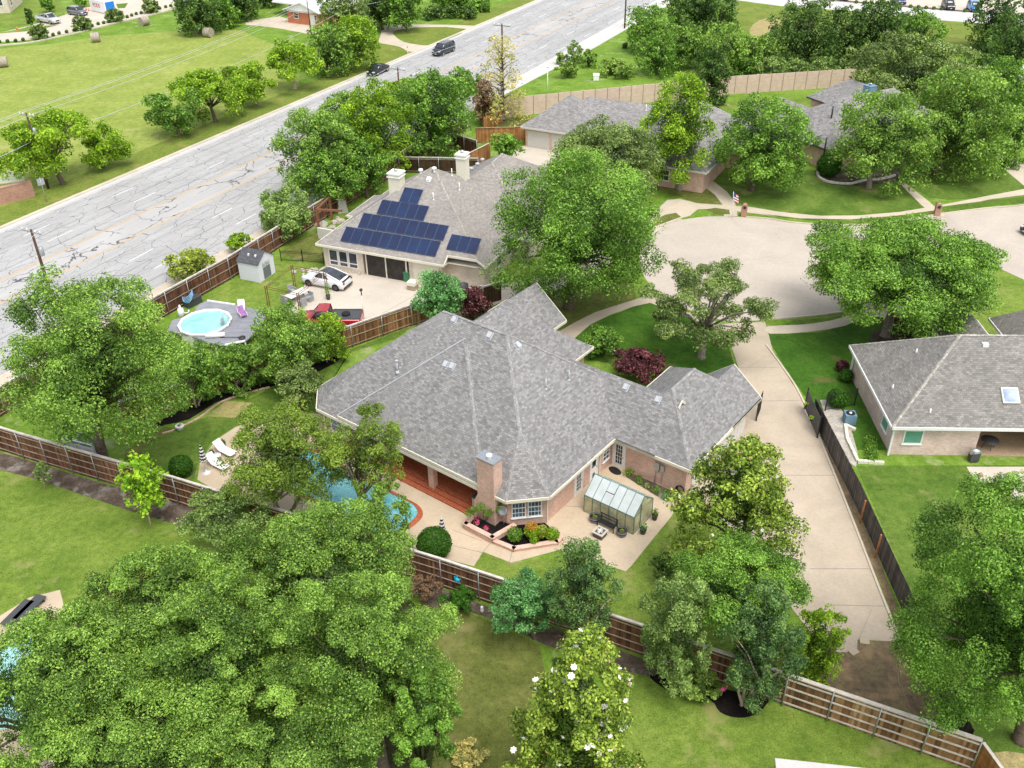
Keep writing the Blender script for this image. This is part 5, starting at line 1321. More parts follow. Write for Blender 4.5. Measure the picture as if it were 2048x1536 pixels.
M['p_red'] = paint('red_car_paint', (.36,.015,.025)); M['p_silver'] = paint('silver_car_paint', (.62,.63,.64), metal=.3); M['p_grey'] = paint('grey_car_paint', (.16,.17,.18)); M['p_blue'] = paint('blue_car_paint', (.05,.26,.62), metal=.1); M['p_navy'] = paint('navy_car_paint', (.015,.03,.12))
def loft(mb, st, smooth=True, mi=0):
    """st: list of rings (lists of 3D points, same count, closed)"""
    b = len(mb.v); n = len(st[0])
    for r in st: mb.v.extend([tuple(p) for p in r])
    for i in range(len(st)-1):
        for k in range(n):
            k2 = (k+1) % n
            mb.f.append([b+i*n+k, b+(i+1)*n+k, b+(i+1)*n+k2, b+i*n+k2]); mb.t.append(.5); mb.m.append(mi); mb.sm.append(smooth)
    mb.f.append([b+k for k in range(n)]); mb.t.append(.5); mb.m.append(mi); mb.sm.append(False)
    mb.f.append([b+(len(st)-1)*n+k for k in range(n)][::-1]); mb.t.append(.5); mb.m.append(mi); mb.sm.append(False)
def car(name, label, cat, ctr, ang, kind, col, L_=4.8, Wd=1.85, H=1.5, group=None, glassroof=False, detail=True):
    root = thing(name, label, cat, (ctr.x, ctr.y, 0.02), ang, group)
    hw = Wd/2; hl = L_/2
    zb = {'sedan': .98, 'fast': 1.02, 'suv': 1.12, 'pickup': 1.18}[kind]*H/{'sedan': 1.45, 'fast': 1.6, 'suv': 1.75, 'pickup': 1.9}[kind]
    hood = {'sedan': .82, 'fast': .86, 'suv': .92, 'pickup': .9}[kind]
    gc = .22 if kind != 'pickup' else .36
    def ring(x, w_, zt, zl=gc):
        return [(x, -w_*.90, zl), (x, -w_, zl+.18), (x, -w_*1.0, (zl+zt)/2+.05), (x, -w_*.965, zt-.10), (x, -w_*.90, zt), (x, -w_*.45, zt+.035), (x, 0, zt+.045), (x, w_*.45, zt+.035), (x, w_*.90, zt), (x, w_*.965, zt-.10), (x, w_, (zl+zt)/2+.05), (x, w_, zl+.18), (x, w_*.90, zl)]
    if kind == 'pickup':
        stn = [(hl, .80, zb*.62, gc+.1), (hl-.08, .93, zb*.86, gc), (hl-.35, .99, zb*.93, gc), (hl-1.3, 1, zb*.99, gc), (hl-1.55, 1, zb, gc), (-.15, 1, zb, gc), (-.2, 1, zb, gc), (-hl+.1, 1, zb*1.0, gc), (-hl, .97, zb*.96, gc)]
    else:
        back = {'sedan': zb*.97, 'fast': zb*1.0, 'suv': zb}[kind]
        stn = [(hl, .70, zb*.55, gc+.08), (hl-.12, .88, zb*.72, gc), (hl-.45, .97, zb*hood, gc), (hl-1.15, 1, zb*.93, gc), (hl-1.5, 1, zb, gc), (0, 1, zb, gc), (-hl+1.1, 1, zb, gc), (-hl+.35, .97, back, gc), (-hl+.08, .90, back*.88, gc), (-hl, .80, back*.7, gc+.1)]
    mb = MB(); loft(mb, [ring(x, hw*k, z, zl) for x, k, z, zl in stn]); body = mb.build('body', M[col], root, weld=True)
    # cabin
    cx = {'sedan': (hl-1.45, hl-2.25, -hl+1.65, -hl+.75), 'fast': (hl-1.35, hl-2.2, -hl+1.9, -hl+.45), 'suv': (hl-1.35, hl-2.0, -hl+.55, -hl+.12), 'pickup': (hl-1.5, hl-2.15, -.10, .0-.22)}[kind]
    def cring(x, wb, wt, z0, z1): return [(x, -wb, z0), (x, -wt, z1), (x, -wt*.5, z1+.02), (x, wt*.5, z1+.02), (x, wt, z1), (x, wb, z0)]
    wb = hw*.90; wt = hw*.74
    rg_ = [cring(cx[0], wb*.97, wb*.9, zb-.02, zb+.03), cring(cx[1], wb, wt, zb-.02, H-.04), cring((cx[1]+cx[2])/2, wb, wt*1.02, zb-.02, H), cring(cx[2], wb*.98, wt*.98, zb-.02, H-.05 if kind != 'fast' else H-.08), cring(cx[3], wb*.95, wb*.85, zb-.02, zb+.06)]
    g_ = MB(); loft(g_, rg_); g_.build('windows', M['glass'], root, weld=True)
    r_ = MB(); e = .018
    xs = [cx[1]+.06, (cx[1]+cx[2])/2, cx[2]-.04]
    zz = [H-.03, H+.012, (H-.035 if kind != 'fast' else H-.06)]
    for i in range(2):
        r_.face([(xs[i], -wt*1.0, zz[i]+e), (xs[i+1], -wt*1.0, zz[i+1]+e), (xs[i+1], wt, zz[i+1]+e), (xs[i], wt, zz[i]+e)][::-1], smooth=False)
        for s_ in (-1, 1): r_.face([(xs[i], s_*wt, zz[i]+e), (xs[i+1], s_*wt, zz[i+1]+e), (xs[i+1], s_*(wt+.03), zz[i+1]-.05), (xs[i], s_*(wt+.03), zz[i]-.05)])
    for s_ in (-1, 1):
        r_.beam((cx[0], s_*wb*.95, zb), (cx[1]+.05, s_*wt*1.01, H-.03), .06, .05); r_.beam((cx[3], s_*wb*.93, zb+.03), (cx[2]-.03, s_*wt*1.0, zz[2]), .07 if kind != 'fast' else .12, .06)
        xm = (cx[1]+cx[2])/2; r_.beam((xm, s_*wb*1.0, zb), (xm, s_*wt*1.03, H-.02), .07, .04)
    r_.build('roof', M[col], root)
    if kind in ('fast', 'sedan'):
        q = MB()
        for s_ in (-1, 1):
            o_1 = .02*s_; f_ = [(cx[2]+(.25 if kind == 'fast' else .1), s_*(wt*1.0)+o_1, zz[2]-.02), (cx[2]-.35, s_*wb*.99+o_1, zb+.02), (cx[3]-.02, s_*wb*.95+o_1, zb+.04), (cx[2]-.1, s_*wt*.97+o_1, zz[2]-.03)]
            q.face(f_ if s_ > 0 else f_[::-1])
        q.build('rear_quarter', M[col], root)
    if glassroof:
        q = MB()
        for i in range(2): q.face([(xs[i], -wt*.82, zz[i]+e+.012), (xs[i+1], -wt*.82, zz[i+1]+e+.012), (xs[i+1], wt*.82, zz[i+1]+e+.012), (xs[i], wt*.82, zz[i]+e+.012)][::-1])
        q.face([(cx[2]-.02, -wt*.86, zz[2]+e), (cx[3]+.28, -wb*.78, zb+.16), (cx[3]+.28, wb*.78, zb+.16), (cx[2]-.02, wt*.86, zz[2]+e)][::-1]); q.build('glass_roof', M['glass'], root)
    if kind == 'pickup':
        q = MB(); x0, x1 = -hl+.12, -.32
        q.box(x0, x1, -hw*.78, hw*.78, zb-.02, zb+.055); q.build('bed_liner', M['charcoal'], root)
        q = MB()
        for s_ in (-1, 1): q.beam((x0-.05, s_*hw*.84, zb+.07), (x1, s_*hw*.84, zb+.07), .13, .06)
        q.beam((x0-.02, -hw*.85, zb+.07), (x0-.02, hw*.85, zb+.07), .1, .08); q.beam((x1, -hw*.85, zb+.07), (x1, hw*.85, zb+.07), .08, .06); q.build('bed_rail', M['charcoal'] if col == 'p_red' else M[col], root)
        q = MB(); q.lathe([(.22, 0), (.36, .02), (.38, .1), (.36, .18), (.22, .2)], 18, (x0+x1)/2, .1, zb+.06); q.build('spare_wheel', M['tyre'], root)
    wx = hl*.63; wr = {'sedan': .33, 'fast': .37, 'suv': .38, 'pickup': .40}[kind]
    for sx in (-1, 1):
        for sy in (-1, 1):
            xw = sx*wx-(.1 if kind == 'pickup' and sx > 0 else 0)
            q = MB(); y0 = sy*(hw-.20); y1 = sy*(hw+.015)
            q.tube([(xw, y0, wr), (xw, y1, wr)], wr, 20); wo_ = q.build('wheel', M['tyre'], root)
            q = MB(); q.tube([(xw, y1, wr), (xw, y1+sy*.012, wr)], wr*.64, 14); q.build('rim', M['rim'] if col != 'p_white' else M['charcoal'], wo_)
    for sy in (-1, 1):
        q = MB(); zl = zb*.72; q.box(hl-.30, hl-.055, sy*hw*.60-.17, sy*hw*.60+.17, zl-.07, zl+.07); q.build('headlight', M['lamp_w'], root)
        q = MB(); zt_ = zb*.82; q.box(-hl-.012, -hl+.12, sy*hw*.74-.12, sy*hw*.74+.12, zt_-(.09 if kind != 'pickup' else .22), zt_+(.05 if kind != 'pickup' else .1)); q.build('tail_light', M['lamp_r'], root)
        q = MB(); q.box(cx[0]-.35, cx[0]-.15, sy*(hw+.02)-.1*(sy < 0)*0-.08, sy*(hw+.02)+.08, zb, zb+.14); q.build('mirror', M[col], root)
    q = MB(); q.box(hl-.1, hl+.012, -hw*.38, hw*.38, zb*.48, zb*.68); q.build('grille', M['black'], root)
    q = MB(); q.box(-hl-.02, -hl+.05, -.16, .16, zb*.5, zb*.5+.12); q.build('number_plate', M['plate'], root)
    q = MB(); q.box(hl+.005, hl+.02, -.16, .16, zb*.34, zb*.34+.12); q.build('number_plate', M['plate'], root)
    if kind == 'fast':
        q = MB(); q.box(-hl+.03, -hl+.3, -hw*.8, hw*.8, zb*.95, zb*.955+.03); q.box(-hl-.01, -hl+.03, -hw*.86, hw*.86, gc+.02, gc+.24); q.build('rear_trim', M['black'], root)
    return root
def angpx(a, b): p, q = P(*a), P(*b); return atan2(q.y-p.y, q.x-p.x)
def mid(*pts): v = [P(*p) for p in pts]; return sum(v, Vector())/len(v)
def sidecar(front, rear, Wd, side):
    """wheel contact pixels of one side -> centre and heading; side=+1: the measured side is the right of the car"""
    f, r = P(*front), P(*rear); d = (f-r).normalized(); nrm = Vector((-d.y, d.x, 0))*side
    c = (f+r)/2+nrm*(Wd/2-.05); return c, atan2(d.y, d.x)
c, a = sidecar((617.8, 573), (671.8, 583), 1.88, 1); 
_f, _r = P(617.8, 573), P(671.8, 583); 
def sidecar2(front, rear, Wd):
    f, r = P(*front), P(*rear); d = (f-r).normalized(); n = Vector((-d.y, d.x, 0)); c = (f+r)/2
    if n.y < 0: n = -n
    return c+n*(Wd/2-.02), atan2(d.y, d.x)
c, a = sidecar2((617.8, 573), (671.8, 583), 1.88); car('parked_car', 'white fastback car with black glass roof parked on the pale slab', 'car', c, a, 'fast', 'p_white', 4.72, 1.88, 1.62, glassroof=True)
c, a = sidecar2((888.2, 112), (905.8, 104.2), 2.0); car('moving_car', 'dark slate large SUV driving towards the camera on the highway', 'car', c, a+pi if False else a, 'suv', 'p_dark', 5.5, 2.02, 1.9)
c, a = sidecar2((756.4, 152), (775, 143.2), 1.85); car('moving_car', 'black sedan with white number plate on the highway, nearest the far kerb', 'car', c, a, 'sedan', 'p_black', 4.9, 1.86, 1.45)
c, a = sidecar2((103.5, 49.8), (77.1, 45.4), 2.0); car('parked_pickup', 'silver white pickup truck in the court at the top left', 'pickup truck', c, a, 'pickup', 'p_silver', 5.9, 2.0, 1.9)
c, a = sidecar2((157.7, 32.7), (140.6, 30.3), 1.9); car('parked_car', 'grey SUV in the court beside the white container', 'car', c, a, 'suv', 'p_grey', 4.8, 1.9, 1.7)
# red pickup: tailgate right end, heading left
pr = P(714, 655); d_ = Vector((cos(angpx((712, 645), (610, 655))), sin(angpx((712, 645), (610, 655))), 0))
_tail = P(713, 640, 1.1); _ang = atan2(P(605, 640, 1.1).y-P(712, 640, 1.1).y, P(605, 640, 1.1).x-P(712, 640, 1.1).x)
_c = P(657, 630, 1.2); car('parked_pickup', 'red pickup truck half hidden behind the small tree beside the board fence', 'pickup truck', Vector((_c.x, _c.y, 0)), _ang, 'pickup', 'p_red', 5.9, 2.03, 1.95)
for px, col, lab, k, LL in (((1953, 20), 'p_blue', 'bright blue car facing the road in the far lot', 'suv', 4.5), ((1902, 16), 'p_black', 'black SUV facing the road in the far lot', 'suv', 4.9), ((1805, 5), 'p_navy', 'navy blue car in the far lot left of the black one', 'sedan', 4.6), ((1690, -4), 'p_dark', 'dark pickup cut by the top edge of the photograph', 'pickup', 5.5)):
    p = P(px[0], px[1], 0.4); car('parked_car', lab, 'car', Vector((p.x, p.y+1.5, 0)), -pi/2+radians(-8), k, col, LL, 1.85, 1.8 if k != 'sedan' else 1.5, 'cars parked in the far lot')
p = P(2052, 462, .5); car('parked_car', 'black car nose just showing at the right edge of the street', 'car', Vector((p.x+2.2, p.y+.5, 0)), pi+.15, 'sedan', 'p_black', 4.8, 1.85, 1.45)
# ================================================================== SMALL THINGS
def obj_one(name, label, cat, mb, mat, loc, rz=0.0, group=None):
    o = mb.build(name, M[mat] if isinstance(mat, str) else mat); o.location = loc; o.rotation_euler = (0, 0, rz); return tag(o, label, cat, group)
def at(px, py, h=0): return P(px, py, h)
U_ = Vector((cos(AH), sin(AH), 0)); V_ = Vector((-sin(AH), cos(AH), 0))
def HW(u, v, z=0): return Vector((E0.x, E0.y, 0))+U_*u+V_*v+Vector((0, 0, z))
# greenhouse
gp = HW(.85, -4.82); root = thing('greenhouse', 'small green framed greenhouse with white translucent roof on the patio', 'greenhouse', gp, AH)
Lg, Wg, he, hr = 3.75, 2.35, 1.42, 2.4
mt, n, b = newmat('polycarbonate_roof', .35, .4); n.links.new(ramp(n, noise(n, .8, 5, .6, coord(n)), [(.3, (.42,.46,.45)), (.7, (.58,.62,.61))]), b.inputs['Base Color']); M['poly'] = mt
mt, n, b = newmat('clouded_panel', .3, .5); n.links.new(ramp(n, noise(n, 1.4, 5, .65, coord(n)), [(.3, (.22,.20,.12)), (.5, (.42,.40,.24)), (.7, (.58,.55,.36))]), b.inputs['Base Color']); M['clouded'] = mt
M['gh_green'] = plain('green_aluminium', (.06,.17,.14), .45, .4)
fr = MB(); 
for i in range(7):
    x = Lg*i/6
    for y in (0, Wg): fr.box(x-.02, x+.02, y-.02, y+.02, 0, he)
    fr.beam((x, 0, he), (x, Wg/2, hr), .04, .04); fr.beam((x, Wg, he), (x, Wg/2, hr), .04, .04)
for y, z in ((0, he), (Wg, he), (Wg/2, hr), (0, .03), (Wg, .03)): fr.beam((0, y, z), (Lg, y, z), .05, .05)
for x in (0, Lg):
    for y in (.78, 1.57): fr.box(x-.025, x+.025, y-.02, y+.02, 0, he+.6)
    fr.beam((x, 0, .03), (x, Wg, .03), .05, .05); fr.beam((x, 0, he), (x, Wg, he), .04, .04)
fr.build('frame', M['gh_green'], root)
rf_ = MB()
for i in range(6):
    x0, x1 = Lg*i/6+.02, Lg*(i+1)/6-.02
    for s_ in (0, 1):
        y0, y1 = (0, Wg/2) if s_ == 0 else (Wg, Wg/2)
        if i == 2 and s_ == 0:
            rf_.face([(x0, 0, he+.015), (x1, 0, he+.015), (x1, Wg*.25, (he+hr)/2+.015), (x0, Wg*.25, (he+hr)/2+.015)])
            continue
        f_ = [(x0, y0, he+.015), (x1, y0, he+.015), (x1, y1, hr+.015), (x0, y1, hr+.015)]; rf_.face(f_ if s_ == 0 else f_[::-1])
rf_.build('roof_panel', M['poly'], root)
q = MB(); x0, x1 = Lg*2/6+.02, Lg*3/6-.02; q.face([(x0, Wg*.25, (he+hr)/2+.08), (x1, Wg*.25, (he+hr)/2+.08), (x1, Wg/2, hr+.03), (x0, Wg/2, hr+.03)]); q.build('roof_vent', M['poly'], root)
wl = MB()
for i in range(6):
    x0, x1 = Lg*i/6+.02, Lg*(i+1)/6-.02
    wl.face([(x0, .0, .05), (x1, 0, .05), (x1, 0, he), (x0, 0, he)]); wl.face([(x0, Wg, .05), (x1, Wg, .05), (x1, Wg, he), (x0, Wg, he)][::-1])
for x in (0, Lg):
    f_ = [(x, 0, .05), (x, Wg, .05), (x, Wg, he), (x, Wg/2, hr), (x, 0, he)]; wl.face(f_ if x else f_[::-1])
wl.build('wall_panel', M['clouded'], root)
q = MB(); q.box(Lg+.02, Lg+.05, .8, 1.55, .05, 1.9); q.build('door', M['clouded'], root)
# bench
def bench(label, p, rz):
    root = thing('garden_bench', label, 'bench', p, rz); q = MB()
    for i in range(5): q.box(-.62, .62, -.22+i*.09, -.15+i*.09, .41, .44)
    q.build('seat', M['black'], root); q = MB()
    for i in range(13): x = -.6+i*.1; q.box(x-.012, x+.012, .22, .25, .45, .85)
    q.box(-.64, .64, .22, .26, .85, .9); q.box(-.64, .64, .22, .25, .62, .65); q.build('backrest', M['black'], root)
    for x in (-.6, .6):
        for y in (-.2, .24): q = MB(); q.box(x-.025, x+.025, y-.025, y+.025, 0, .62 if y < 0 else .9); q.build('leg', M['black'], root)
        q = MB(); q.box(x-.03, x+.03, -.24, .24, .62, .65); q.build('armrest', M['black'], root)
    return root
bench('black slatted bench against the greenhouse', HW(2.95, -5.32), AH)
# fire pit
root = thing('fire_pit', 'square dark fire pit with pale rim in front of the bench', 'fire pit', HW(2.98, -6.2), AH); q = MB()
q.box(-.33, .33, -.33, .33, .05, .4); q.build('base', M['charcoal'], root); q = MB()
for a_, b_, c_, d_ in ((-.4, .4, -.4, -.27), (-.4, .4, .27, .4), (-.4, -.27, -.27, .27), (.27, .4, -.27, .27)): q.box(a_, b_, c_, d_, .4, .46)
q.build('rim', M['slab'], root); q = MB(); rg = random.Random(5)
for i in range(9): a_ = rg.uniform(0, 6.3); q.beam((cos(a_)*.2, sin(a_)*.2, .42), (-cos(a_)*.2, -sin(a_)*.2, .5), .05, .05)
q.build('logs', M['offwhite'], root)
def leaf_obj(name, parent, R, Hz, ctr, leaf, n, size, seed=1, shape='bush', flat=False):
    rng = np.random.default_rng(seed)
    d = rng.normal(size=(n, 3)); d /= np.linalg.norm(d, axis=1, keepdims=True); rad = rng.random(n)**.45
    c = d*rad[:, None]*np.array((R, R, Hz))+np.array(ctr); c[:, 2] = np.maximum(c[:, 2], .02)
    nn = d+rng.normal(size=(n, 3))*.7; nn /= np.linalg.norm(nn, axis=1, keepdims=True)
    me = quads_mesh(name, c, nn, size*rng.uniform(.6, 1.4, n), .5+rng.normal(size=n)*.2, L[leaf], aspect=.45, rng=rng)
    o = bpy.data.objects.new(name, me); C.objects.link(o); o.parent = parent; return o
def pot(label, p, r=.24, h=.4, mat='rubber', leaf='green', R=.28, Hz=.3, group=None, soil=True, kind='planter', seed=1, n=160):
    root = thing('potted_plant', label, 'potted plant', p, 0, group); q = MB(); q.lathe([(r*.7, 0), (r, h*.8), (r*1.05, h), (r*.9, h), (r*.88, h*.88)], 20); q.build('pot', M[mat], root)
    q = MB(); q.lathe([(r*.88, h*.86), (0.001, h*.88)], 20); q.build('soil', M['mulch'], root)
    leaf_obj('foliage', root, R, Hz, (0, 0, h+Hz*.6), leaf, n, .05, seed); return root
def barrel(label, p, seed):
    root = thing('barrel_planter', label, 'planter', p, 0, 'half barrel planters by the bench'); q = MB(); q.lathe([(.26, 0), (.34, .25), (.36, .45), (.31, .45), (.3, .36)], 24); q.build('barrel', M['charcoal'], root)
    for z in (.12, .34): q = MB(); q.lathe([(.315 if z < .2 else .357, z), (.325 if z < .2 else .365, z+.04)], 24); q.build('hoop', M['metal'], root)
    q = MB(); q.lathe([(.3, .38), (.001, .4)], 20); q.build('soil', M['mulch_brown'], root); leaf_obj('foliage', root, .14, .1, (0, 0, .44), 'bright', 90, .05, seed)
barrel('half barrel planter at the left end of the bench', HW(1.93, -5.2), 1); barrel('half barrel planter at the right end of the bench', HW(4.05, -5.3), 2)
for p, rr in ((HW(1.93, -5.25), .5), (HW(4.05, -5.35), .52)):
    q = MB(); q.lathe([(rr, 0.0), (0.01, 0.001)], 24); o = q.build('damp_ring', M['ring']) if 'ring' in M else None
pot('black pot with a fan of leaves at the back corner of the greenhouse', HW(4.98, -2.75), .2, .45, 'black', 'green', .3, .35, seed=3)
pot('black pot with bushy leaves at the front corner of the greenhouse', HW(5.05, -4.35), .22, .42, 'black', 'jade', .3, .3, seed=4)
# doormat, hose, grill, dish
q = MB(); q.lathe([(.55, 0.0), (.5, .03), (.001, .035)], 20); q.xf(Matrix.Rotation(-.3, 4, 'Z') @ Matrix.Scale(.62, 4, (0, 1, 0))); obj_one('doormat', 'oval black doormat before the french door', 'doormat', q, 'rubber', HW(.2, .05, .024), AH)
q = MB()
for k in range(5): q.tube([(.32*cos(t/8*pi)*(1-k*.06), k*.035-.05, .45+.32*sin(t/8*pi)*(1-k*.06)) for t in range(17)], .022, 6, caps=False)
obj_one('hose_reel', 'coiled dark garden hose on the garage brick wall beside the magnolia', 'hose', q, 'rubber', HW(5.05, .45), AH)
root = thing('kettle_grill', 'stone fronted grill counter at the right end of the porch', 'grill', HW(-4.75, -8.6, .36), AH)
q = MB(); q.box(-.3, .3, -.6, .6, 0, .85); q.build('counter', M['stone'], root); q = MB(); q.box(-.34, .34, -.64, .64, .85, .92); q.build('top', M['charcoal'], root); q = MB(); q.lathe([(.22, .92), (.25, 1.02), (.16, 1.16), (.03, 1.2)], 16, 0, .1); q.build('lid', M['steel'], root)
root = thing('ceiling_fan', 'white ceiling fan under the porch roof beside the pillar', 'fan', HW(-9.35, -8.3, 2.55), AH); q = MB(); q.lathe([(.1, 0), (.12, .1), (.03, .14)], 12); q.build('motor', M['white'], root)
for k in range(5): q = MB(); a_ = k*2*pi/5; q.beam((cos(a_)*.1, sin(a_)*.1, .07), (cos(a_)*.6, sin(a_)*.6, .07), .12, .012); q.build('blade', M['white'], root)
root = thing('satellite_dish', 'round grey satellite dish on a thin mast beside the chimney', 'satellite dish', HW(-2.35, -9.3), AH); q = MB(); q.tube([(0, 0, 0), (0, 0, 1.5)], .025, 8); q.build('mast', M['metal'], root)
q = MB(); q.lathe([(.0, .0), (.18, .02), (.32, .07), (.33, .08), (.3, .09), (.16, .05), (0.001, .03)], 24); q.xf(Matrix.Translation((0, -.08, 1.6)) @ Matrix.Rotation(radians(62), 4, 'X') @ Matrix.Rotation(radians(10), 4, 'Y')); q.build('dish', M['metal'], root)
# raised brick planters
def planter(label, pts, h, bed='mulch'):
    c0 = HW(*pts[0]); root = thing('brick_planter', label, 'planter', (c0.x, c0.y, 0)); w_ = [HW(*p)-c0 for p in pts]; q = MB(); t = MB()
    for a, b in zip(w_[:-1], w_[1:]):
        dd = (b-a).normalized(); q.beam((a.x, a.y, h/2), (b.x, b.y, h/2), .28, h); t.beam((a.x-dd.x*.1, a.y-dd.y*.1, h+.03), (b.x+dd.x*.1, b.y+dd.y*.1, h+.03), .34, .06)
    q.build('wall', M['brick'], root); t.build('coping', M['brick'], root); return root, c0
root, c0 = planter('raised pink brick planter with dark mulch under the chimney', [(-4.35, -9.9), (-4.35, -10.75), (-2.15, -10.75), (-1.75, -9.0)], .42)
q = MB(); q.sheet([tuple((HW(*p)-c0).to_2d()) for p in ((-4.3, -9.7), (-4.3, -10.7), (-2.2, -10.7), (-1.8, -9.0), (-2.3, -9.0))], .34); q.build('soil', M['mulch'], root)
root, c0 = planter('low brick edged bed with dark mulch below the bay windows', [(-1.95, -10.7), (-.6, -10.55), (1.2, -8.45), (1.15, -7.9)], .2)
q = MB(); q.sheet([tuple((HW(*p)-c0).to_2d()) for p in ((-1.9, -10.6), (-.6, -10.5), (1.1, -8.45), (1.05, -7.85), (-.5, -7.35), (-2.2, -9.0))], .12); q.build('soil', M['mulch'], root)
q = MB(); a = P(1125, 1087); b = P(1156, 1104); q.beam((0, 0, .06), (b.x-a.x, b.y-a.y, .06), .18, .12); obj_one('brick_edging', 'short thin line of brick edging on the patio by the green shrub', 'edging', q, 'brick', a)
for i, (u, v) in enumerate(((-3.7, -10.35), (-2.95, -10.4), (-4.0, -10.0))):
    root = thing('potted_flower', ['red flowers in a small pot in the planter under the chimney, middle pot', 'red flowers in a small pot in the planter nearest the bay window', 'purple red flowers in a small pot at the porch end of the planter'][i], 'flower pot', HW(u, v, .34)); q = MB(); q.lathe([(.08, 0), (.14, .16), (.12, .16)], 14); q.build('pot', M['rail_wood'], root)
    rng = np.random.default_rng(i); me = quads_mesh('blooms', rng.normal(size=(60, 3))*np.array((.09, .09, .05))+np.array((0, 0, .24)), np.tile((0, 0, 1.), (60, 1))+rng.normal(size=(60, 3))*.5, np.full(60, .045), np.full(60, .5), M['bloom_pink'], rng=rng); o = bpy.data.objects.new('blooms', me); C.objects.link(o); o.parent = root
# garden bed along garage wing wall
sheet_ = MB(); sheet_.sheet([tuple(HW(*p).to_2d()) for p in ((.75, .5), (1.2, -.1), (4.6, -.75), (5.1, -.3), (5.35, .5))], .034); o = struct('mulch_bed', sheet_, M['mulch_brown'])
for i, (u, v, R, lf) in enumerate(((1.2, .15, .45, 'bright'), (2.0, .2, .25, 'green'), (2.3, -.15, .22, 'green'), (2.9, -.2, .25, 'olive'), (3.7, -.3, .38, 'green'), (4.5, -.5, .32, 'jade'), (4.3, .1, .22, 'olive'))):
    root = thing('garden_plant', ['tall strap leaved plant by the french door bed', 'small green plant near the wall in the garage side bed', 'small low plant second along the garage side bed', 'small flowering plant below the electric boxes', 'round green plant right of the electric boxes', 'pale green plant at the far end of the garage side bed', 'thin olive plant against the brick under the hose'][i], 'plant', HW(u, v, .03), 0, 'plants in the garage side bed')
    leaf_obj('foliage', root, R, R*.7, (0, 0, R*.6), lf, 220, .06, 20+i); q = MB(); q.tube([(0, 0, 0), (0, 0, R*.5)], .02, 6); q.build('stem', M['bark'], root)
# loungers, umbrella, table
def lounger(label, p, rz):
    root = thing('sun_lounger', label, 'sun lounger', p, rz, 'white loungers by the pool'); q = MB(); q.box(-.9, .35, -.32, .32, .33, .38); q.build('seat', M['white'], root)
    q = MB(); q.box(0, .75, -.32, .32, -.02, .03, M=Matrix.Translation((.35, 0, .36)) @ Matrix.Rotation(radians(-42), 4, 'Y')); q.build('backrest', M['white'], root)
    for x in (-.8, .3):
        for y in (-.28, .28): q = MB(); q.box(x-.02, x+.02, y-.02, y+.02, 0, .33); q.build('leg', M['white'], root)
a0 = angpx((470, 905), (430, 885)); lounger('white sun lounger with raised back, behind the small table', at(452, 908), a0); lounger('white sun lounger in front of the small table, nearer the umbrella', at(437, 935), a0)
root = thing('side_table', 'small round white table between the two loungers', 'table', at(436, 921)); q = MB(); q.lathe([(.02, .45), (.3, .46), (.3, .49), (.01, .5)], 20); q.build('table_top', M['white'], root)
for k in range(3): q = MB(); q.tube([(0, 0, .45), (cos(k*2.1)*.22, sin(k*2.1)*.22, 0)], .015, 6); q.build('leg', M['white'], root)
M['stripe'] = None
mt, n, b = newmat('striped_canvas', .7, .1); w_ = n.nodes.new('ShaderNodeSeparateXYZ'); n.links.new(coord(n), w_.inputs[0]); sn = math_(n, 'SINE', math_(n, 'MULTIPLY', w_.outputs[2], 24.0)); n.links.new(mixc(n, math_(n, 'GREATER_THAN', sn, 0.0), (.01,.012,.02), (.78,.78,.76)), b.inputs['Base Color']); M['stripe'] = mt
def umbrella(label, p, h=2.4, base=True):
    root = thing('closed_umbrella', label, 'parasol', p); q = MB(); q.tube([(0, 0, 0), (0, 0, h)], .022, 8); q.build('pole', M['white'], root)
    q = MB(); n_ = 16; prof = [(.02, h-.02), (.07, h-.15), (.16, h-.7), (.22, h-1.25), (.2, h-1.4)]
    b_ = len(q.v)
    for r, z in prof:
        for k in range(n_): rr = r*(1.15 if k % 2 else .72); q.v.append((rr*cos(2*pi*k/n_), rr*sin(2*pi*k/n_), z))
    for i in range(len(prof)-1):
        for k in range(n_): q.f.append([b_+i*n_+k, b_+(i+1)*n_+k, b_+(i+1)*n_+(k+1) % n_, b_+i*n_+(k+1) % n_]); q.t.append(.5); q.m.append(0); q.sm.append(False)
    q.build('canopy', M['stripe'], root); q = MB(); q.lathe([(.3, 0), (.3, .05), (.06, .09), (.04, .25)], 22); q.build('base', M['white'], root); return root
umbrella('closed black and white striped parasol beside the loungers', at(413, 945)); umbrella('closed black and white striped parasol behind the round clipped bush', at(886, 1082), 2.0)
pot('white pot on the dark bed below the big backyard tree', at(361, 860), .3, .42, 'white', 'dark', .2, .1, seed=8, n=60)
pot('dark pot of leaves behind the far lounger', at(447, 893), .2, .35, 'charcoal', 'dark', .22, .2, seed=9); pot('dark pot of leaves between the loungers and the umbrella', at(425, 912), .18, .32, 'charcoal', 'dark', .2, .18, seed=10)
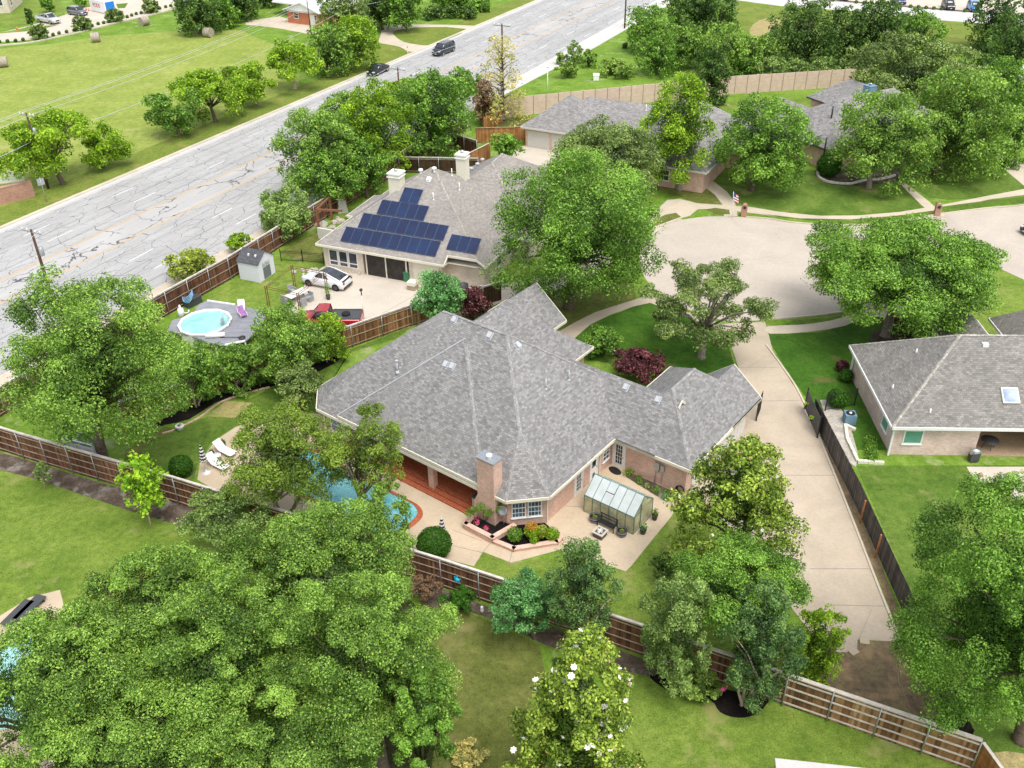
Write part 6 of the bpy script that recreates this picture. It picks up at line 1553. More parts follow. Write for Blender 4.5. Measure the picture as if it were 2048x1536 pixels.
# sheds
def shed(label, p, rz, Lx, Ly, he, hr, rmat, door_=True):
    root = thing('garden_shed', label, 'shed', p, rz); q = MB(); q.box(0, Lx, 0, Ly, 0, he); b_ = len(q.v)
    q.face([(Lx, 0, he), (Lx, Ly, he), (Lx, Ly/2, hr)]); q.face([(0, 0, he), (0, Ly/2, hr), (0, Ly, he)]); q.build('wall', M['shed_white'], root)
    r = MB()
    for s_ in (0, 1):
        y0 = -.1 if s_ == 0 else Ly+.1; f_ = [(-.08, y0, he-.06), (Lx+.12, y0, he-.06), (Lx+.12, Ly/2, hr+.03), (-.08, Ly/2, hr+.03)]; r.face(f_ if s_ == 0 else f_[::-1]); g2 = [(x, y, z-.06) for x, y, z in f_]; r.face(g2[::-1] if s_ == 0 else g2); r.face([f_[1], g2[1], g2[2], f_[2]] if s_ else [f_[1], f_[2], g2[2], g2[1]]); r.face([f_[0], f_[1], g2[1], g2[0]][::-1] if s_ == 0 else [f_[0], f_[1], g2[1], g2[0]])
    r.build('roof', rmat, root)
    if door_:
        for y0 in (.28*Ly, .51*Ly):
            d = MB(); d.box(Lx, Lx+.03, y0, y0+.21*Ly, .1, 1.75); do = d.build('door', M['door_grey'], root); d = MB(); d.box(Lx+.025, Lx+.04, y0+.02, y0+.19*Ly, 1.3, 1.72); d.build('window_panel', M['white'], do)
            d = MB()
            for k in range(4):
                for j in range(2): d.box(Lx+.04, Lx+.05, y0+.04+k*.1, y0+.1+k*.1, 1.38+j*.16, 1.48+j*.16)
            d.build('pane', M['black'], do)
        for xx in (.9, 1.7): d = MB(); d.box(xx, xx+.14, .55, .75, (he+.45*(hr-he)), he+.62*(hr-he)+.06); d.build('roof_vent', M['white'], root)
    return root
M['door_grey'] = plain('grey_door_paint', (.15,.16,.18), .5)
M['roof_dark'] = shingle('dark_shed_tiles', (.11,.115,.125), (.085,.09,.10), .35, .18)
sp, sq = P(481, 558), P(521, 566); shed('white plastic shed with dark grey roof and double doors on the second lawn', sp, atan2(sq.y-sp.y, sq.x-sp.x), (sq-sp).length, 2.5, 2.0, 2.85, M['roof_dark'])
sp, sq = P(137, 930), P(198, 946); root = shed('white shed with flat dark lid behind the brown fence under the big tree', sp, atan2(sq.y-sp.y, sq.x-sp.x), (sq-sp).length, 1.0, 2.45, 2.55, M['roof_dark'], False)
# above ground pool with deck
dk = [(330,665),(352,640),(392,636),(405,618),(412,603),(530,620),(530,660),(500,690),(452,695),(400,690),(345,672)]
z_d = 1.0; dkw = [tuple(p) for p in P2([(335,660),(345,640),(385,630),(398,608),(415,602),(470,610),(536,622),(520,655),(490,683),(450,691),(430,688),(380,672)], z_d)]
c0 = Vector(dkw[0]); root = thing('pool_deck', 'grey board deck around the round above ground pool', 'deck', (c0.x, c0.y, 0)); q = MB(); q.prism([(p[0]-c0.x, p[1]-c0.y) for p in dkw], z_d-.12, z_d)
M['deck'] = brickmat('grey_deck_boards', (.24,.25,.28), (.29,.30,.33), (.12,.12,.14), 4.0, .14, .01); q.build('deck_boards', M['deck'], root)
for p in dkw[::2]: r = MB(); r.box(p[0]-c0.x-.06, p[0]-c0.x+.06, p[1]-c0.y-.06, p[1]-c0.y+.06, 0, z_d-.12); r.build('post', M['offwhite'], root)
for a, b in (((450,691),(490,683)), ((415,602),(470,610))):
    a, b = P(*a, z_d), P(*b, z_d); r = MB(); r.beam((a.x-c0.x, a.y-c0.y, z_d+.05), (b.x-c0.x, b.y-c0.y, z_d+.05), .16, .1); r.build('trim', M['white'], root)
pc_ = P(410, 644, 1.15); root = thing('round_pool', 'round above ground pool with white rim and pale turquoise water', 'pool', (pc_.x, pc_.y, 0))
Rx = (P(463, 640, 1.15)-P(356, 650, 1.15)).length/2; Ry = 2.35
el = [(Rx*cos(2*pi*k/12+.26), Ry*sin(2*pi*k/12+.26)) for k in range(12)]; q = MB()
for k in range(12):
    a, b = el[k], el[(k+1) % 12]; q.face([(a[0], a[1], 0), (b[0], b[1], 0), (b[0], b[1], 1.12), (a[0], a[1], 1.12)])
q.build('wall', M['offwhite'], root); q = MB()
for k in range(12):
    a, b = Vector(el[k]), Vector(el[(k+1) % 12]); ai, bi = a*.93, b*.93; ao, bo = a*1.02, b*1.02
    q.face([(ao.x, ao.y, 1.2), (bo.x, bo.y, 1.2), (bi.x, bi.y, 1.2), (ai.x, ai.y, 1.2)]); q.face([(ao.x, ao.y, 1.1), (bo.x, bo.y, 1.1), (bo.x, bo.y, 1.2), (ao.x, ao.y, 1.2)]); q.face([(bi.x, bi.y, 1.0), (ai.x, ai.y, 1.0), (ai.x, ai.y, 1.2), (bi.x, bi.y, 1.2)])
q.build('rim', M['white'], root); q = MB(); q.sheet([(x*.95, y*.95) for x, y in el], 1.06); q.build('water', M['pool_round'], root)
q = MB()
for y in (-.25, .25): q.tube([(Rx*.72, y-.3, .9), (Rx*.72, y-.3, 1.75), (Rx*.85, y-.3, 1.95), (Rx*1.0, y-.3, 1.75), (Rx*1.0, y-.3, 1.2)], .025, 8)
for k in range(3): q.box(Rx*.66, Rx*.78, -.5, -.1, 1.1+k*.2, 1.13+k*.2)
q.build('ladder', M['steel'], root)
def beach_chair(label, p, rz, mat):
    root = thing('beach_chair', label, 'chair', p, rz, 'beach chairs on the pool deck'); q = MB(); q.box(-.28, .28, -.25, .25, .22, .26); q.build('seat', M[mat], root)
    q = MB(); q.box(-.28, .28, 0, .04, 0, .75, M=Matrix.Translation((0, .25, .22)) @ Matrix.Rotation(radians(-25), 4, 'X')); q.build('backrest', M[mat], root); q = MB()
    for x in (-.3, .3):
        q.tube([(x, -.3, 0), (x, -.2, .45), (x, .35, .45), (x, .5, .8)], .018, 6); q.tube([(x, .3, 0), (x, .1, .3), (x, -.25, .45)], .018, 6)
    q.build('frame', M['white'], root)
M['orchid'] = plain('orchid_canvas', (.34,.16,.38), .7, var=.25)
beach_chair('purple and white beach chair on the pool deck, nearer the ladder', at(487, 634, z_d), .6, 'orchid'); beach_chair('white beach chair behind the purple one on the pool deck', at(484, 622, z_d), .2, 'white')
q = MB(); q.tube([(0, 0, .1), (1.8, -.1, .1)], .03, 8); q.lathe([(.0, 0), (.3, .02), (.3, .06), (0.01, .08)], 18, 1.9, -.1, .05); obj_one('pool_brush', 'black disc on a pole lying on the deck', 'pool brush', q, 'black', at(440, 676, z_d))
q = MB(); q.tube([(0, 0, .2), (1.6, .2, .2)], .22, 12); obj_one('rolled_cover', 'rolled white pool cover at the deck edge', 'pool cover', q, 'white', at(412, 676, z_d))
root = thing('storage_bench', 'dark storage box against the board fence behind the pool', 'storage box', at(373, 616), angpx((373, 616), (395, 605))); q = MB(); q.box(0, 1.6, -.35, .35, 0, .65); q.build('box', M['charcoal'], root); q = MB(); q.box(-.04, 1.64, -.39, .39, .65, .72); q.build('lid', M['charcoal'], root)
root = thing('pool_pump', 'white pool filter and pump beside the fence', 'pump', at(364, 634)); q = MB(); q.lathe([(.28, 0), (.3, .5), (.26, .85), (.1, .95), (.08, 1.2), (.02, 1.25)], 16); q.build('tank', M['white'], root); q = MB(); q.tube([(.3, 0, .4), (.7, 0, .45), (.75, 0, .7)], .07, 8); q.build('pipe', M['white'], root)
M['blue_cloth'] = plain('blue_hammock_cloth', (.22,.48,.72), .7, var=.3, scale=12)
a, b = P(366, 602, 1.4), P(386, 588, 1.4); q = MB()
for k in range(5): q.tube([a.lerp(b, i/8)-a+Vector((0, 0, .35*(1-i/8)*0-.5*4*(i/8)*(1-i/8)*(1-k*.1)+.1*k)) for i in range(9)], .03, 5)
obj_one('hammock', 'blue and white hammock hung on the board fence near the pool', 'hammock', q, 'blue_cloth', a)
# dining set on the slab
root = thing('patio_table', 'long pale rectangular table on the slab beside the white car', 'table', at(596, 600), angpx((575, 612), (620, 590))); q = MB(); q.box(-1.1, 1.1, -.5, .5, .7, .75); q.build('table_top', M['offwhite'], root)
for x in (-1, 1):
    for y in (-.4, .4): q = MB(); q.box(x-.04, x+.04, y-.04, y+.04, 0, .7); q.build('leg', M['charcoal'], root)
M['wicker'] = plain('grey_wicker', (.32,.33,.33), .8, var=.3, scale=30)
def wicker(label, p, rz):
    root = thing('wicker_chair', label, 'chair', p, rz, 'grey wicker chairs round the patio table'); q = MB(); q.box(-.28, .28, -.28, .28, .05, .42); q.build('seat', M['wicker'], root); q = MB(); q.box(-.28, .28, .22, .3, .42, .9); q.build('backrest', M['wicker'], root)
    for x in (-1, 1): q = MB(); q.box(x*.28-.04, x*.28+.04, -.28, .25, .42, .65); q.build('armrest', M['wicker'], root)
ta = angpx((575, 612), (620, 590))
for lab, px, rz in (('grey wicker chair right of the table, next to the slab centre', (620, 602), ta-pi/2), ('grey wicker chair on the far side of the table by the arbor', (585, 588), ta), ('grey wicker chair on the near side of the table', (606, 612), ta+pi), ('grey wicker chair at the lawn end of the table', (572, 606), ta+pi/2)): wicker(lab, at(*px), rz)
# rusty arbor
M['rust'] = plain('rusty_iron', (.17,.065,.03), .8, var=.3)
c = [P(539, 618), P(590, 575), P(655, 588), P(602, 632)]; c0 = c[0]; root = thing('iron_arbor', 'tall thin rusty iron arbor frame at the edge of the second lawn', 'arbor', c0)
for p in c:
    q = MB()
    for dx, dy in ((-.09, 0), (.09, 0)): q.box(p.x-c0.x+dx-.03, p.x-c0.x+dx+.03, p.y-c0.y-.03, p.y-c0.y+.03, 0, 2.35)
    for k in range(6): q.beam((p.x-c0.x-.09, p.y-c0.y, .3+k*.35), (p.x-c0.x+.09, p.y-c0.y, .5+k*.3), .015, .015)
    q.build('post', M['rust'], root)
for i in range(4):
    a, b = c[i]-c0, c[(i+1) % 4]-c0; q = MB()
    for z in (2.3, 2.1): q.beam((a.x, a.y, z), (b.x, b.y, z), .035, .035)
    for k in range(9): p = a.lerp(b, k/8); q.beam((p.x, p.y, 2.1), (p.x, p.y, 2.3), .012, .012)
    q.build('beam', M['rust'], root)
# bin, planter with climbing plant, basketball hoop / lamp post, box
root = thing('wheelie_bin', 'green wheeled rubbish bin beside the white garage door', 'bin', at(816, 562), AS); M['bin_green'] = plain('green_bin_plastic', (.05,.20,.10), .5); q = MB(); q.prism([(-.28, -.3), (.28, -.3), (.28, .3), (-.28, .3)], .05, .95); q.build('body', M['bin_green'], root); q = MB(); q.box(-.32, .32, -.36, .34, .95, 1.03); q.build('lid', M['bin_green'], root)
for x in (-.25, .25): q = MB(); q.tube([(x-.03, .3, .1), (x+.03, .3, .1)], .1, 12); q.build('wheel', M['tyre'], root)
pot('tall leafy climber in a dark pot behind the red pickup', at(657, 599), .22, .5, 'charcoal', 'green', .3, .9, seed=11, n=350)
q = MB(); root = thing('spotlight_stand', 'thin white stand with black and white spotlight head on the slab', 'light stand', at(728, 634)); q.tube([(0, 0, 0), (0, 0, 2.3)], .02, 6); q.build('pole', M['white'], root); q = MB(); q.tube([(0, 0, 2.2), (0, 0, 2.7)], .05, 8); q.lathe([(.12, 0), (.16, .1), (.1, .2)], 12, 0, 0, 2.65); q.build('head', M['black'], root)
root = thing('cardboard_box', 'pale stone block seat beside the green bin', 'box', at(826, 578), AS); q = MB(); q.box(-.4, .4, -.4, .4, 0, .5); q.build('base', M['rail_wood'], root); q = MB(); q.box(-.42, .42, -.42, .42, .5, .85); q.build('top', M['trim'], root)
root = thing('water_barrel', 'round dark blue tub standing beside the purple tree', 'tub', at(926, 586)); q = MB(); q.lathe([(.5, 0), (.55, .9), (.5, .9), (.48, .6), (0.01, .58)], 20); q.build('tub', M['charcoal'], root)
M['rust_wood'] = plain('rust_brown_timber', (.24,.10,.055), .8, var=.25)
# pergola and clutter behind the second house
pp_ = P(640, 458), P(641, 432); root = thing('pergola', 'rust brown timber pergola frame beside the second house', 'pergola', P(640, 462)); c0 = P(640, 462)
pts_ = [P(640, 462), P(662, 446), P(700, 470-28), P(688, 425)]; tops = [P(632, 417, 2.6), P(663, 402, 2.6), P(700, 424, 2.6)]
for p in (P(639, 466), P(664, 440), P(694, 424)): q = MB(); q.box(p.x-c0.x-.12, p.x-c0.x+.12, p.y-c0.y-.12, p.y-c0.y+.12, 0, 2.6); q.build('post', M['fence_cedar'] if False else M['rust_wood'] if 'rust_wood' in M else M['pole'], root)
a, b, c_ = P(639, 466)-c0, P(664, 440)-c0, P(690, 468)-c0
for s0, s1 in ((a, b), (a, c_)): q = MB(); q.beam((s0.x, s0.y, 2.65), (s1.x, s1.y, 2.65), .15, .22); q.build('beam', M['rust_wood'] if 'rust_wood' in M else M['pole'], root)
rg = random.Random(8)
root = thing('stacked_crates', 'stack of pale grey crates behind the pergola', 'crates', at(686, 424), .3)
for k in range(7): q = MB(); w_ = .55-.03*k; q.box(-w_+rg.uniform(-.05, .05), w_, -w_*.7, w_*.7, k*.24+.01, k*.24+.22); q.build('crate', M['offwhite'], root)
M['rubble'] = plain('limestone_rubble', (.42,.38,.31), .9, var=.3, scale=4)
def rocks(label, px, n, sp, r0, cat='rocks', mat='rubble', group=None, name='stone_pile'):
    p = at(*px); mb = MB(); 
    for i in range(n):
        x, y = rg.uniform(-sp, sp), rg.uniform(-sp*.6, sp*.6); r = r0*rg.uniform(.5, 1.3); b_ = len(mb.v)
        ring = []
        for j, (k1, z) in enumerate(((.7, 0), (1, .35), (.8, .75), (.3, 1))):
            for k in range(7): a_ = 2*pi*k/7; mb.v.append((x+r*k1*cos(a_)*rg.uniform(.75, 1.2), y+r*k1*sin(a_)*rg.uniform(.75, 1.2), z*r*rg.uniform(.8, 1.1)))
        for j in range(3):
            for k in range(7): mb.f.append([b_+j*7+k, b_+j*7+(k+1) % 7, b_+(j+1)*7+(k+1) % 7, b_+(j+1)*7+k]); mb.t.append(.5); mb.m.append(0); mb.sm.append(False)
        mb.f.append([b_+21+k for k in range(7)]); mb.t.append(.5); mb.m.append(0); mb.sm.append(False)
    o = mb.build(name, M[mat]); o.location = p; o['kind'] = 'stuff'; tag(o, label, cat, group); return o
rocks('heap of pale limestone rubble under the pergola', (655, 452), 34, 1.7, .32); rocks('rubble heap behind the pergola beside the roof edge', (700, 440), 22, 1.5, .3)
rocks('low row of stones along the planting bed in front of the windows', (700, 545), 26, 1.6, .2); rocks('flat pale stepping stones near the iron fence', (608, 546), 14, 1.2, .22)
root = thing('low_planting', 'row of low green plants under the three windows of the second house', 'plant', at(688, 536), AS)
for k in range(5): leaf_obj('foliage', root, .55, .35, (-1.6+k*.75, 0, .3), 'bright', 300, .07, 40+k)
# block wall piece by pergola
q = MB(); a, b = P(638, 476), P(672, 482); q.beam((0, 0, .6), (b.x-a.x, b.y-a.y, .6), .25, 1.2); obj_one('low_wall', 'low pale rendered wall below the pergola', 'wall', q, 'offwhite', a)
# hay bales
M['hay'] = plain('grey_hay', (.36,.31,.25), .95, .05, var=.35, scale=5)
for i, (px, py) in enumerate(((8, 134), (193, 84), (290, 51), (418, 74))):
    root = thing('hay_bale', ['round hay bale cut by the left edge of the field', 'round hay bale second from the left edge', 'round hay bale on the rise near the court kerb', 'round hay bale nearest the dark trees'][i], 'hay bale', at(px, py), [.4, .3, .9, 2.7][i], 'round hay bales in the field')
    q = MB(); q.tube([(-.75, 0, .85), (.75, 0, .85)], .87, 28, smooth=False); q.build('bale', M['hay'], root); q = MB()
    for x in (-.5, 0, .5): q.lathe([(.878, -.02), (.878, .02)], 28); 
    q.v = [(v[2]+[-.5, 0, .5][i_//56] if False else v[2], v[0], v[1]+.85) for i_, v in enumerate(q.v)]; q.build('net_wrap', M['offwhite'], root)
# container at the court
p, q1 = P(130*0+182, 24), P(219, 30); cA = P(183, 22); cB = P(213, 29); an = atan2(cB.y-cA.y, cB.x-cA.x)
root = thing('storage_container', 'white storage container with red lettering and a blue door in the court', 'container', cA, an); Lc = (cB-cA).length; q = MB(); q.box(0, Lc, 0, 2.4, .15, 2.5); q.build('body', M['white'], root)
M['blue_door'] = plain('blue_door_paint', (.02,.20,.58), .4); q = MB(); q.box(Lc, Lc+.04, .2, 2.2, .25, 2.35); q.build('door', M['blue_door'], root)
M['red_letter'] = plain('red_lettering', (.55,.03,.03), .5)
cu = bpy.data.curves.new('lettering', 'FONT'); cu.body = 'PODS'; cu.size = 1.15; cu.extrude = .01; to = bpy.data.objects.new('lettering', cu); C.objects.link(to)
dg = bpy.context.evaluated_depsgraph_get(); me = bpy.data.meshes.new_from_object(to.evaluated_get(dg)); bpy.data.objects.remove(to); bpy.data.curves.remove(cu)
me.materials.clear(); me.materials.append(M['red_letter']); to = bpy.data.objects.new('lettering', me); C.objects.link(to); to.parent = root; to.location = (Lc*.2, -.02, 1.1); to.rotation_euler = (pi/2, 0, 0)
# cones, hydrant, mailboxes, flag
M['cone'] = plain('orange_cone', (.75,.22,.08), .5)
for i, (px, py) in enumerate(((173, 20), (178, 22))):
    root = thing('traffic_cone', ['traffic cone left of the white container', 'traffic cone touching the white container corner'][i], 'cone', at(px, py), 0, 'cones by the container'); q = MB(); q.box(-.2, .2, -.2, .2, 0, .04); q.build('base', M['cone'], root); q = MB(); q.lathe([(.15, .04), (.03, .7)], 14); q.build('body', M['cone'], root)
root = thing('fire_hydrant', 'red fire hydrant on the small lawn of the court', 'hydrant', at(36, 63)); q = MB(); q.lathe([(.18, 0), (.14, .1), (.14, .6), (.19, .62), (.17, .75), (.03, .85)], 14); q.tube([(-.25, 0, .45), (.25, 0, .45)], .07, 8); q.build('body', M['cone'], root)
for lab, px in (('brick mailbox pillar with arched top beside the flag', (1487, 432)), ('brick mailbox pillar on the verge behind the round green tree', (1873, 431))):
    root = thing('brick_mailbox', lab, 'mailbox', at(*px), radians(-10)); q = MB(); q.box(-.3, .3, -.3, .3, 0, 1.15); q.build('pillar', M['brick_wall'], root); q = MB(); q.tube([(0, -.3, 1.15), (0, .3, 1.15)], .29, 20); q.build('arched_top', M['brick_wall'], root); q = MB(); q.box(-.14, .14, -.32, -.29, .95, 1.25); q.build('mailbox_door', M['black'], root)
root = thing('flagpole', 'small flag hanging on a thin white pole beside the brick mailbox', 'flag', at(1465, 437)); q = MB(); q.tube([(0, 0, 0), (-.25, 0, 3.1)], .025, 8); q.build('pole', M['white'], root); q = MB()
for i in range(6):
    for j in range(7):
        f = lambda a_, b_: (-.22+.09*a_+.02*b_, .05*sin(a_*1.7+b_*.5), 3.0-.15*b_-.05*a_); q.face([f(i, j), f(i+1, j), f(i+1, j+1), f(i, j+1)], .5, 1 if (j % 2 == 0 and not (i < 3 and j < 3)) else (2 if i < 3 and j < 3 else 0), True)
M['flag_red'] = plain('flag_red', (.45,.06,.08), .7); M['flag_blue'] = plain('flag_blue', (.06,.07,.28), .7); q.build('flag', [M['white'], M['flag_red'], M['flag_blue']], root)
root = thing('road_sign', 'back of a street sign on a thin pole beside the rust brick wall', 'sign', at(94, 405)); q = MB(); q.tube([(0, 0, 0), (0, 0, 3.0)], .035, 8); q.build('pole', M['metal'], root); q = MB(); q.box(-.38, .38, .05, .08, 2.1, 2.9, M=Matrix.Rotation(radians(40), 4, 'Z')); q.build('sign_plate', M['metal'], root)
root = thing('post_mailbox', 'small mailbox on a white post beside the looping drive', 'mailbox', at(816, 108)); q = MB(); q.box(-.05, .05, -.05, .05, 0, 1.1); q.build('post', M['white'], root); q = MB(); q.box(-.1, .1, -.22, .22, 1.1, 1.3); q.build('box', M['metal'], root)
root = thing('street_light', 'thin white lamp post in the rough grass behind the precast wall', 'lamp post', at(1095, 192)); q = MB(); q.tube([(0, 0, 0), (0, 0, 4.2)], .06, 8); q.build('pole', M['white'], root); q = MB(); q.lathe([(.08, 0), (.16, .15), (.08, .3)], 12, 0, 0, 4.2); q.build('lamp', M['white'], root)
root = thing('utility_box', 'small white utility box in the rough grass', 'utility box', at(1192, 160)); q = MB(); q.box(-.45, .45, -.3, .3, 0, .8); q.build('cabinet', M['white'], root); q = MB(); q.face([(-.5,-.35,.8),(.5,-.35,.8),(.5,0,1.1),(-.5,0,1.1)]); q.face([(-.5,.35,.8),(-.5,0,1.1),(.5,0,1.1),(.5,.35,.8)]); q.build('lid', M['white'], root)
for i, (px, py) in enumerate(((1093, 222), (1188, 214))):
    root = thing('garden_lamp', ['thin dark lamp in front of the precast wall, left', 'thin dark lamp in front of the precast wall, right, by the round shrub'][i], 'lamp', at(px, py)); q = MB(); q.tube([(0, 0, 0), (0, 0, 2.2)], .04, 6); q.build('pole', M['black'], root); q = MB(); q.lathe([(.1, 0), (.18, .12), (.05, .3)], 10, 0, 0, 2.15); q.build('lamp', M['black'], root)
# AC unit and stones of the neighbour
root = thing('air_conditioner', 'blue grey air conditioner beside the neighbour brick wall', 'air conditioner', at(1697, 845), AN); q = MB(); q.box(-.4, .4, -.4, .4, .05, .85); q.build('cabinet', M['blue_siding'], root); q = MB(); q.lathe([(.33, .852), (.33, .88), (.3, .88)], 24); q.lathe([(.30, .856), (.001, .857)], 24); q.build('fan_grille', M['black'], root); q = MB(); q.lathe([(.12, .86), (.1, .93), (0.01, .95)], 12); q.build('fan_hub', M['white'], root)
def edging(label, px, mat='stone', wd=.22, h=.22):
    w_ = P2(px); c0 = w_[0]; mb = MB()
    for a, b in zip(w_[:-1], w_[1:]):
        a = a-c0; b = b-c0; n_ = max(1, int((b-a).length/.32))
        for i in range(n_):
            p = a.lerp(b, i/n_); r = a.lerp(b, (i+.93)/n_); mb.beam((p.x, p.y, h/2), (r.x, r.y, h/2), wd*rg.uniform(.85, 1.15), h*rg.uniform(.85, 1.1), rg.random())
    o = mb.build('stone_edging', M[mat]); o.location = (c0.x, c0.y, 0); return tag(o, label, 'edging')
edging('pale stone edging round the plant bed beside the neighbour wall', [(1710,862),(1690,852),(1694,880),(1715,925),(1768,928)], 'trim'); edging('curved white stone edging of the bed in front of the far chimney house', smooth([(1634,347),(1640,358),(1660,366),(1700,369),(1730,362),(1760,360),(1790,352)], 4), 'trim', .25, .25)
edging('curved pale stone edging beside the path of the garage house', smooth([(1325,352),(1360,356),(1400,350),(1422,345),(1420,332),(1400,330)], 3), 'trim'); edging('brown edging of the dark backyard bed', smooth([(325,868),(350,860),(400,835),(440,806),(490,788),(540,775)], 4), 'brick', .12, .1)
root = thing('low_planting', 'low green plants in the stone edged bed beside the neighbour wall', 'plant', at(1742, 905))
for k in range(5): leaf_obj('foliage', root, .5, .35, (.0+.12*k-.25, -.9+k*.5, .28), 'green', 260, .08, 60+k)
# neighbour patio furniture
root = thing('patio_table', 'round dark table under the neighbour porch roof', 'table', at(1975, 896, 0)); q = MB(); q.lathe([(.02, .7), (.6, .71), (.6, .74), (.01, .75)], 24); q.build('table_top', M['charcoal'], root)
for k in range(4): q = MB(); q.tube([(cos(k*pi/2)*.3, sin(k*pi/2)*.3, .7), (cos(k*pi/2)*.45, sin(k*pi/2)*.45, 0)], .02, 6); q.build('leg', M['black'], root)
root = thing('grill', 'small silver gas grill at the edge of the neighbour porch', 'grill', at(1945, 922, 0)); q = MB(); q.box(-.3, .3, -.25, .25, .1, .75); q.build('cart', M['charcoal'], root); q = MB(); q.tube([(-.32, 0, .85), (.32, 0, .85)], .24, 14); q.build('lid', M['steel'], root)
pot('white pot with green plant at the neighbour patio edge', at(2026, 962), .26, .42, 'white', 'green', .28, .25, seed=13)
q = MB(); q.lathe([(.1, 0), (.17, .12), (.1, .24), (.02, .26)], 14); obj_one('clay_ball', 'small red clay ball on the neighbour patio', 'ornament', q, 'brick_wall', at(1961, 952))
root = thing('camper_trailer', 'white trailer roof behind the fence at the right edge below the corner trees', 'trailer', at(2062, 172), radians(-15)); q = MB(); q.box(-2.6, 2.6, -1.2, 1.2, .5, 2.9); q.build('body', M['white'], root); q = MB(); q.box(-.5, .5, -.35, .35, 2.9, 3.15); q.build('roof_unit', M['offwhite'], root); q = MB(); q.box(-1.6, -.4, -1.22, -1.2, 1.4, 2.1); q.build('window', M['glass'], root)
for x in (-.6, .6): q = MB(); q.tube([(x, -1.15, .35), (x, -.9, .35)], .35, 14); q.build('wheel', M['tyre'], root)
# turtle ornament, flamingo, white ornament, hose, flags
M['cyan'] = plain('cyan_metal', (.02,.42,.62), .4, var=.3); fp_ = Vector((-3.35, 39.62, 1.55)); q = MB(); q.lathe([(0.01, 0), (.16, .03), (.18, .06), (.1, .12), (.01, .15)], 14)
for a_, r in ((.6, .26), (2.3, .26), (3.9, .24), (5.4, .24), (1.5, .28)): q.beam((cos(a_)*.12, sin(a_)*.12, .05), (cos(a_)*r, sin(a_)*r, .05), .09, .03)
q.xf(Matrix.Rotation(radians(90), 4, 'X')); _p = P(915, 1158, 1.4); obj_one('fence_ornament', 'bright blue turtle shaped metal ornament hung on the brown fence', 'ornament', q, 'cyan', (_p.x, _p.y-.02, _p.z), radians(-25))
M['flamingo'] = plain('pink_plastic', (.8,.12,.3), .4); q = MB(); q.tube([(0, 0, 0), (0, 0, .45)], .015, 6); q.tube([(-.2, 0, .5), (0, 0, .55), (.15, 0, .5)], [.03, .13, .06], 10); q.tube([(.12, 0, .52), (.22, 0, .68), (.16, 0, .8), (.24, 0, .82)], [.04, .03, .03, .035], 8); obj_one('flamingo_ornament', 'pink flamingo ornament in the dark bed beside the white trunks', 'ornament', q, 'flamingo', at(1443, 1392))
q = MB(); q.lathe([(.1, 0), (.13, .1), (.07, .25), (.1, .33), (.02, .42)], 12); obj_one('garden_statue', 'small white statue at the foot of the brown fence', 'statue', q, 'white', at(964, 1222))
M['hose'] = plain('tan_hose', (.33,.24,.17), .7); hp = [P(*p) for p in smooth([(1810,1285),(1806,1305),(1798,1340),(1797,1365),(1808,1390),(1820,1418)], 5)]; q = MB(); q.tube([p-hp[0]+Vector((0, 0, .03)) for p in hp], .025, 6); obj_one('garden_hose', 'tan hose lying on the bare ground at the end of the driveway', 'hose', q, 'hose', hp[0])
for i, px in enumerate(((1720, 1288), (1706, 1313))):
    q = MB(); q.prism([(0, 0), (.5, -.1), (.6, .3), (.1, .4)], 0, .07); obj_one('broken_slab', ['broken paving piece touching the driveway end', 'broken paving piece on the bare ground'][i], 'paving stone', q, 'patio', at(*px), i*.7, 'broken slabs at the driveway end')
for i, (x, y) in enumerate(((38, 1222), (62, 1212))):
    root = thing('folded_lounger', ['dark flat lounger at the lower left pool edge, nearer the edge of the photograph', 'dark flat lounger at the lower left pool edge, right one'][i], 'sun lounger', at(x, y+10), radians(72), 'dark loungers by the lower left pool'); q = MB(); q.box(-1.0, 1.0, -.33, .33, .25, .33); q.build('cushion', M['charcoal'], root)
    for a_ in (-.8, .8): q = MB(); q.box(a_-.03, a_+.03, -.3, .3, 0, .25); q.build('leg', M['black'], root)
for i in range(16):
    t = i/15; px = 425+(-430)*t; 
    a_ = RD(40-i*5.6, -6.2); root = thing('field_post', ORD[15-i]+' thin wire fence post from the left along the field edge', 'fence post', (a_[0], a_[1], 0), 0, 'wire fence posts along the field'); q = MB(); q.box(-.035, .035, -.035, .035, 0, 1.25); q.build('post', M['rail_wood'], root)
# hanging pots on gate
for i, px in enumerate(((1616, 810), (1627, 838))):
    root = thing('hanging_pot', ['yellow flowered pot hanging on the driveway gate, farther one', 'yellow flowered pot hanging on the driveway gate, nearer one'][i], 'flower pot', P(px[0]-0, px[1]+3, .9)-Vector((.18, 0, 0)), 0, 'pots on the driveway gate'); q = MB(); q.lathe([(.1, 0), (.16, .2), (.13, .2)], 12); q.build('pot', M['black'], root); leaf_obj('foliage', root, .2, .15, (0, 0, .25), 'lime', 120, .05, 80+i)
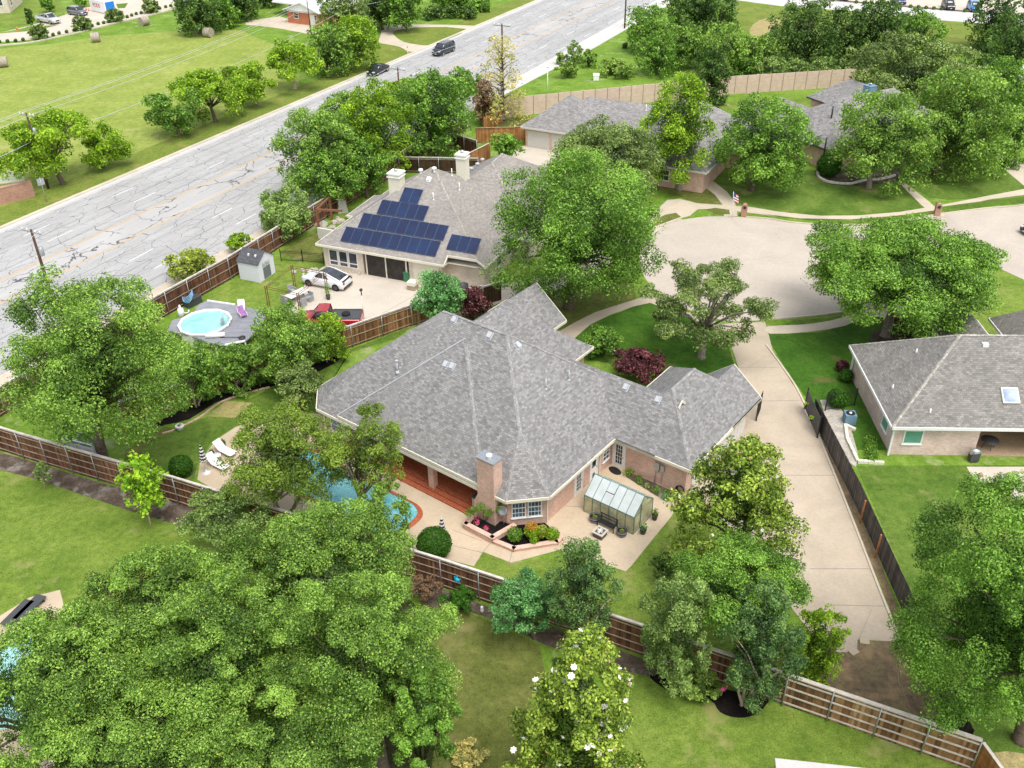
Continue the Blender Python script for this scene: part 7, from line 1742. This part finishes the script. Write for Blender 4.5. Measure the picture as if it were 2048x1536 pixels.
# court hedge balls
hb = [(0,86),(16,85),(32,84),(47,82),(107,72),(119,69),(134,66),(149,63),(185,54),(197,50),(208,48),(218,46),(255,36),(264,33),(273,30),(283,28),(320,19),(332,16),(342,14),(352,12)]
proto = None
def ball_shrub(label, p, r, leaf, group, n=500, seed=5, name='round_shrub', size=.1):
    root = thing(name, label, 'shrub', p, 0, group); q = MB(); q.tube([(0, 0, 0), (0, 0, r)], .05, 6); q.build('trunk', M['bark'], root)
    rng = np.random.default_rng(seed); d = rng.normal(size=(n, 3)); d /= np.linalg.norm(d, axis=1, keepdims=True); rad = .82+.2*rng.random(n); c = d*rad[:, None]*np.array((r, r, r*.95))+np.array((0, 0, r*.95)); k = c[:, 2] > 0; nn = d+rng.normal(size=(n, 3))*.5; nn /= np.linalg.norm(nn, axis=1, keepdims=True)
    me = quads_mesh('crown', c[k], nn[k], size*rng.uniform(.6, 1.3, k.sum()), (.45+rng.normal(size=n)*.17)[k], L[leaf], rng=rng); o = bpy.data.objects.new('crown', me); C.objects.link(o); o.parent = root; return root
for i, (x, y) in enumerate(hb):
    lab = ORD[i]+' tiny round hedge ball from the left on the far court kerb'
    if proto is None: proto = ball_shrub(lab, at(x, y), .32, 'dark', 'hedge balls along the court kerb', 120, size=.14)
    else: c_ = copy_tree(proto); c_.location = at(x, y); c_['label'] = lab
proto = None
kk_ = 0
for i in range(22):
    x = 1650+i*15.5; y = -2+ (x-1640)*.081
    if 1680 < x < 1700 or 1795 < x < 1815 or 1890 < x < 1915 or 1942 < x < 1965: continue
    kk_ += 1; lab = ORD[kk_-1]+' tiny low shrub from the left in the strip beside the far road'
    if proto is None: proto = ball_shrub(lab, at(x, y+3), .35, 'dark', 'low shrubs along the far lot', 90, size=.16)
    else: c_ = copy_tree(proto); c_.location = at(x, y+3); c_['label'] = lab
ball_shrub('large clipped round bush beside the umbrella and the brown fence, left', at(366, 950), .82, 'topiary', None, 5200, 2, size=.06)
ball_shrub('large clipped round bush in front of the second parasol', at(870, 1112), 1.1, 'topiary', None, 7500, 3, size=.06)
ball_shrub('clipped dark round bush at the corner of the far chimney house', at(1655, 352), 1.5, 'topiary', None, 2500, 4, size=.14)
ball_shrub('dark round bush farthest along the neighbour wall', at(1683, 742), .52, 'purple', None, 1200, 5, size=.07); ball_shrub('green round bush second along the neighbour wall', at(1690, 762), .55, 'topiary', None, 1400, 6, size=.07)
ball_shrub('dark green bush above the air conditioner', at(1672, 812), .8, 'topiary', None, 2000, 7, size=.08)
# shrubs below the bay
def small(label, cat, u, v, R, Hz, leaf, n, seed, name='garden_shrub', z=.1):
    root = thing(name, label, cat, HW(u, v, z)); q = MB(); q.tube([(0, 0, 0), (0, 0, Hz)], .04, 6); q.build('stem', M['bark'], root); leaf_obj('foliage', root, R, Hz, (0, 0, Hz*1.05), leaf, n, .06, seed); return root
small('loose green shrub left of the clipped orange bush below the bay window', 'shrub', -1.05, -9.85, .55, .5, 'green', 1300, 91); small('yellow green shrub right of the clipped orange bush below the bay window', 'shrub', .75, -8.3, .5, .42, 'bright', 1300, 92); small('small clipped green ball below the orange bush', 'shrub', .05, -9.3, .32, .26, 'bright', 900, 93)
root = thing('clipped_bush', 'clipped orange topped bush below the bay window', 'shrub', HW(-.25, -9.15, .1)); q = MB(); q.tube([(0, 0, 0), (0, 0, .6)], .05, 6); q.build('stem', M['bark'], root); leaf_obj('foliage', root, .5, .42, (0, 0, .75), 'lime', 1500, .05, 94); leaf_obj('foliage_top', root, .42, .14, (0, 0, 1.12), 'orange', 700, .05, 95)
small('young bushy green and yellow shrub beside the orange bush', 'shrub', .15, -8.6, .42, .5, 'yellowish', 1100, 96)
root = thing('climbing_rose', 'climbing plant with loose arms against the chimney', 'plant', HW(-3.6, -9.95, .34)); q = MB()
for k in range(5): q.tube([(0, 0, 0), (.3*k-.5, -.05, .6), (.45*k-.8, -.1, 1.2+.15*(k % 2))], .02, 5)
q.build('stem', M['bark'], root)
for k in range(6): leaf_obj('foliage', root, .35, .28, (-.8+.38*k, -.1, .9+.25*(k % 3)), 'green', 260, .055, 100+k)

# ================================================================== TREES
T = tree
# far verge and field
T('verge_tree', 'bright green tree around the left utility pole', 'tree', 126, 368, 82, 290, 88, 55, 'umbrella', 'bright', seed=1)
T('verge_tree', 'small bright green tree right of the left utility pole', 'tree', 207, 336, 203, 290, 48, 36, 'umbrella', 'bright', seed=2)
T('verge_tree', 'darker round green verge tree nearest the small bright one', 'tree', 360, 275, 345, 230, 56, 42, 'umbrella', 'green', seed=3)
T('verge_tree', 'bright verge tree with spreading crown behind the darker round one', 'tree', 432, 244, 408, 188, 76, 46, 'umbrella', 'bright', seed=4, cover=2.1)
T('verge_tree', 'bright verge tree with white wrapped trunk', 'tree', 516, 210, 498, 165, 55, 33, 'umbrella', 'bright', seed=5, trunk='bark_grey')
T('verge_tree', 'bright verge tree with pale forked trunk left of the two tall ones', 'tree', 590, 178, 582, 118, 58, 33, 'umbrella', 'bright', seed=6, trunk='bark_pale')
T('verge_tree', 'mid green verge tree with narrow trunk below the wires', 'tree', 652, 151, 662, 100, 50, 46, 'dense', 'oak', seed=7)
T('verge_tree', 'tall bright verge tree behind the mid green one', 'tree', 700, 140, 712, 85, 46, 47, 'dense', 'bright', seed=8)
T('yard_tree', 'grey green tree shading the orange brick house', 'tree', 700, 92, 690, 30, 52, 46, 'oak', 'oak_grey', seed=9)
T('yard_tree', 'dark tree above the looping drive', 'tree', 765, 60, 757, 12, 48, 40, 'oak', 'dark', seed=10)
T('yard_tree', 'dark tree with a forked trunk beside the looping drive oval', 'tree', 814, 63, 806, 12, 44, 42, 'oak', 'green', seed=11)
T('yard_tree', 'green tree at the top edge over the shrub row', 'tree', 925, 16, 915, -12, 50, 24, 'oak', 'green', seed=12)
for i, (x, y, rx, ry) in enumerate(((868, 28, 24, 13), (905, 24, 22, 14), (938, 27, 18, 14), (958, 12, 30, 14))):
    T('hedge_bush', ['low dark bush left in the row behind the looping drive', 'low dark bush second in the row behind the looping drive', 'low dark bush right in the row beside the white stub post', 'sprawling green bush at the top of the highway verge'][i], 'bush', x, y+ry*.8, x, y, rx, ry, 'bush', 'dark' if i < 3 else 'green', seed=20+i, group='bushes behind the looping drive')
T('field_edge_tree', 'dark round tree at the far end of the field', 'tree', 400, 68, 395, 22, 46, 42, 'dense', 'dark', seed=25)
T('field_edge_tree', 'brighter green tree in front of the dark trees by the field', 'tree', 442, 56, 438, 24, 36, 30, 'dense', 'green', seed=26)
T('field_edge_tree', 'very dark tree between the field and the brick house', 'tree', 478, 40, 480, 2, 42, 36, 'dense', 'dark', seed=27)
T('field_edge_tree', 'dark tree left of the brick house at the top edge', 'tree', 530, 12, 528, -18, 40, 28, 'dense', 'dark', seed=28)
T('court_tree', 'small dark sapling in a mulch ring by the silver pickup', 'tree', 64, 54, 58, 32, 7, 12, 'column', 'dark', seed=30, cover=2)
T('court_tree', 'round young tree with mulch ring above the silver pickup', 'tree', 100, 25, 94, 6, 12, 12, 'oak', 'green', seed=31)
T('court_tree', 'young tree beside the container at the top edge', 'tree', 161, 15, 160, 2, 10, 8, 'oak', 'green', seed=32)
for i, (x, y, rx, ry) in enumerate(((77, 66, 18, 13), (163, 49, 17, 13), (229, 33, 16, 12), (302, 14, 16, 13))):
    T('court_shrub', ['grey green shrub on the court kerb, leftmost', 'grey green shrub on the court kerb below the grey car', 'grey green shrub on the court kerb below the container', 'grey green shrub on the court kerb nearest the dark trees'][i], 'shrub', x, y+ry*.9, x, y, rx, ry, 'dense', 'oak_grey', seed=35+i, group='shrubs on the court kerb', leafpx=2.4)
# right of the highway
T('bald_cypress', 'tall sparse yellowish conifer wrapped round the tall utility pole', 'tree', 1006, 245, 1003, 165, 64, 84, 'cone', 'cypress', seed=40, cover=.65, leafpx=2.0, nbranch=44, trunk='bark_grey', tall=1)
rows = [('round_tree', 'tree with the leftmost crown of the row between the highway and the second house', 660, 395, 640, 305, 92, 82, 'oak', 51), ('round_tree', 'yellow green tree in the middle of the row behind the white chimneys', 762, 365, 752, 262, 74, 88, 'bright', 52),
 ('round_tree', 'full green tree at the right of the row, above the dark fence', 872, 318, 868, 225, 92, 78, 'green', 53), ('round_tree', 'bright topped tree under the short utility pole', 800, 290, 808, 205, 62, 44, 'bright', 54),
 ('round_tree', 'small green tree at the back of the row near the highway', 925, 235, 925, 168, 42, 30, 'green', 55), ('round_tree', 'mid green tree at the highway side of the row, left', 700, 300, 690, 225, 55, 38, 'oak', 56), ('round_tree', 'green tree low in the row beside the pergola', 668, 420, 655, 350, 70, 48, 'green', 57), ('round_tree', 'green tree in the row above the pale crates', 735, 395, 725, 330, 62, 52, 'green', 58), ('round_tree', 'dark green tree in the row left of the bright one', 700, 350, 692, 280, 62, 55, 'green', 59)]
for nm, lab, bx, by, cx, cy, rx, ry, lf, sd_i in rows: T(nm, lab, 'tree', bx, by, cx, cy, rx, ry, 'dense', lf, seed=sd_i, group='trees behind the second house')
T('russet_tree', 'reddish brown small tree beside the cedar fence and the tall conifer', 'tree', 972, 250, 970, 205, 27, 42, 'dense', 'russet', seed=60)
T('fence_tree', 'grey olive rounded tree over the board fence left of the pergola', 'tree', 590, 470, 567, 425, 63, 47, 'umbrella', 'olive', seed=61, cover=3.2)
T('fence_bush', 'yellow green and brown bush over the board fence above the hammock', 'bush', 395, 565, 384, 530, 50, 30, 'oak', 'yellowish', seed=62)
T('fence_bush', 'small round yellow green bush over the board fence left of the shed', 'bush', 478, 505, 478, 482, 27, 17, 'oak', 'bright', seed=63)
# left back yard
T('yard_tree', 'large spreading green tree above the white shed, left of the round pool', 'tree', 212, 935, 182, 718, 172, 162, 'oak', 'oak', seed=70, cover=3.0, nbranch=26)
T('crape_myrtle', 'multi stemmed green tree in the dark bed right of the large tree', 'tree', 394, 812, 398, 742, 56, 56, 'dense', 'green', seed=71, trunk='bark_pale', stems=3)
T('crape_myrtle', 'multi stemmed darker tree in the dark bed, third from the left', 'tree', 480, 783, 478, 736, 48, 48, 'oak', 'green', seed=72, trunk='bark_pale', stems=3)
T('crape_myrtle', 'leafy tree covering the pool deck corner and the red pickup front', 'tree', 572, 765, 572, 678, 84, 70, 'dense', 'oak', seed=73, stems=3, trunk='bark_pale')
T('crape_myrtle', 'bright fresh green small tree against the red pickup bed', 'tree', 655, 722, 655, 672, 46, 45, 'dense', 'bright', seed=74, stems=3, trunk='bark_pale')
T('yard_bush', 'loose grey green bush at the left corner of the main roof', 'bush', 603, 822, 601, 765, 56, 43, 'dense', 'oak_grey', seed=75)
T('young_tree', 'small glowing lime green tree in front of the brown fence', 'tree', 302, 1050, 285, 970, 44, 55, 'column', 'lime', seed=76, trunk='bark_pale', tr=.045, leafpx=3.6)
T('sapling', 'tiny thin sapling in the bark bed', 'sapling', 90, 980, 86, 944, 17, 20, 'sparse', 'olive', seed=77, cover=1.0, tr=.02, trunk='bark_pale')
T('pool_tree', 'yellow green tree over the pool, left one', 'tree', 570, 1045, 565, 912, 125, 104, 'oak', 'pooltree', seed=80, cover=2.4, nbranch=24, stems=3, trunk='bark_grey')
T('pool_tree', 'yellow green tree over the pool, right one beside the porch', 'tree', 735, 1050, 730, 905, 86, 98, 'oak', 'pooltree', seed=81, cover=1.9, nbranch=24, stems=3, trunk='bark_grey')
T('pool_tree', 'olive tree hanging over the brown fence below the left pool tree', 'tree', 450, 1095, 450, 1030, 88, 62, 'oak', 'olive', seed=82, cover=2.0)
T('pool_tree', 'loose green tree between the pool and the second clipped bush', 'tree', 775, 1110, 770, 1030, 62, 66, 'sparse', 'oak', seed=83, cover=1.5)
# huge foreground oaks
big = [(650, 1340, 635, 1140, 205, 132, 'oak', 90), (330, 1420, 310, 1215, 165, 125, 'oak', 91), (770, 1560, 735, 1315, 178, 175, 'oak', 92), (470, 1530, 440, 1325, 185, 165, 'oak', 93), (130, 1580, 120, 1370, 185, 155, 'oak', 94), (620, 1720, 600, 1500, 210, 130, 'oak', 95), (250, 1700, 240, 1500, 200, 130, 'oak', 96), (850, 1640, 845, 1440, 72, 120, 'green', 97)]
labs = ['crown farthest up, reaching the pool', 'crown at the upper left beside the bright lawn', 'crown at the right beside the dry lawn', 'crown in the centre left of the dark gap', 'crown at the left edge over the lower left pool', 'crown at the bottom edge, middle', 'crown at the bottom edge, left', 'narrow crown at the right edge beside the white flowering tree']
for (bx, by, cx, cy, rx, ry, lf, sd_i), lb in zip(big, labs):
    T('oak_tree', 'huge foreground oak: '+lb, 'tree', bx, by, cx, cy, rx, ry, 'oak', lf, seed=sd_i, group='large oaks in the foreground', cover=3.2, nbranch=22, leafpx=2.2, lobek=.27)
# cul de sac
T('live_oak', 'large grey green oak between the second house and the round street end', 'tree', 1137, 615, 1160, 448, 176, 142, 'dense', 'green', seed=100, cover=2.8, nbranch=26, trunk='bark')
T('live_oak', 'soft green oak behind the large oak, in front of the garage house', 'tree', 1235, 425, 1215, 315, 118, 68, 'oak', 'oak_grey', seed=101)
T('open_tree', 'open branching tree on the front lawn of the main house', 'tree', 1402, 715, 1410, 612, 142, 98, 'sparse', 'oak_grey', seed=102, cover=1.5, nbranch=28, trunk='bark_grey')
T('street_tree', 'full round green tree right of the street end, above the neighbour roof', 'tree', 1772, 672, 1805, 540, 194, 106, 'oak', 'green', seed=103, cover=3.0, nbranch=26, trunk='bark_grey')
T('upright_tree', 'upright bright green tree on the lawn of the garage house', 'tree', 1357, 380, 1358, 258, 76, 98, 'column', 'bright', seed=104, cover=2.8, trunk='bark_grey', nbranch=10)
T('street_tree', 'dark dense tree beside the flag and the path', 'tree', 1503, 381, 1533, 285, 102, 82, 'oak', 'green', seed=105, cover=2.6)
T('street_tree', 'olive green tree left of the pair in front of the chimney house', 'tree', 1737, 376, 1772, 280, 98, 88, 'oak', 'oak', seed=106, trunk='bark_grey')
T('street_tree', 'broad olive green tree right of the pair in front of the chimney house', 'tree', 1870, 350, 1925, 255, 105, 98, 'oak', 'oak', seed=107)
T('street_tree', 'tall grey green tree behind the chimney house', 'tree', 1845, 235, 1842, 150, 115, 65, 'oak', 'oak_grey', seed=108)
T('upright_tree', 'dark oval tree rising from behind the precast wall', 'tree', 1430, 210, 1428, 150, 40, 56, 'dense', 'dark', seed=109)
T('crape_myrtle', 'small flat topped tree on the far pale drive', 'tree', 1008, 330, 1012, 291, 38, 24, 'umbrella', 'green', seed=110, stems=3)
T('yard_tree', 'fresh green small tree beside the purple tree on the slab', 'tree', 885, 645, 876, 588, 60, 46, 'dense', 'jade', seed=111)
T('purple_tree', 'dark purple leaved small tree beside the board fence', 'tree', 945, 640, 946, 606, 38, 34, 'dense', 'purple', seed=112)
T('purple_bush', 'purple red bush with white sprays behind the main roof', 'bush', 1292, 762, 1282, 728, 58, 36, 'dense', 'purple', seed=113, leafpx=2.6)
T('front_shrub', 'green shrub on the front lawn beside the curved path', 'shrub', 1207, 712, 1205, 682, 44, 30, 'dense', 'green', seed=114)
T('purple_bush', 'low dark purple hedge behind the neighbour roof', 'bush', 1850, 668, 1848, 655, 60, 18, 'bush', 'purple', seed=115)
root = thing('palm', 'small palm in the courtyard of the chimney house', 'palm', at(1616, 240)); q = MB(); q.tube([(0, 0, 0), (.05, 0, .9), (0, 0, 1.7)], [.3, .26, .2], 10); q.build('trunk', M['bark_grey'], root)
for k in range(13):
    a_ = k*2.4; q = MB(); l_ = 1.3+.2*(k % 3); up = .9-.12*(k % 5); q_ = [Vector((cos(a_)*l_*t, sin(a_)*l_*t, 1.65+up*t-1.3*t*t)) for t in (0, .25, .5, .75, 1.0)]; sd_ = Vector((-sin(a_), cos(a_), 0))
    for i in range(4):
        w0 = .05+.28*sin(pi*i/4.2); w1 = .05+.28*sin(pi*(i+1)/4.2); q.face([q_[i]-sd_*w0, q_[i+1]-sd_*w1, q_[i+1]+sd_*w1, q_[i]+sd_*w0], .5)
    q.build('frond', L['grassy'], root)
# woodland behind precast wall
wood = [(1455, 58, 1400, 22, 70, 46, 'dark'), (1345, 105, 1300, 62, 50, 44, 'green'), (1315, 150, 1315, 112, 42, 42, 'green'), (1395, 135, 1370, 92, 52, 40, 'oak'), (1470, 150, 1450, 95, 48, 42, 'oak'), (1560, 150, 1520, 112, 45, 36, 'oak'), (1620, 135, 1605, 75, 72, 62, 'dark'), (1700, 130, 1690, 85, 50, 55, 'dark'), (1775, 130, 1760, 60, 62, 50, 'dark'), (1850, 110, 1830, 72, 55, 42, 'green'), (1545, 162, 1540, 140, 34, 24, 'olive'), (1660, 160, 1650, 138, 30, 22, 'olive'), (1600, 160, 1592, 142, 32, 22, 'olive'), (1740, 160, 1730, 128, 42, 34, 'oak_grey'), (1500, 155, 1490, 130, 34, 28, 'green'), (2010, 100, 1995, 40, 50, 55, 'dark'), (2050, 150, 2030, 95, 50, 50, 'dark'), (2030, 330, 2035, 255, 40, 80, 'green'), (2000, 240, 2010, 180, 60, 50, 'green'), (1960, 190, 1955, 150, 40, 36, 'dark')]
wl_ = ['broad dark tree at the top edge beside the highway', 'bright rounded tree beside the bare dark pole', 'small full tree standing alone in the rough grass', 'light green tree left in the wood behind the precast wall', 'light green tree in the wood just above the dark oval tree', 'loose light tree at the left foot of the big dark dome', 'big dark dome shaped tree in the wood', 'dark tree right of the big dome in the wood', 'tall dark tree in the wood below the far road', 'blue dark tree at the right end of the wood', 'pale bush at the foot of the big dome, left', 'pale bush at the foot of the wood, right of centre', 'pale bush at the foot of the big dome, middle', 'grey green tree low in the wood above the rust fence', 'green bush at the foot of the wood above the wall', 'dark tree at the top right corner beside the blue car', 'dark rounded tree at the right edge below the corner tree', 'green tree at the right edge beside the far drive', 'green tree at the right edge behind the broad olive tree', 'dark low tree between the right edge trees and the wood']
for (bx, by, cx, cy, rx, ry, lf), lb, k in zip(wood, wl_, range(99)): T('woodland_tree', lb, 'tree', bx, by, cx, cy, rx, ry, 'dense', lf, seed=120+k, group='woodland trees at the top right', cover=2.2)
for i, (x, y, rx, ry, lf) in enumerate(((1150, 105, 26, 22, 'olive'), (1135, 140, 26, 17, 'wild'), (1178, 118, 18, 18, 'oak'), (1222, 135, 30, 16, 'wild'), (1250, 145, 24, 14, 'wild'), (1120, 118, 12, 12, 'olive'), (1205, 215, 10, 9, 'green'), (1222, 213, 9, 6, 'russet'), (1237, 211, 9, 8, 'russet'), (1250, 92, 5, 5, 'dark'))):
    T('rough_bush', ['pale airy bush beside the highway, tallest', 'low grassy bush left of the white utility box', 'olive bush right of the tallest airy one', 'low grassy bush right of the white utility box', 'low grassy bush farthest right in the rough grass', 'small thin bush at the edge of the side lane', 'round green shrub in front of the precast wall', 'small russet shrub at the precast wall, left', 'small russet shrub at the precast wall, right', 'tiny dark bush alone in the rough grass'][i], 'bush', x, y+ry*.9, x, y, rx, ry, 'sparse' if i in (0,) else 'bush', {'wild': 'grassy'}.get(lf, lf), seed=150+i, cover=1.8, group='bushes in the rough grass')
# magnolias and bottom right group
T('magnolia_tree', 'dark glossy magnolia with white flowers beside the driveway', 'tree', 1482, 1165, 1482, 992, 146, 136, 'egg', 'magnolia', seed=160, cover=2.8, leafpx=3.3, blooms=30, tall=1)
T('magnolia_tree', 'cone shaped magnolia covered in white flowers at the bottom edge', 'tree', 1160, 1640, 1158, 1450, 156, 196, 'egg', 'magnolia', seed=161, cover=2.8, leafpx=3.3, blooms=85, tall=1)
T('evergreen_tree', 'bushy evergreen with yellow tips and bare twigs behind the brown fence', 'tree', 1185, 1290, 1165, 1172, 82, 92, 'dense', 'blue', seed=162, trunk='bark_pale', stems=3)
T('yard_bush', 'rounded jade green bush hanging in front of the brown fence', 'bush', 1068, 1275, 1052, 1205, 78, 66, 'dense', 'jade', seed=163)
T('evergreen_tree', 'olive yellow rounded tree in front of the brown fence, lower right', 'tree', 1345, 1385, 1358, 1258, 78, 108, 'dense', 'olive', seed=164, trunk='bark_grey')
T('yard_tree', 'large green tree between the magnolia and the fence', 'tree', 1500, 1330, 1480, 1175, 142, 112, 'dense', 'green', seed=165)
T('crape_myrtle', 'blue green tree with four white trunks in the dark bed', 'tree', 1488, 1408, 1520, 1290, 82, 110, 'dense', 'blue', seed=166, trunk='bark_pale', stems=4, tr=.16)
T('yard_tree', 'bright green small tree right of the white trunked one', 'tree', 1648, 1370, 1640, 1292, 48, 74, 'dense', 'bright', seed=167)
T('yard_bush', 'small dark bush left of the large green tree', 'bush', 1328, 1165, 1328, 1130, 28, 26, 'dense', 'dark', seed=168)
T('yard_tree', 'big bright green tree at the right edge of the photograph', 'tree', 2040, 1480, 2015, 1215, 172, 222, 'oak', 'green', seed=169, cover=3.4, nbranch=26)
T('ground_plant', 'low strap leaved plants beside the dark bed', 'plant', 1400, 1385, 1400, 1368, 42, 17, 'bush', 'grassy', seed=170)
T('ground_plant', 'patch of low green ground cover at the foot of the brown fence', 'plant', 925, 1215, 920, 1198, 40, 17, 'bush', 'topiary', seed=171, cover=3)
T('ground_plant', 'brown dried shrub at the foot of the brown fence beside the oak', 'shrub', 855, 1205, 852, 1172, 36, 28, 'bush', 'russet', seed=172, cover=1.8)
T('ground_plant', 'pale ornamental grass at the bottom edge', 'grass clump', 935, 1522, 935, 1510, 40, 20, 'bush', 'cypress', seed=173)
for i, (x, y) in enumerate(((415, 797), (455, 783), (520, 765), (545, 760))):
    T('bed_plant', ['small plant in the dark bed, leftmost', 'flowering small plant in the dark bed, second', 'tufted small plant in the dark bed, third', 'leafy plant in the dark bed, rightmost'][i], 'plant', x, y+3, x, y-3, 12, 8, 'bush', 'green', seed=180+i, group='small plants in the dark bed')
print('LEAVES', sum(n for _, n in TREES), 'trees', len(TREES))
